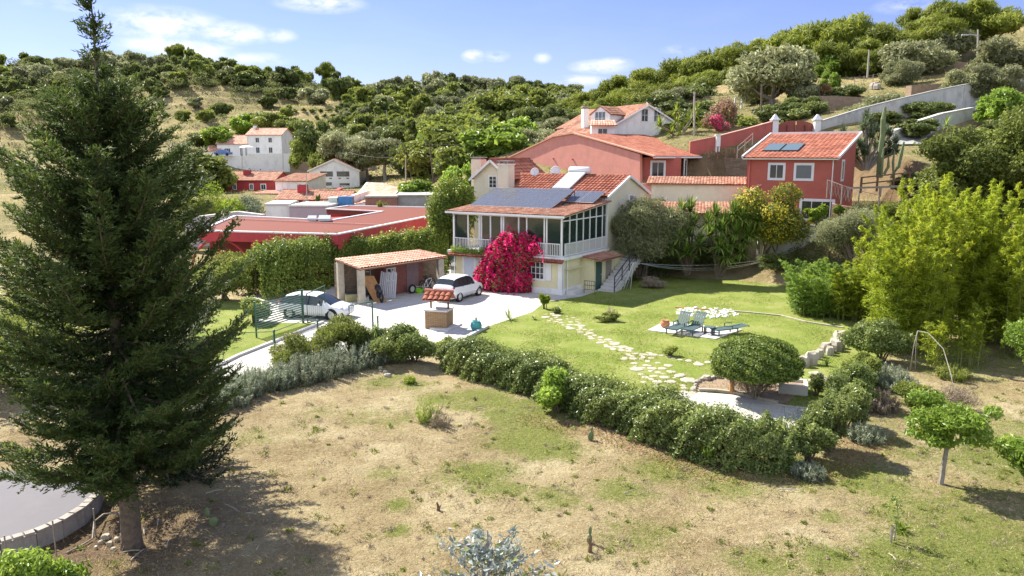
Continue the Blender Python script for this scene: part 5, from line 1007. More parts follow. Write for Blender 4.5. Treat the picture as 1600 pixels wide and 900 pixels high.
# ------------------------------------------------------------------ cars
def car(name, label, p, ang, paint, L=4.08, W=1.73, Ht=1.56, coupe=False):
    """local x forward; stations along the body"""
    e = empty(name, p, label, 'car', None, rz=ang)
    k = L / 4.08; hh = Ht / 1.56
    # x, half width, bottom, sill-bulge z, belt z, roof z, roof half width
    if not coupe: st = [(-2.04, .62, .42, .62, .80, .80, .60), (-2.0, .78, .30, .6, .93, .95, .66), (-1.88, .84, .24, .62, .98, 1.12, .62), (-1.6, .86, .22, .62, .97, 1.44, .57), (-1.3, .865, .2, .6, .96, 1.52, .575), (-.7, .865, .2, .6, .94, 1.56, .585), (-.1, .865, .2, .6, .92, 1.56, .585), (.35, .865, .2, .58, .90, 1.50, .57), (.75, .865, .2, .58, .89, 1.30, .60), (1.25, .86, .2, .57, .87, .98, .70), (1.35, .855, .2, .57, .86, .93, .72), (1.75, .83, .22, .55, .78, .80, .66), (1.97, .74, .26, .5, .66, .68, .56), (2.04, .55, .34, .48, .56, .57, .45)]
    else: st = [(-2.04, .62, .42, .62, .80, .80, .60), (-1.98, .80, .30, .6, .86, .88, .66), (-1.6, .85, .24, .62, .88, .93, .66), (-1.25, .86, .22, .62, .88, 1.0, .64), (-.95, .865, .2, .6, .88, 1.18, .58), (-.6, .865, .2, .6, .88, 1.30, .56), (-.1, .865, .2, .6, .87, 1.34, .56), (.25, .865, .2, .58, .86, 1.27, .57), (.55, .865, .2, .58, .86, 1.10, .62), (.9, .86, .2, .57, .85, .91, .70), (1.0, .855, .2, .57, .84, .88, .72), (1.6, .83, .22, .55, .76, .79, .66), (1.97, .74, .26, .5, .64, .66, .56), (2.04, .55, .34, .48, .56, .57, .45)]
    ring = []
    for (x, hw, zb, zm, zbelt, zr_, rw) in st:
        half = [(hw * .72, zb), (hw * .97, zb + .06), (hw, zm), (hw * .975, zbelt - .04), (hw * .955, zbelt), (rw * 1.06 if zr_ - zbelt > .1 else rw, zr_ - min(.07, (zr_ - zbelt) * .4)), (rw * .86, zr_ - .012), (rw * .4, zr_ + .004)]
        full = half + [(-a_, b_) for a_, b_ in half[::-1]]; ring.append([(x * k, a_ * W / 1.73, b_ * hh) for a_, b_ in full])
    N = len(ring[0]); V = [q for r in ring for q in r]; bf, gf, wf, rf_ = [], [], [], []
    wind = (9, 8) if not coupe else (9, 8)
    for i in range(len(ring) - 1):
        for j in range(N):
            f_ = (i * N + j, i * N + (j + 1) % N, (i + 1) * N + (j + 1) % N, (i + 1) * N + j)
            tall = min(st[i][5] - st[i][4], st[i + 1][5] - st[i + 1][4]) > .12
            side = j in (4, 10); top = j in (5, 6, 7, 8, 9)
            if side and tall: gf.append((f_, i))
            elif top and i in ((7, 8) if not coupe else (6, 7, 8)): wf.append((f_, 0))
            elif top and i in ((2,) if not coupe else (3, 4)): rf_.append((f_, 0))
            else: bf.append((f_, 0))
    def mk(nm, fs_, mm, par, off=0):
        me = bpy.data.meshes.new(nm); me.from_pydata(V, [], [f_ for f_, _ in fs_]); me.materials.append(mm); me.polygons.foreach_set('use_smooth', [True] * len(me.polygons)); me.update()
        import bmesh; b = bmesh.new(); b.from_mesh(me); bmesh.ops.delete(b, geom=[v_ for v_ in b.verts if not v_.link_faces], context='VERTS'); b.to_mesh(me); b.free(); return link(nm, me, par)
    bfs = bf + [((tuple(range(N))[::-1]), 0), (tuple((len(ring) - 1) * N + j for j in range(N)), 0)]
    bd = mk('body', bfs, paint, e)
    [mk('side_window', [q for q in gf if (q[0][0] % N == j_) and ((q[1] < 5) == fr_)], M_glass, e) for j_ in (4, 10) for fr_ in (True, False)]; mk('windscreen', wf, M_glass, e); mk('rear_window', rf_, M_glass, e)
    roofm = None
    for sx in (-1, 1):
        for x in (-1.28 * k, 1.3 * k):
            c = np.array((x, sx * (W / 2 - .1), .31)); w_ = MB().lathe(c, [(.2, -.09), (.30, -.1), (.315, -.06), (.315, .06), (.30, .1), (.2, .09)], 22, ((0, 1, 0), (1, 0, 0), (0, 0, 1))).build('tyre', M_black, e, smooth=False, local=True); w_.name = 'wheel'
            MB().lathe(c + (0, sx * .085, 0), [(.04, .03 * sx), (.2, .015 * sx), (.205, -.02 * sx)], 14, ((0, 1, 0), (1, 0, 0), (0, 0, 1))).build('rim', M_alu, w_, local=True)
            q = MB(); q.lathe(c + (0, sx * .075, 0), [(.355, 0), (.385, .012 * sx), (.31, .013 * sx)], 22, ((0, 1, 0), (1, 0, 0), (0, 0, 1))).build('arch_trim', M_black, e, local=True)
    MB().bar((-1.93 * k, -.80, 1.0), (-1.90 * k, -.62, .78), .1, .12).build('tail_light', M_lampr, e, local=True); MB().bar((-1.93 * k, .80, 1.0), (-1.90 * k, .62, .78), .1, .12).build('tail_light', M_lampr, e, local=True)
    for s_ in (-1, 1): MB().lathe((1.86 * k, s_ * .64, .66), [(.001, .09), (.10, .05), (.13, -.05)], 12, (np.array((.9, s_ * .35, .25)), np.array((0, 1, 0)), np.array((-.25, 0, .95)))).build('headlight', M_lamp, e, local=True)
    MB().box((-2.06 * k, -.26, .62), (-2.035 * k, .26, .73)).build('number_plate', M_trim, e, local=True)
    for s_ in (-1, 1): MB().lathe((.62 * k, s_ * (W / 2 + .1), .98 * hh), [(.001, -.06), (.07, -.04), (.08, .03), (.001, .07)], 9, (np.array((1, 0, 0)), np.array((0, 1, 0)), np.array((0, 0, 1)))).build('side_mirror', paint, e, local=True)
    [MB().bar((-.12 * k, s_ * (W / 2 - .035), .93 * hh), (-.08 * k, s_ * (W / 2 - .27), 1.5 * hh), .09, .02, up=(1, 0, 0)).build('door_pillar', M_black, e, local=True) for s_ in (-1, 1)]
    [MB().bar((x * k, s_ * (W / 2 + .002), .93 * hh), ((x + .16) * k, s_ * (W / 2 + .002), .93 * hh), .02, .03).build('door_handle', M_alu, e, local=True) for x in (-.95, .1) for s_ in (-1, 1)]
    if coupe: MB().box((-.9, -.5, 1.33), (.2, .5, 1.345)).build('roof_panel', M_dark, e, local=True)
    return e
cr_ = (G(712, 473) + G(749, 461)) / 2; ha = atan2(*(G(749, 461) - G(712, 473))[[1, 0]])
nrm_ = np.array((-sin(ha), cos(ha), 0)); car('parked_car', 'white hatchback parked in front of the villa beside the magenta bougainvillea', tuple(cr_ + nrm_ * .7 + (0, 0, .02)), ha, M_car, 3.9, 1.72, 1.6)
c2 = G(498, 500); car('parked_car', 'silver-white low car with dark windows parked behind the green fence', tuple(c2 + (-.3, .9, .02)), radians(-14), M_car, 4.2, 1.76, 1.42)
p = A(1372, 103, 118); car('parked_car', 'distant dark car parked under trees high on the slope', (p[0], p[1], hz1(p[0], p[1]) + .1), 2.6, mat('dark_blue_paint', (.05, .06, .09), .3, .05), 4.1, 1.7, 1.5)
# ------------------------------------------------------------------ garden furniture and yard things
Z3 = np.array((0, 0, 1.))
p = G(686, 512); we = empty('wishing_well', p, 'small square brick well with a four-row terracotta tile roof in the yard', 'well'); fW = frame(p, -.25)
MB().box((-.62, -.5, 0), (.62, .62, 1.0), fW).build('brick_base', M_wellb, we); MB().box((-.68, -.56, 1.003), (.68, .68, 1.09), fW).build('slab', M_lightc, we, bevel=.01)
MB().box((-.5, .0, 1.09), (-.42, .08, 1.75), fW).build('post', M_wood, we); MB().box((.5, .0, 1.09), (.58, .08, 1.75), fW).build('post', M_wood, we)
rr_ = tileroof('tiled_roof', fW(-.75, -.5, 1.62), fW(.78, -.5, 1.62), fW(.78, .05, 2.0), fW(-.75, .05, 2.0), M_tile, we, .3, .5, .08); tileroof('tiled_roof', fW(.78, .6, 1.62), fW(-.75, .6, 1.62), fW(-.75, .06, 2.0), fW(.78, .06, 2.0), M_tile, we, .3, .5, .08)
ridge('ridge_cap', fW(-.8, .05, 2.05), fW(.82, .05, 2.05), M_tile, rr_, .1)
MB().lathe(fW(0.05, .04, 1.38), [(.09, 0), (.12, .2), (.11, .2), (.08, .03)], 10).tube([fW(.05, .04, 1.58), fW(.05, .04, 1.85)], .012, 4).build('bucket', M_alu, we)
# plinth behind the well and low curved kerb
tag(MB().prism(ccw(gp([(672, 516), (700, 519), (722, 508), (705, 500), (668, 505)])), .021, .12).build('well_plinth', M_lightc), 'flat pale slab under the brick well', 'plinth')
p = G(744, 517); e = empty('urn', p, 'teal glazed urn standing at the corner of the lawn', 'urn'); MB().lathe(p, [(.16, 0), (.27, .12), (.32, .3), (.26, .48), (.18, .53), (.22, .57), (.19, .57), (.15, .5)], 16).build('body', M_teal, e, smooth=True); MB().tube([p + (0, 0, .55), p + (0, 0, .75)], .05, 6).build('spout', M_curb, e)
# curbs
def curb(label, pts, wd, hg, mm, name='kerb', z=.02, cat='kerb'):
    mb = MB(); P = [G(u, v) for u, v in pts]
    for i in range(len(P) - 1): mb.bar(P[i] + Z3 * (z + hg / 2), P[i + 1] + Z3 * (z + hg / 2), wd, hg)
    return tag(mb.build(name, mm), label, cat)
curb('cement kerb between the driveway and grass verge', [(330, 579), (372, 558), (420, 539), (470, 519), (505, 505)], .16, .12, M_lightc)
curb('thin pale edging strip curving along the back of the lawn', [(1120, 485), (1170, 489), (1220, 494), (1260, 504), (1318, 513)], .14, .06, M_stone, 'lawn_edging', cat='edging')
curb('pale edging along the lower lawn by the terracotta litter', [(1055, 481), (1120, 485)], .12, .04, M_tinder, 'lawn_edging', cat='edging')
curb('stone kerb between the yard and lawn by the teal urn', [(690, 548), (722, 533), (762, 512)], .2, .14, M_lightc)
curb('long timber edging of the round-bush bed', [(1092, 612), (1120, 613), (1150, 617), (1180, 624), (1215, 632)], .14, .12, M_stone, 'bed_edging', cat='edging')
# loungers
def lounger(p, ang, label, up=True):
    e = empty('sun_lounger', p, label, 'sun lounger', 'green-grey plastic sun loungers'); f_ = frame(p, ang)   # y = towards the head
    MB().box((-.32, -.95, .28), (-.26, .35, .34), f_).box((.26, -.95, .28), (.32, .35, .34), f_).box((-.26, -.95, .28), (.26, -.89, .34), f_).build('frame', M_pvc, e)
    q = MB(); [q.box((-.255, -.88 + i * .105, .30), (.255, -.80 + i * .105, .325), f_) for i in range(12)]; q.build('seat', M_pvc, e)
    a_ = radians(52 if up else 4); B = lambda x, t, o: f_(x, .36 + t * cos(a_) - o * sin(a_), .32 + t * sin(a_) + o * cos(a_))
    q = MB(); [q.add([B(x, 0, 0), B(x + .1, 0, 0), B(x + .1, .82, 0), B(x, .82, 0), B(x, 0, .025), B(x + .1, 0, .025), B(x + .1, .82, .025), B(x, .82, .025)], [(0, 3, 2, 1), (4, 5, 6, 7), (0, 1, 5, 4), (1, 2, 6, 5), (2, 3, 7, 6), (3, 0, 4, 7)]) for x in np.linspace(-.31, .21, 5)]
    for t in (.0, .74): q.add([B(-.32, t, -.03), B(.32, t, -.03), B(.32, t + .08, -.03), B(-.32, t + .08, -.03), B(-.32, t, 0), B(.32, t, 0), B(.32, t + .08, 0), B(-.32, t + .08, 0)], [(0, 3, 2, 1), (4, 5, 6, 7), (0, 1, 5, 4), (1, 2, 6, 5), (2, 3, 7, 6), (3, 0, 4, 7)])
    q.build('backrest', M_pvc, e)
    for x in (-.3, .3):
        for y in (-.82, .4): MB().bar(f_(x, y, 0), f_(x, y, .3), .06).build('leg', M_pvc, e)
        MB().bar(f_(x * 1.06, .0, .5), f_(x * 1.06, .5, .52), .06, .03).bar(f_(x * 1.06, .05, .3), f_(x * 1.06, .0, .5), .04).build('armrest', M_pvc, e)
    return e
padp = gp([(1012, 517), (1038, 504), (1160, 516), (1118, 531)])
tag(MB().prism(ccw(padp), .0, .06).build('paved_pad', M_lightc), 'pale paved pad under the sun loungers', 'paved pad')
zp = Z3 * .06
lounger(G(1060, 520) + zp, radians(-38), 'plastic sun lounger with raised back, next to the clay pot'); lounger(G(1084, 521) + zp, radians(-38), 'plastic sun lounger with raised back, beside the little side table'); lounger(G(1137, 523) + zp, radians(-66), 'sun lounger lying flat at the end of the pad', False)
p = G(1108, 524) + zp; e = empty('side_table', p, 'small dark plastic side table between the loungers', 'table'); f_ = frame(p, -.5); MB().box((-.28, -.22, .38), (.28, .22, .42), f_).build('top', M_pvc, e, bevel=.01); [MB().box((x - .03, y - .03, 0), (x + .03, y + .03, .38), f_).build('leg', M_dark, e) for x in (-.22, .22) for y in (-.16, .16)]
p = G(1039, 513) + zp; tag(MB().lathe(p, [(.16, 0), (.24, .08), (.27, .2), (.22, .34), (.17, .38), (.21, .41), (.18, .41), (.14, .36)], 16).build('clay_pot', M_terra, smooth=True), 'round terracotta pot at the corner of the lounger pad', 'pot')
# pebble fan: a real fan of white stones
def stones(label, centre_list, size, mm, name='stone', squash=.35, cat='stones', kind=None, seed=3, jitter=.2):
    rs = np.random.RandomState(seed); mb = MB()
    for (x, y, s_) in centre_list:
        n_ = rs.randint(6, 9); r_ = s_ * rs.uniform(.8, 1.2); a0 = rs.uniform(0, 6.28); el = rs.uniform(.6, 1.2); an = rs.uniform(0, 3.14); h_ = r_ * squash * 2; zb = ground_z(np.array([x]), np.array([y]))[0]
        if inpoly(np.array([x]), np.array([y]), LAWN)[0]: zb = 0
        rim = [];
        for k in range(n_): t = a0 + 2 * pi * k / n_; rad = r_ * rs.uniform(.82, 1.1); px_, py_ = rad * cos(t), rad * sin(t) * el; rim.append((px_ * cos(an) - py_ * sin(an), px_ * sin(an) + py_ * cos(an)))
        v = [(x + a_, y + b_, zb - .05) for a_, b_ in rim] + [(x + a_ * 1.0, y + b_ * 1.0, zb + h_ * .55) for a_, b_ in rim] + [(x + a_ * .72, y + b_ * .72, zb + h_ * rs.uniform(.85, 1.1)) for a_, b_ in rim]
        f_ = [(k, (k + 1) % n_, n_ + (k + 1) % n_, n_ + k) for k in range(n_)] + [(n_ + k, n_ + (k + 1) % n_, 2 * n_ + (k + 1) % n_, 2 * n_ + k) for k in range(n_)] + [tuple(range(2 * n_, 3 * n_))]
        mb.add(v, f_, rs.rand())
    return tag(mb.build(name, mm), label, cat, kind=kind)
rs = np.random.RandomState(11); pc = G(1105, 489); L_ = []
for i in range(150):
    t = rs.uniform(0, 6.28); r_ = sqrt(rs.rand()) * 1.25; L_.append((pc[0] + r_ * cos(t) * 1.5, pc[1] + r_ * sin(t) * 1.3, rs.uniform(.07, .12)))
stones('patch of white pebbles on the lawn behind the sun loungers', L_, .1, M_trim, 'white_pebbles', kind='stuff', seed=4)
# stepping stones: every stone its own thing along the two paths
def along(pts, n, wid, seed, s0, s1):
    rs = np.random.RandomState(seed); P = [G(u, v) for u, v in pts]; seg = np.cumsum([0] + [np.linalg.norm(P[i + 1] - P[i]) for i in range(len(P) - 1)]); o = []
    for i in range(n):
        d = seg[-1] * (i + .5 * rs.rand()) / n; k = min(np.searchsorted(seg, d, 'right') - 1, len(P) - 2); q = P[k] + (P[k + 1] - P[k]) * (d - seg[k]) / (seg[k + 1] - seg[k]); w_ = np.interp(d / seg[-1], np.linspace(0, 1, len(wid)), wid)
        for tr in range(12):
            x, y = q[0] + rs.uniform(-1, 1) * w_, q[1] + rs.uniform(-1, 1) * w_; s_ = rs.uniform(s0, s1)
            if all((x - a_) ** 2 + (y - b_) ** 2 > ((s_ + c_) * .86) ** 2 for a_, b_, c_ in o): o.append((x, y, s_)); break
    return o
def stone_things(lst, label, group, mm, squash, seed=1, name='stepping_stone', cat='stone'):
    for i, (x, y, s_) in enumerate(lst):
        o = stones(label, [(x, y, s_)], s_, mm, name, squash, cat, seed=seed + i); o['group'] = group
stone_things(along([(858, 492), (880, 500), (900, 512), (935, 528), (960, 540), (990, 556), (1012, 572), (1030, 590), (1050, 603), (1075, 618)], 120, [.55, .75, .5, .35, .4, .45, .7, .9, .9, .7], 5, .13, .30), 'flat irregular pale stone of the long path crossing the lawn', 'stepping stones of the long path', M_stone, .09, 40)
stone_things(along([(1005, 553), (1035, 557), (1060, 562), (1085, 566), (1110, 569)], 14, [.25, .3], 8, .14, .26), 'flat pale stone of the short side path behind the round bush', 'stepping stones of the side path', M_stone, .09, 90)
stone_things(along([(1248, 580), (1262, 588), (1285, 592), (1300, 600), (1240, 602)], 12, [.5, .5], 9, .25, .45), 'broad flat step stone near the end of the hedge', 'step stones right of the round bush', M_stone, .12, 140)
stone_things(along([(1258, 574), (1270, 563), (1285, 556), (1298, 551), (1305, 538), (1310, 530)], 14, [.15, .3], 10, .2, .38), 'upright pale rock edging the corner bed', 'rocks edging the corner bed', M_stone, .8, 170, 'rock', 'rock')
stone_things(along([(1082, 611), (1086, 602), (1096, 596), (1115, 592), (1135, 590), (1190, 584), (1225, 590)], 24, [.06, .1], 12, .12, .2), 'dark rock bordering the round-bush bed', 'rocks round the bush bed', M_rock, .5, 200, 'rock', 'rock')
stone_things(along([(905, 640), (940, 655), (975, 668), (1010, 682), (1045, 700), (1085, 720)], 26, [.1, .14], 13, .06, .14), 'small pale stone in the row along the hedge foot', 'stones in a row along the hedge', M_stone, .35, 230, 'rock', 'rock')
stone_things(along([(585, 575), (602, 583), (612, 590)], 7, [.12, .15], 14, .06, .14), 'dark lump of rock at the top of the mown field', 'rocks at the field edge', M_rock, .5, 260, 'rock', 'rock')
stone_things([(G(u, v)[0], G(u, v)[1], s_) for u, v, s_ in ((166, 842, .12), (158, 850, .09), (172, 852, .10), (182, 846, .08), (150, 858, .07), (178, 860, .08), (192, 838, .07))], 'pale stone lying at the foot of the cypress trunk', 'stones by the cypress trunk', M_stone, .5, 280, 'rock', 'rock')
rs = np.random.RandomState(21); L_ = []
for (u0, u1, v0, v1, Y, m_) in ((1318, 1378, 120, 114, 104, 16), (1345, 1430, 284, 276, 66, 14)):
    for i in range(m_): t = rs.rand(); q = A(u0 + (u1 - u0) * t, v0 + (v1 - v0) * t, Y); L_.append((q[0], q[1] + rs.normal(0, .5), rs.uniform(.25, .6)))
stone_things(L_, 'rough grey-brown boulder tumbled along the slope terraces', 'boulders on the slope terraces', M_rock, .6, 330, 'rock', 'rock')
# soil bed under the round bush, white gravel path, square cement box
sheet('soil_bed', ccw(gp([(1086, 612), (1085, 603), (1100, 596), (1140, 590), (1200, 584), (1240, 590), (1250, 610), (1230, 632), (1180, 624), (1130, 615)])), .03, M_soil)
sheet('gravel_path', ccw(gp([(1050, 612), (1088, 613), (1150, 618), (1230, 634), (1290, 640), (1300, 700), (1190, 700), (1100, 665), (1040, 630)])), .026, M_pav)
p = G(1238, 612); e = empty('planter_box', p, 'low square cement planter at the end of the soil bed', 'planter'); f_ = frame(p, -.3)
MB().box((-.55, -.5, 0), (-.42, .5, .42), f_).box((.42, -.5, 0), (.55, .5, .42), f_).box((-.42, -.5, 0), (.42, -.38, .42), f_).box((-.42, .38, 0), (.42, .5, .42), f_).build('walls', M_lightc, e); MB().box((-.42, -.38, 0), (.42, .38, .3), f_).build('soil', M_soil, e)
p = G(1172, 618); tag(MB().tube([p, p + (-.6, .6, .12)], .05, 6).build('timber_stake', M_greyw), 'timber pole lying on the soil of the bush bed', 'pole')
# hammock-like blue net rope by the hedge, bike wheel by the wall, railing, steps
p = G(835, 456); t, r = MB(), MB(); e = empty('loose_cycle_wheel', p, 'lone bicycle wheel leaning on the yellow wall by the shuttered window', 'wheel'); wheel(t, r, p + (0, -.05, .42), .42, (.45, .86, .15), .05, 12); w_ = t.build('tyre', M_black, e); r.build('spokes', M_alu, w_)
p = np.array(HF(-.9, 1.4, 0)); e = empty('metal_rack', p, 'thin metal rack standing by the side step of the villa', 'rack'); q = MB()
for x in (0, .8): q.tube([p + av * -x, p + av * -x + Z3 * .9], .02, 5)
for z in (.3, .6, .9): q.tube([p + Z3 * z, p + av * -.8 + Z3 * z], .018, 5)
for x in np.linspace(.1, .7, 5): q.tube([p + av * -x + Z3 * .3, p + av * -x + Z3 * .9], .012, 4)
q.build('frame', M_dark, e)
# outdoor stairs going up beside the house
sp = [G(925, 462), G(952, 456)]; e = empty('garden_stairs', sp[0], 'pale stone stairs with a black handrail climbing beside the villa', 'stairs')
s0 = np.array((6.0, 52.6, 0)); dS = np.array((.50, .866, 0)); sS = np.array((.866, -.5, 0)); q = MB()
for i in range(13): a_ = s0 + dS * i * .42; q.box((0, 0, -.3 + i * .17), (.42 + .05, 1.25, .15 + i * .17), lambda x, y, z, a_=a_: tuple(a_ + dS * x + sS * y + Z3 * z))
q.build('steps', M_lightc, e); q = MB(); R = lambda t, z: s0 + dS * t + sS * 1.2 + Z3 * (z + t * .17 / .42)
for t in (0, 1.35, 2.7, 4.05, 5.2): q.bar(R(t, 0), R(t, 1.15), .07)
q.bar(R(0, 1.1), R(5.2, 1.1), .06).bar(R(0, .6), R(5.2, .6), .03).bar(R(0, .3), R(5.2, .3), .03); q.build('handrail', M_dark, e)
# retaining bank wall beside the stairs is dark planting. Clothes line
for (u, v, lab, lean_) in ((985, 452, 'leaning metal clothes-line trestle near the stairs', 1), (1228, 436, 'metal clothes-line post by the bushy bamboo', 0)):
    p = G(u, v); e = empty('clothes_line_post', p, lab, 'post'); q = MB().tube([p, p + (.15, 0, 1.9)], .03, 6)
    if lean_: q.tube([p + (-.5, -.1, 0), p + (.15, 0, 1.9)], .03, 6).tube([p + (-.3, .1, 0), p + (.1, .0, 1.2)], .02, 6)
    q.build('post_frame', M_alu, e)
    if not lean_: q = MB(); [q.bar(p + (.15, 0, 1.85 - k * .1), p + (-2.2 - .2 * k, .4, 1.35 - k * .12), .04) for k in range(3)]; q.build('arm', M_alu, e)
pa, pb = G(985, 452) + (.15, 0, 1.9), G(1228, 436) + (.15, 0, 1.85)
q = MB()
for k, sg in enumerate((.5, .8, 1.0)): q.tube([pa + (pb - pa) * t + (0, .25 * k, -sg * 4 * t * (1 - t) * .9) for t in np.linspace(0, 1, 16)], .014, 4)
tag(q.build('washing_lines', M_alu), 'three slack washing lines strung across the shady back lawn', 'washing line')
# green fence along the driveway
def gpost(u, v, h_, lab, r=.045, rail=None):
    p = G(u, v); e = empty('fence_post', p, lab, 'post', 'green fence posts by the driveway'); MB().tube([p - Z3 * .1, p + Z3 * h_], r, 8).build('shaft', M_green, e); MB().lathe(p + Z3 * h_, [(r * 1.3, 0), (r * 1.3, .03), (.01, .05)], 8).build('cap', M_green, e); return p
gpost(431, 572, 1.65, 'green fence post at the lavender end of the driveway'); gpost(498, 548, 1.5, 'green fence post between the drive shrubs'); gpost(583, 521, 1.5, 'green post at the far side of the yard opening'); gpost(591, 527, 1.1, 'shorter green post beside the spiky palm'); gpost(401, 528, 1.9, 'green post at the outer end of the slatted fence')
e = empty('slatted_gate', G(401, 528), 'green horizontal-slat gate in front of the silver car', 'gate'); a_, b_ = G(401, 528), G(474, 505); q = MB()
for z in np.linspace(.45, 1.7, 11): q.bar(a_ + Z3 * z, b_ + Z3 * z, .03, .05)
q.build('slats', M_green, e); MB().tube([b_, b_ + Z3 * 1.95], .07, 8).build('post', M_green, e)
def gframe(u0, v0, u1, v1, z0, z1, zt1, lab):
    a_, b_ = G(u0, v0), G(u1, v1); e = empty('wire_gate', a_, lab, 'gate'); q = MB().tube([a_ + Z3 * z0, a_ + Z3 * z1, b_ + Z3 * zt1, b_ + Z3 * z0], .04, 7).tube([a_ + Z3 * z0, b_ + Z3 * z0], .03, 6); q.build('frame', M_green, e)
    q = MB(); n_ = 9
    for i in range(1, n_): t = i / n_; q.bar(a_ + (b_ - a_) * t + Z3 * z0, a_ + (b_ - a_) * t + Z3 * (z1 + (zt1 - z1) * t), .008)
    q.build('wire_mesh', M_green, e)
gframe(481, 507, 509, 500, .1, 1.75, 2.0, 'open green gate leaf with a slanting top, by the silver car'); gframe(547, 528, 583, 521, .1, 1.7, 1.75, 'green gate frame at the yard side of the drive')
# low wire handrail at the verge
e = empty('hand_rail', G(431, 572), 'thin green wire rail running beside the grass verge', 'rail'); MB().tube([G(431, 572) + Z3 * 1.6, G(395, 560) + Z3 * 1.25, G(360, 556) + Z3 * 1.1], .02, 5).tube([G(431, 572) + Z3 * 1.6, G(500, 520) + Z3 * 1.0], .02, 5).build('rail', M_green, e)
# asphalt road, bottom left, raised behind a coped wall
edge_px = [(158, 758), (150, 775), (128, 795), (95, 815), (55, 832), (0, 848), (-60, 858)]
zrd = .42; ed = [G(u, v, zrd) for u, v in edge_px]
far_ = [G(-700, 780, zrd), G(-600, 700, zrd), G(-100, 728, zrd), (G(100, 742, zrd))]
rpoly = [tuple(p[:2]) for p in ed] + [tuple(p[:2]) for p in far_]
o = MB().prism(ccw(rpoly), -.3, zrd).build('road', M_asph); tag(o, kind='structure')
e = empty('road_wall', ed[2], 'low retaining wall with brick coping round the asphalt road corner', 'wall'); q = MB(); qc = MB(); cc = [tuple(p) for p in ed]
for i in range(len(ed) - 1):
    q.bar(ed[i] - Z3 * .27, ed[i + 1] - Z3 * .27, .12, .52)
    L = np.linalg.norm(ed[i + 1] - ed[i]); n_ = max(1, int(L / .24))
    for k in range(n_): a_ = ed[i] + (ed[i + 1] - ed[i]) * (k + .08) / n_ + Z3 * .035; b_ = ed[i] + (ed[i + 1] - ed[i]) * (k + .92) / n_ + Z3 * .035; qc.bar(a_, b_, .2, .06)
q.build('masonry', M_curb, e); qc.build('coping_bricks', M_curb, e)
for (u, v, h_) in ((88, 868, .9), (150, 838, .75), (12, 880, .7)):
    p = G(u, v); e = empty('wire_fence_post', p, 'thin grey stake carrying fence wire below the road wall', 'post', 'thin wire fence stakes'); MB().tube([p, p + (0, 0, h_)], .02, 6).build('stake', M_greyw, e)
q = MB().tube([G(105, 866) + Z3 * .04, G(128, 855) + Z3 * .05, G(145, 845) + Z3 * .06, G(149, 832) + Z3 * .3, G(162, 812) + Z3 * .15, G(185, 806) + Z3 * .1, G(192, 815) + Z3 * .05], .022, 6); tag(q.build('garden_hose', M_greyw, smooth=True), 'pale hose curling from the road wall to the cypress trunk', 'hose')
def twig(u, v, L, a_, lab, grp=None, r=.018, mm=None):
    p = G(u, v) + Z3 * .08; d = np.array((cos(a_), sin(a_), 0)); tag(MB().tube([p, p + d * L * .5 + Z3 * .03, p + d * L + Z3 * .01], [r, r * .9, r * .5], 5).build('fallen_stick', mm or M_stone), lab, 'stick', grp)
for i, (u, v, L, a_) in enumerate([(352, 792, .75, -.7), (225, 830, .35, -1.1), (248, 815, .4, -1.2), (385, 806, .25, -.3), (322, 775, .5, .5), (260, 860, .4, 1.8), (205, 880, .5, 1.4), (190, 868, .45, 0.2), (1060, 735, .3, .1), (975, 775, .25, .4), (1215, 768, .7, -.2), (1400, 880, .3, 1.7), (740, 640, .5, .3), (690, 690, .5, -.4)]): twig(u, v, L, a_, 'bleached stick lying on the mown field', 'fallen sticks on the field')
# stumps in field
for (u, v, h_, lab) in ((921, 862, .36, 'short dark stump sticking out of the lower field'), (684, 800, .28, 'charred little stump beside a green tuft'), (742, 628, .2, 'forked dead stub in the green patch')):
    p = G(u, v); tag(MB().tube([p - Z3 * .1, p + (.02, 0, h_ * .5), p + (-.02, 0, h_)], [.055, .045, .02], 6).tube([p + (.02, 0, h_ * .3), p + (.1, 0, h_ * .75)], [.03, .01], 5).build('tree_stump', M_wood), lab, 'stump')
# poles and wires
def upole(u, vt, vb, Y, label, r=.13, arm=True, lean_=0, lamp=False, mm=None):
    p0 = A(u + lean_, vb, Y); p1 = A(u, vt, Y); e = empty('utility_pole', p0, label, 'pole'); MB().tube([p0 - Z3 * 1, p1], [r, r * .7], 7).build('shaft', mm or M_pole, e)
    if arm: MB().bar(p1 + (-.5, 0, -.35), p1 + (.5, 0, -.35), .08).build('crossarm', M_dark, e)
    if lamp: MB().tube([p1 + (0, 0, -.7), p1 + (-.8, 0, -.55), p1 + (-1.3, 0, -.6)], .05, 6).build('lamp_arm', M_alu, e); MB().box((-.35, -.12, -.06), (.35, .12, .06), frame(p1 + (-1.5, 0, -.62), 0)).build('lamp_head', M_lamp, e)
    return p1
a1 = upole(671, 222, 290, 104, 'leaning dark wooden pole among the valley trees', lean_=8, arm=False, mm=M_bark)
a2 = upole(634, 241, 290, 110, 'slim grey pole beside the dry slope', arm=False); upole(642, 262, 290, 112, 'short brown pole next to the slim grey pole', arm=False, mm=M_bark, r=.1)
b1 = upole(1085, 143, 224, 86, 'tall pole rising behind the orange roofs with small crossarm'); b2 = upole(1190, 131, 196, 92, 'tall wooden pole between magenta bush and red wall', arm=False, mm=M_bark)
b3 = upole(1528, 46, 122, 95, 'tall street-lamp pole high on the slope with an arm lamp', lamp=True, arm=False); upole(378, 232, 268, 172, 'thin pole in front of the white terrace wall', arm=False, r=.1); upole(442, 240, 258, 176, 'thin pole by the corner of the two-storey house', arm=False, r=.1); upole(479, 272, 322, 106, 'thin pole beside the low red farmhouse', arm=False, r=.08)
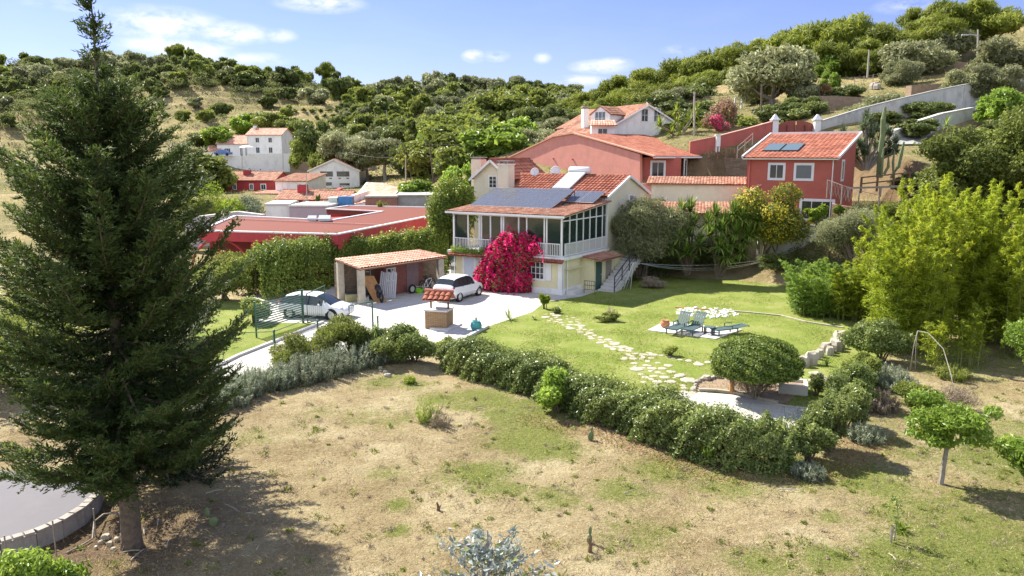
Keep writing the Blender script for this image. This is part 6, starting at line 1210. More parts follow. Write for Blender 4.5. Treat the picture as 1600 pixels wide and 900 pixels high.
upole(1358, 78, 110, 112, 'short crooked lamp post on the upper terrace', arm=False, r=.14, lean_=-2); upole(604, 172, 195, 210, 'distant pole on the green hillside', arm=False, r=.1); upole(637, 180, 200, 210, 'distant pole by the dry gully', arm=False, r=.1)
def wire(a_, b_, sag, lab, off=0):
    a_ = np.array(a_) - Z3 * off; b_ = np.array(b_) - Z3 * off; tag(MB().tube([a_ + (b_ - a_) * t - Z3 * sag * 4 * t * (1 - t) for t in np.linspace(0, 1, 14)], .022, 4).build('overhead_wire', M_dark), lab, 'wire', 'overhead wires')
wire(A(545, 236, 130), a2, .5, 'overhead wire crossing to the slim grey pole', .2); wire(a2, a1, .3, 'short overhead wire between two valley poles', .1); wire(a1, A(865, 210, 100), .4, 'overhead wire running towards the dormer house', .3)
wire(b1, A(1000, 190, 96), .3, 'overhead wire from the tall pole to the dormer house', .4); wire(b1, b2, .4, 'overhead wire between the two tall poles', .4); wire(b2, A(1330, 60, 150), .5, 'overhead wire climbing into the pines', .3); wire(a1, A(560, 255, 150), .5, 'lower overhead wire over the gabled house', 1.2)
# wooden deck / white ladder frame high on slope, tiny
p = A(1148, 172, 106); e = empty('display_rack', p, 'white two-step frame standing on the upper deck', 'frame'); q = MB()
for x in (0, .9): q.bar(p + (x, 0, -1), p + (x, 0, 1.6), .18)
for z in (-.9, .1, .9, 1.6): q.bar(p + (0, 0, z), p + (.9, 0, z), .16)
q.build('frame_bars', M_trim, e)
q = A(1170, 172, 108); e = empty('deck', q, 'dark timber deck platform on the upper slope', 'deck'); MB().box((-3, -1, -1.2), (3, 2, 0), frame(q, .1)).build('platform', M_wood, e); MB().box((-3.2, -1.4, .003), (3.2, 2.2, .1), frame(q, .1)).build('boards', M_greyw, e)
# dead bent branch hoop
p = G(1430, 582); q = MB().tube([p, A(1431, 545, p[1]), A(1434, 517, p[1]), A(1450, 520, p[1] - .4), A(1474, 545, p[1] - 1.2), A(1486, 585, p[1] - 2.2), A(1491, 612, p[1] - 3)], [.022, .022, .02, .018, .018, .02, .012], 6).tube([A(1422, 580, p[1]), A(1428, 540, p[1]), A(1434, 517, p[1])], .02, 5); tag(q.build('dead_branch', M_barkg, smooth=True), 'pale dead branch arching over in a hoop above the lavender', 'branch')
q = A(1390, 268, 66)
# ------------------------------------------------------------------ foliage
def unit(a): return a / (np.linalg.norm(a, axis=1, keepdims=True) + 1e-9)
def leaves(P, N, size, aspect, rs, T=None, fold=.18):
    """diamond leaves: centres P, normals N, half length size; T optional long-axis direction"""
    n = len(P); N = unit(N)
    if T is None: T = rs.normal(size=(n, 3))
    T = unit(T - (T * N).sum(1, keepdims=True) * N); B = np.cross(N, T); s = size[:, None] if hasattr(size, '__len__') else size
    V = np.stack([P - T * s, P + B * s * aspect + N * s * fold - T * s * .15, P + T * s, P - B * s * aspect + N * s * fold - T * s * .15], 1).reshape(-1, 3)
    return V, np.arange(4 * n).reshape(n, 4)
def leafobj(name, P, N, size, aspect, r, mm, rs, parent=None, T=None, world=True, midx=None):
    V, Fq = leaves(P, N, size, aspect, rs, T)
    if parent is not None and world: V = V - wloc(parent)
    return link(name, np_mesh(name, V, Fq, mm, rnd=np.repeat(r, 4), midx=midx), parent)
def blobs(rs, n, R, hgt, flat=.75, rb=(.30, .46)):
    """clump centres inside an ellipsoid of radius R and half height hgt/2"""
    o = []
    for i in range(n):
        d = rs.normal(size=3); d /= np.linalg.norm(d); q = rs.uniform(.35, .8) if i else .1; d[2] = d[2] * .9 + .08
        rr = R * rs.uniform(*rb); o.append((d[0] * R * q, d[1] * R * q, d[2] * hgt / 2 * q, rr, rr * rs.uniform(.85, 1.15), rr * flat * hgt / (2 * R) * rs.uniform(.85, 1.2)))
    return np.array(o)
def blobleaves(rs, B, n, up=.25, inner=.62, nrnd=1.1):
    w_ = B[:, 3] ** 2; k = rs.choice(len(B), n, p=w_ / w_.sum()); d = unit(rs.normal(size=(n, 3))); r = (inner - .1) + (1.1 - inner) * rs.rand(n) ** .7
    r = r * (1 + .2 * np.sin(d[:, 0] * 7 + k) * np.cos(d[:, 1] * 6 + k * 2.1) + .12 * np.sin(d[:, 2] * 13 + d[:, 0] * 11 + k) + np.abs(rs.normal(0, .10, n)))
    P = B[k, :3] + d * B[k, 3:6] * r[:, None]; N = d + rs.normal(size=(n, 3)) * nrnd + np.array((0, 0, up)); cl = rs.rand(len(B))[k]
    return P, N, np.clip(cl * .42 + rs.rand(n) * .5 + .08 * d[:, 2], 0, 1), k
def limbs(mb, rs, base, B, r0, z_split):
    top = base + np.array((rs.normal(0, .06) * z_split, rs.normal(0, .06) * z_split, z_split)); mb.tube([base - (0, 0, .4), base + (top - base) * .1, base + (top - base) * .55 + (rs.normal(0, .04), rs.normal(0, .04), 0), top], [r0 * 1.35, r0, r0 * .85, r0 * .7], 8)
    for i in range(min(len(B), 8)):
        c = base * 0 + B[i, :3]; m_ = (top + c) / 2 + np.array((0, 0, -.12 * np.linalg.norm(c - top))); mb.tube([top - (0, 0, .1), m_, c], [r0 * .5, r0 * .3, r0 * .1], 6)
def proto_tree(name, R, hgt, trunk, nb, nl, ls, asp, mm, bark, seed, flat=.75, up=.25, vertical=0, rb=(.22, .36), sub=0):
    """template tree at the origin: crown mesh + trunk mesh (datablocks)"""
    rs = np.random.RandomState(seed); B = blobs(rs, nb, R, hgt, flat, rb); B[:, 2] += trunk + hgt * .45
    P, N, r, k = blobleaves(rs, B, nl, up); T = None
    if vertical: T = rs.normal(size=(nl, 3)) * (1 - vertical) + unit(P - B[k, :3]) * .6 + np.array((0, 0, 1.)) * vertical
    V, Fq = leaves(P, N, ls * rs.uniform(.65, 1.35, nl), asp, rs, T); cm = np_mesh(name + '_crown', V, Fq, mm, rnd=np.repeat(r, 4))
    mb = MB(); limbs(mb, rs, np.zeros(3), B, max(.08, R * .065), trunk + hgt * .12); o = mb.build('trunk', bark); tm = o.data; bpy.data.objects.remove(o)
    return cm, tm, trunk + hgt
PR = {}
for i in range(3):
    PR['olive%d' % i] = proto_tree('olive', 2.6, 4.0, 1.2, 30, 11000, .15, .38, L_olive, M_barkg, 20 + i)
    PR['oak%d' % i] = proto_tree('oak', 2.9, 4.4, .8, 30, 9500, .19, .5, L_oak, M_bark, 30 + i)
    PR['mid%d' % i] = proto_tree('broadleaf', 3.0, 5.4, .8, 34, 10000, .21, .5, L_mid, M_bark, 40 + i)
    PR['pine%d' % i] = proto_tree('pine', 4.0, 6.6, 2.6, 34, 20000, .30, .16, L_pine, M_bark, 50 + i, flat=.8, vertical=.6, rb=(.2, .32))
    PR['fresh%d' % i] = proto_tree('fresh', 2.4, 4.0, .5, 24, 7000, .19, .5, L_fig, M_bark, 60 + i)
    PR['farolive%d' % i] = proto_tree('far', 2.7, 3.8, .2, 14, 2600, .36, .5, L_olive, M_barkg, 70 + i)
    PR['faroak%d' % i] = proto_tree('far', 2.8, 4.0, .2, 14, 2600, .38, .5, L_oak, M_bark, 80 + i)
    PR['farmid%d' % i] = proto_tree('far', 2.6, 3.4, .2, 14, 2400, .38, .5, L_mid, M_bark, 90 + i)
    PR['dark%d' % i] = proto_tree('dark', 1.5, 6.5, .5, 14, 6500, .16, .3, L_oak, M_bark, 100 + i, vertical=.3)
rt = np.random.RandomState(77)
def plant(kind, x, y, s, name, label, cat, group=None, z=None, sz=None, i=None):
    cm, tm, h_ = PR[kind + str(rt.randint(3) if i is None else i)]; o = bpy.data.objects.new(name, None); COL.objects.link(o); o.empty_display_size = .3
    o.location = (x, y, (hz1(x, y) if z is None else z) - (.45 * s if kind[:3] == 'far' else .1)); o.rotation_euler = (0, 0, rt.uniform(0, 6.28)); o.scale = (s, s, (sz or s)); tag(o, label, cat, group)
    o.scale = (s * rt.uniform(.85, 1.25), s * rt.uniform(.85, 1.25), (sz or s)); c = link('crown', cm, o); t = link('trunk', tm, o); return o
def tp(kind, u, vt, Y, hgt, label, name='tree', cat='tree', group=None, wf=1.0, i=None):
    """tree whose top is at pixel (u, vt) at depth Y, total height hgt"""
    p = A(u, vt, Y); cm, tm, h_ = PR[kind + '0']; zg = hz1(p[0], Y); k = hgt / h_; zb = p[2] - hgt
    if zb > zg: k = (p[2] - zg) / h_; zb = zg
    s_ = (hgt / h_) * wf; k2 = max(k, .72 * s_); zb = p[2] - k2 * h_
    return plant(kind, p[0], Y, s_, name, label, cat, group, z=zb + .1, sz=k2, i=i)
# named trees of the valley and slopes -----------------------------------------------------------
for (k_, u, vt, Y, h_, lab, wf) in [
    ('mid', 735, 148, 118, 13, 'tall leafy tree in the middle of the valley grove, behind the leaning pole', 1.0), ('mid', 690, 196, 112, 11, 'broad green tree directly behind the leaning dark pole', 1.0),
    ('mid', 780, 135, 150, 13, 'high rounded green tree on the crest of the valley grove', 1.0), ('mid', 830, 128, 160, 13, 'green tree on the skyline just before the pine ridge', 1.0), ('oak', 850, 150, 140, 11, 'dark tree between the valley grove and pine ridge', 1.0),
    ('fresh', 778, 185, 100, 8.5, 'yellow-green tree above the small cream gable', 1.0), ('olive', 835, 182, 104, 7.5, 'silvery olive tree beside the rose-red gable wall', 1.1), ('fresh', 812, 175, 108, 7.5, 'light green tree next to the silvery olive', .9),
    ('mid', 722, 208, 100, 8, 'dense green tree low in the grove above the cream gable', 1.0), ('oak', 655, 215, 125, 8, 'dark tree at the shaded edge of the dry gully', 1.0), ('olive', 600, 205, 150, 8, 'grey-green tree above the shaded slope by the gabled house', 1.2),
    ('olive', 572, 213, 155, 7, 'silver-grey tree overhanging the shaded slope', 1.2), ('olive', 530, 192, 160, 9.5, 'large grey olive behind the gabled white house', 1.1), ('oak', 487, 178, 175, 9, 'dark green tree above the white terrace wall', 1.1), ('oak', 625, 178, 178, 8, 'dark round tree beside the golden gully', 1.1),
    ('mid', 470, 208, 170, 6, 'yellow-green tree beside the two-storey white house', 1.1), ('mid', 505, 225, 158, 5.5, 'bright shrubby tree behind the gabled white house', 1.1), ('fresh', 345, 192, 196, 7, 'bright green tree standing behind the single-storey white house', 1.3), ('oak', 320, 200, 200, 6, 'dark green tree behind the tiny outbuilding', 1.2),
    ('mid', 425, 170, 215, 8, 'green tree above the two-storey white house', 1.4), ('mid', 452, 176, 212, 7, 'green tree uphill of the dark corner stripe', 1.3), ('fresh', 385, 172, 218, 6, 'green bush tree above the white house ridge', 1.3),
    ('mid', 300, 232, 135, 11, 'large green tree in front of the white terrace, beside the cypress', 1.1), ('oak', 262, 240, 128, 10, 'dark green tree half hidden behind the cypress side', 1.1), ('mid', 322, 246, 140, 8, 'green tree just before the crimson garden wall', 1.0),
    ('fresh', 650, 276, 96, 4.2, 'light green bush tree beside the orange hall roof', 1.2), ('dark', 495, 294, 103, 3.6, 'small dark conical tree by the old tiled sheds', .6), ('fresh', 720, 248, 84, 5, 'bright green tree beyond the ivy-covered bush', .8), ('mid', 745, 290, 78, 4.5, 'leafy green tree behind the white gable', .8),
    ('mid', 595, 308, 84, 2.2, 'low green bush in front of the brick store', .9),
    ('olive', 1215, 38, 100, 13, 'very large grey-green olive tree dominating the upper slope', .95), ('olive', 1260, 118, 98, 6.5, 'grey-green olive leaning from the very large olive', 1.0), ('olive', 1180, 120, 110, 6, 'smaller olive behind the deck platform', 1.0),
    ('olive', 1430, 42, 112, 9.5, 'wide olive tree under the high pine', 1.3), ('olive', 1410, 82, 104, 6.5, 'rounded olive on the second terrace', 1.1), ('olive', 1485, 30, 116, 8, 'olive tree beside the street-lamp pole', 1.2), ('olive', 1385, 130, 88, 5.6, 'pale olive in front of the long weathered wall', 1.3),
    ('olive', 1508, 100, 88, 5, 'pale small olive beneath the street lamp', 1.2), ('olive', 1585, 45, 92, 9, 'big olive at the edge of the upper slope', 1.4), ('olive', 1560, 88, 86, 6, 'olive with full round crown above the lane', 1.2),
    ('fresh', 1300, 78, 120, 6, 'yellowish young tree on the terrace by the dark car', .9), ('fresh', 1298, 108, 104, 3.6, 'small reddish-green tree on the terrace', .8), ('oak', 1257, 145, 92, 4.6, 'dark green bush beside the eroded bank', 1.3), ('oak', 1385, 168, 79, 2.4, 'dark bush against the long weathered wall', 1.3),
    ('oak', 1445, 152, 83.5, 3, 'green bush hanging over the long weathered wall', 1.5), ('oak', 1440, 182, 76, 2.4, 'low dark shrub by the sloping lane', 1.4), ('fresh', 1572, 130, 78, 5, 'scruffy pale tree with bare white limbs', 1.0),
    ('oak', 1075, 150, 98, 6, 'dark evergreen bush beside the tall pole', 1.5), ('mid', 1050, 178, 94, 5, 'palmy green bush by the white dormer house', 1.2), ('oak', 1115, 165, 95, 5.5, 'dark green hedge-like tree between two poles', 1.4), ('mid', 1160, 176, 93, 4.6, 'green bush above the rose-red wall', 1.3), ('oak', 1030, 138, 112, 7, 'greyish tree right behind the white dormer house', 1.2),
    ('olive', 1045, 128, 122, 7, 'grey tree below the pines', 1.2), ('oak', 1090, 120, 125, 7, 'dark tree in front of the pines', 1.1), ('dark', 870, 150, 125, 9, 'dark slim tree at the foot of the pine ridge', .9), ('dark', 852, 160, 122, 8, 'second dark slim tree at the foot of the pine ridge', .9), ('dark', 888, 148, 128, 10, 'dark pointed tree behind the orange dormer roof', 1.0)]:
    tp(k_, u, vt, Y, h_, lab, wf=wf * (1.15 if Y > 96 and u < 900 else (.78 if k_ == 'olive' and u != 1215 else 1.0)))
pk = tp('pine', 508, 92, 320, 8.5, 'lone stone pine standing clear above the far skyline', 'pine_tree', 'pine tree', wf=1.45)
tp('pine', 275, 62, 330, 6.5, 'broken dark tree on the far skyline behind the cypress top', 'pine_tree', 'pine tree', wf=1.5)
# pine ridge
for j, (u, vt, Y, h_) in enumerate([(1500, -22, 125, 14), (1460, -12, 130, 12), (1535, -10, 122, 12), (1480, 12, 118, 10), (1345, 12, 128, 13), (1372, 30, 125, 11), (1300, 22, 132, 13), (1320, 48, 122, 11), (1262, 30, 138, 13), (1225, 42, 142, 13), (1190, 50, 145, 13), (1158, 55, 146, 13), (1128, 66, 148, 13), (1098, 74, 150, 13), (1068, 82, 152, 13),
      (1045, 92, 150, 12), (1020, 96, 155, 13), (995, 98, 158, 13), (968, 112, 160, 12), (940, 126, 162, 11), (915, 138, 165, 10), (895, 142, 168, 10), (1350, 60, 118, 9), (1280, 62, 128, 11), (1240, 70, 132, 10), (1140, 92, 135, 10), (1105, 100, 138, 10), (1075, 108, 136, 10), (1010, 118, 140, 11), (980, 130, 142, 10), (950, 142, 142, 10), (925, 155, 140, 9), (1395, 58, 122, 8)]):
    tp('pine', u, vt, Y, h_, 'stone pine of the dense bright ridge behind the upper houses', 'pine_tree', 'pine tree', 'stone pines on the ridge', wf=1.15)
# far hillside: scattered individuals
def clear(u, v):
    for cu, cv, ru, rv in [(300, 200, 190, 62), (40, 262, 130, 62), (150, 205, 110, 40), (455, 186, 75, 36), (300, 175, 130, 28), (420, 168, 60, 20), (60, 240, 90, 45), (350, 205, 90, 30), (560, 158, 70, 11), (650, 175, 45, 20), (420, 225, 50, 40), (630, 250, 60, 30), (300, 155, 90, 14), (500, 150, 60, 8)]:
        if ((u - cu) / ru) ** 2 + ((v - cv) / rv) ** 2 < 1: return True
    return False
cnt = 0; placed = []; rest = []
for t in range(26000):
    y = rt.uniform(188, 350); u = rt.uniform(-60, 900); x = (u - 800) / F * y * 1.0
    if y < 225 and not (u < 250 or u > 560): continue
    s = rt.uniform(.8, 2.1) * (.7 if y < 235 else 1.0) * (1.15 if y > 300 else 1)
    if any((x - a) ** 2 + (y - b) ** 2 < (1.75 * (s + c)) ** 2 for a, b, c in placed): continue
    if u < 540 and y < 285: s *= .6
    z = hz1(x, y); pu, pv = proj(x, y, z)
    if pv > 262 or (clear(pu, pv) and rt.rand() > .05): continue
    if u > 650 and y < 210: continue
    placed.append((x, y, s)); rest.append((x, y, s, z, pu, pv))
    if len(rest) >= 800: break
rest.sort(key=lambda q: -q[2] / q[1]); WOOD = rest[285:]
for (x, y, s, z, pu, pv) in rest[:285]:
    k_ = rt.choice(['farolive', 'faroak', 'farmid'], p=[.36, .38, .26] if pv < 160 else [.2, .3, .5])
    lab = {'farolive': 'grey-green scrub olive scattered over the far hillside', 'faroak': 'dark green scrub oak scattered over the far hillside', 'farmid': 'fresh green bush scattered over the far hillside'}[k_]
    plant(k_, x, y, s, 'hillside_tree', lab, 'tree', {'farolive': 'far hillside olives', 'faroak': 'far hillside oaks', 'farmid': 'far hillside bushes'}[k_], z=z, sz=s * rt.uniform(.9, 1.5))
BW = []; 
for (x, y, s, z, pu, pv) in rest + WOOD:
    for j in range(8):
        q = (x + rt.normal(0, 2.5) * s, y + rt.normal(0, 2.5) * s, z + s * rt.uniform(.0, 1.3), s * 1.3, s * 1.3, s * .9)
        if not clear(*proj(*q[:3])) or rt.rand() < .12: BW.append(q)
P, N, r, k = blobleaves(rt, np.array(BW), 430000, .25, .6); tag(leafobj('far_wood', P, N, .34 * rt.uniform(.7, 1.3, len(P)), .5, r, L_far, rt), 'low far-off scrub wood between the trees of the hillside', 'wood', kind='stuff')
print('hill', len(rest))
# vineyard rows / small bushes on terrace: individuals in lines
for r_ in range(3):
    for i in range(16):
        u = 430 + i * 13 + r_ * 6; Y = 262 - r_ * 9; x = (u - 800) / F * Y; plant('farmid', x, Y, .38, 'orchard_bush', 'small round green bush of the orchard rows on the far slope', 'bush', 'orchard rows on the far slope')
# low scrub over the slopes, one uncountable mass
n = 190000; y = rt.uniform(62, 345, n) ; u = rt.uniform(-100, 1750, n); x = (u - 800) / F * y; g = nz_(x * 1.3, y * 1.3, 3, 12); ok = (g > rt.uniform(-.6, 1.0, n)) & (y > flatY(x) + 4); x, y = x[ok], y[ok]
z = ground_z(x, y); n = len(x); P = np.stack([x, y, z + rt.uniform(0, .5, n) * np.clip(y / 150, .3, 1.3)], -1)
tag(leafobj('scrub', P, rt.normal(size=(n, 3)) + (0, 0, .8), rt.uniform(.08, .26, n) * np.clip(y / 170, .4, 1.3), .55, rt.rand(n), L_far, rt), 'low green scrub and weeds over the dry terraces', 'scrub', kind='stuff')
n = 60000; y = rt.uniform(60, 330, n); u = rt.uniform(-100, 1750, n); x = (u - 800) / F * y; ok = (y > flatY(x) + 3); x, y = x[ok], y[ok]; n = len(x); z = ground_z(x, y); hh = np.clip(y / 260, .25, 1.0)
P = np.stack([x, y, z + .15 * hh], -1); tag(leafobj('dry_grass', P, rt.normal(size=(n, 3)) * (1, 1, .2), .45 * hh * rt.uniform(.5, 1.3, n), .14, rt.rand(n), L_straw, rt, T=rt.normal(size=(n, 3)) * .45 + (0, 0, 1)), 'tall dry golden grass over the terraces', 'grass', kind='stuff')

for (k_, u, vt, Y, h_, lab, wf) in [('oak', 1430, 262, 66, 2.6, 'dark shrub on the bare bank beside the candelabra cactus', 1.5), ('mid', 1478, 235, 68, 3.4, 'green shrub on the bank above the broad tree', 1.4), ('fresh', 1445, 300, 60, 2.4, 'pale leafy shrub by the timber rail fence', 1.5), ('oak', 1520, 215, 70, 4, 'dark green tree at the foot of the low curved wall', 1.3), ('mid', 1560, 190, 72, 5, 'leafy tree beside the low curved wall', 1.2),
    ('oak', 1590, 170, 74, 6, 'green tree at the frame edge above the broad tree', 1.2), ('olive', 1400, 330, 57, 2.2, 'small grey shrub below the timber rail fence', 1.4), ('mid', 1380, 345, 55, 2.4, 'green shrub above the darker bamboo mound', 1.6), ('oak', 1320, 128, 100, 2.6, 'dark bush on the eroded terrace bank', 1.8), ('olive', 1340, 160, 90, 3.2, 'small olive just above the long weathered wall', 1.3), ('mid', 1100, 158, 108, 4, 'green bush below the deck railing', 1.6), ('oak', 1220, 158, 92, 4, 'dark round bush left of the eroded bank', 1.5),
    ('mid', 905, 185, 118, 7, 'green tree right behind the dormer house chimney', 1.2), ('mid', 760, 168, 130, 10, 'bright leafy tree rising mid-grove', 1.1), ('fresh', 700, 178, 140, 8, 'light tree at the back of the grove', 1.2), ('oak', 800, 150, 150, 9, 'dark tree at the back of the grove', 1.2), ('mid', 660, 172, 165, 8, 'green tree left of the grove crest', 1.3), ('olive', 870, 175, 115, 7, 'grey tree between grove and dormer house', 1.2)]:
    tp(k_, u, vt, Y, h_, lab, wf=wf)
# ---- shrubs near by, each its own mesh with foliage + stems
def shrub(name, label, cat, c, R, hgt, n, ls, asp, mm, seed, group=None, nb=9, bark=None, stemz=.0, vertical=0, flat=.8, up=.25, ry=None, rb=(.34, .5), T=None, extra=None, trunkr=0):
    rs = np.random.RandomState(seed); c = np.array(c, float); e = empty(name, c, label, cat, group); B = blobs(rs, nb, R, hgt, flat, rb); B[:, 1] *= (ry or R) / R; B[:, 4] *= (ry or R) / R; B[:, 2] += stemz + hgt * .48; B[:, :3] += c
    P, N, r, k = blobleaves(rs, B, n, up); P[:, 2] = np.maximum(P[:, 2], c[2] + .02 + rs.rand(n) * .1); T_ = None
    if vertical: T_ = rs.normal(size=(n, 3)) * (1 - vertical) + unit(P - c - (0, 0, hgt * .2)) * .8 + np.array((0, 0, 1.)) * vertical
    f_ = leafobj('foliage', P, N, ls * rs.uniform(.6, 1.35, n), asp, r, mm, rs, e, T_)
    if extra:
        m2, frac, s2 = extra; k = rs.rand(n) < frac; out = (P[k] - c - (0, 0, hgt * .5)); leafobj('blossom', P[k] + unit(out) * ls * .9, N[k] * .3 + unit(out), s2 * rs.uniform(.6, 1.3, k.sum()), .8, rs.rand(k.sum()), m2, rs, e)
    mb = MB()
    if trunkr: mb.tube([c - (0, 0, .1), c + (.02, 0, stemz * .6), c + (.08, .02, stemz + .3)], [trunkr, trunkr * .85, trunkr * .7], 8); [mb.tube([c + (.08, .02, stemz + .2), (c + B[i, :3]) / 2 + (0, 0, .3 * hgt), B[i, :3]], [trunkr * .5, trunkr * .35, .01], 5) for i in range(8)]
    for i in range(0 if trunkr else min(len(B), 9)): q = c + np.array((rs.normal(0, .12 * R), rs.normal(0, .12 * R), -.1)); mb.tube([q, (q + B[i, :3]) / 2 + (0, 0, .1 * hgt), B[i, :3]], [.03 + .012 * R, .025, .01], 5)
    mb.build('stems', bark or M_bark, e); return e
# bougainvillea: real lobed mass leaning on the facade
rs = np.random.RandomState(3); bc = G(790, 458); e = empty('bougainvillea', bc, 'huge magenta bougainvillea climbing the villa facade', 'bougainvillea')
BB = []
for (u, v, r_) in [(800, 382, 1.0), (790, 400, 1.2), (815, 400, 1.0), (770, 420, 1.15), (800, 420, 1.3), (825, 405, .6), (760, 435, 1.0), (785, 440, 1.3), (812, 438, .95), (752, 428, .6), (795, 452, .8), (772, 450, .9), (818, 376, .6), (786, 378, .6), (800, 371, .5), (830, 385, .55), (768, 402, .7), (820, 450, .5), (750, 440, .45), (775, 388, .5), (838, 391, .3), (764, 390, .3)]:
    Yb = 51.5 - (u - 878) * .0237 - .9 ; p = A(u, v, Yb + rs.uniform(-.25, .2)); BB.append((*p, r_ * .78, r_ * .62, r_ * .78))
BB = np.array(BB); P, N, r, k = blobleaves(rs, BB, 30000, .1, .7, .9); ok = P[:, 2] > .05; leafobj('blossom', P[ok], N[ok], .085 * rs.uniform(.6, 1.4, ok.sum()), .75, r[ok], L_boug, rs, e)
P, N, r, k = blobleaves(rs, BB, 15000, .1, .74, .9); ok = P[:, 2] > .05; leafobj('foliage', P[ok], N[ok], .09, .45, r[ok], L_hedge, rs, e)
for s_ in (0,):
    q = rs.normal(size=(60, 3)); P0 = BB[rs.randint(len(BB), size=60), :3]; P = []
    for i in range(60):
        d = unit(np.array([[q[i, 0], q[i, 1] - .4, abs(q[i, 2])]]))[0]
        for t in range(26): P.append(P0[i] + d * (.6 + t * .03) + rs.normal(0, .05, 3) + (0, 0, -.0012 * t * t))
    P = np.array(P); leafobj('blossom', P, rs.normal(size=P.shape), .07, .75, rs.rand(len(P)), L_boug, rs, e)
mb = MB(); [mb.tube([bc + (rs.normal(0, .2), .3, 0), (bc + b_[:3]) / 2, b_[:3]], [.06, .04, .02], 5) for b_ in BB[:12]]; mb.build('stems', M_bark, e)
# hedge: curved row along the field edge
def hedge(label, path, n, ls, asp, mm, seed, name='hedge', lump=.16, blossoms=None, cat='hedge'):
    """path rows: (x, y, half width, height)"""
    rs = np.random.RandomState(seed); Q = np.array(path, float); seg = np.concatenate([[0], np.cumsum(np.linalg.norm(np.diff(Q[:, :2], axis=0), axis=1))]); L = seg[-1]
    t = rs.rand(n) * L; f_ = lambda c, t: np.interp(t, seg, Q[:, c]); x, y, w_, h_ = f_(0, t), f_(1, t), f_(2, t), f_(3, t)
    dx = f_(0, t + .3) - f_(0, t - .3); dy = f_(1, t + .3) - f_(1, t - .3); dl = np.hypot(dx, dy) + 1e-9; nxv, nyv = -dy / dl, dx / dl
    a = rs.uniform(-.12, 1.12, n) * pi; rr = (.66 + .38 * rs.rand(n) ** .6) * (1 + lump * (.35 * np.sin(t * 1.1 + 2 * np.cos(a)) + .5 * np.sin(t * 3.7 + a * 3 + 2 * np.sin(t * .9)) + .5 * np.sin(t * 8.3 + a * 7 + np.sin(t * 2.3)) + .4 * np.sin(t * 17 + a * 11)) + rs.normal(0, .08, n))
    ca, sa_ = np.sign(np.cos(a)) * np.abs(np.cos(a)) ** .75, np.sin(a) ** 1 * 1.0; sa_ = np.sign(sa_) * np.abs(sa_) ** .7
    zg = ground_z(x, y); z = zg + np.maximum(.03, h_ * .35 + sa_ * rr * h_ * .65); P = np.stack([x + nxv * ca * w_ * rr, y + nyv * ca * w_ * rr, z], -1)
    N = np.stack([nxv * ca, nyv * ca, np.maximum(sa_, 0) + .25], -1) + rs.normal(size=(n, 3)) * .7
    e = empty(name, (Q[0, 0], Q[0, 1], float(zg.min())), label, cat); leafobj('foliage', P, N, ls * rs.uniform(.6, 1.35, n), asp, np.clip(.5 + .25 * np.sin(t * 1.3) * np.sin(a * 2 + t) + rs.normal(0, .22, n), 0, 1), mm, rs, e)
    mb = MB()
    for i in range(int(L / .5)):
        tt = i * .5 + rs.rand() * .3; px_, py_, ww, hh = f_(0, tt), f_(1, tt), f_(2, tt), f_(3, tt); g0 = float(ground_z(np.array([px_]), np.array([py_]))[0])
        for k in range(2): mb.tube([(px_, py_, g0 - .05), (px_ + rs.normal(0, .2), py_ + rs.normal(0, .2), g0 + hh * .45), (px_ + rs.normal(0, .35) * ww, py_ + rs.normal(0, .35) * ww, g0 + hh * .85)], [.03, .022, .01], 4)
    mb.build('stems', M_bark, e)
    # new shoots sticking out
    m_ = int(L * 60); t = rs.rand(m_) * L; x, y, w_, h_ = f_(0, t), f_(1, t), f_(2, t), f_(3, t); P = []; T_ = []
    for i in range(m_):
        c0 = np.array((x[i] + rs.uniform(-.7, .7) * w_[i], y[i] + rs.uniform(-.7, .7) * w_[i], ground_z(x[i:i + 1], y[i:i + 1])[0] + h_[i] * .9)); d = np.array((rs.normal(0, .35), rs.normal(0, .35), 1)); ln = rs.uniform(.12, .45)
        for k in range(6): P.append(c0 + d * ln * k / 6 + rs.normal(0, .03, 3)); T_.append(d + rs.normal(0, .8, 3))
    P = np.array(P); leafobj('shoots', P, rs.normal(size=P.shape), ls * .9, asp, rs.rand(len(P)), mm, rs, e, np.array(T_)); return e
def hp_(lst): return [(*G(u, v)[:2], w_, h_) for u, v, w_, h_ in lst]
hedge('long clipped leafy hedge curving round the lower side of the lawn', hp_([(700, 572, .7, 1.0), (740, 583, .85, 1.35), (790, 597, .75, 1.15), (840, 612, .8, 1.4), (895, 636, .65, 1.05), (935, 652, .75, 1.35), (985, 672, .65, 1.15), (1030, 690, .75, 1.5), (1075, 707, .65, 1.3), (1120, 720, .75, 1.6), (1175, 726, .65, 1.35), (1228, 722, .6, 1.3)]), 100000, .056, .5, L_hedge, 5, lump=.27)
for u, v, R_, h_, n_, lab in [(1258, 722, .62, 1.35, 6500, 'light leafy bush at the open end of the clipped hedge'), (1286, 704, .8, 1.9, 10500, 'tall bright bush standing over the step stones'), (1312, 672, .85, 1.7, 10000, 'bright bush in the middle of the corner planting'), (1328, 636, .75, 1.5, 8500, 'loose bush below the corner rock bed'), (1338, 604, .75, 1.45, 8000, 'feathery green bush beside the corner rocks')]:
    shrub('corner_bush', lab, 'bush', G(u, v) + (.15, .1, 0), R_ * 1.2, h_ * 1.15, int(n_ * 1.5), .055, .45, L_hedge if u < 1330 else L_mid, u, nb=15, vertical=.15, rb=(.26, .4))
shrub('laurel_bush', 'lighter broad-leaved bush breaking out of the front of the hedge', 'bush', G(868, 640) + (0, -.2, 0), .95, 2.0, 6500, .085, .5, L_fig, 7, vertical=.3)
shrub('laurel_bush', 'low dark glossy bush at the yard end of the hedge', 'bush', G(645, 566), 1.35, 1.9, 15000, .06, .48, L_hedge, 8, ry=1.0)
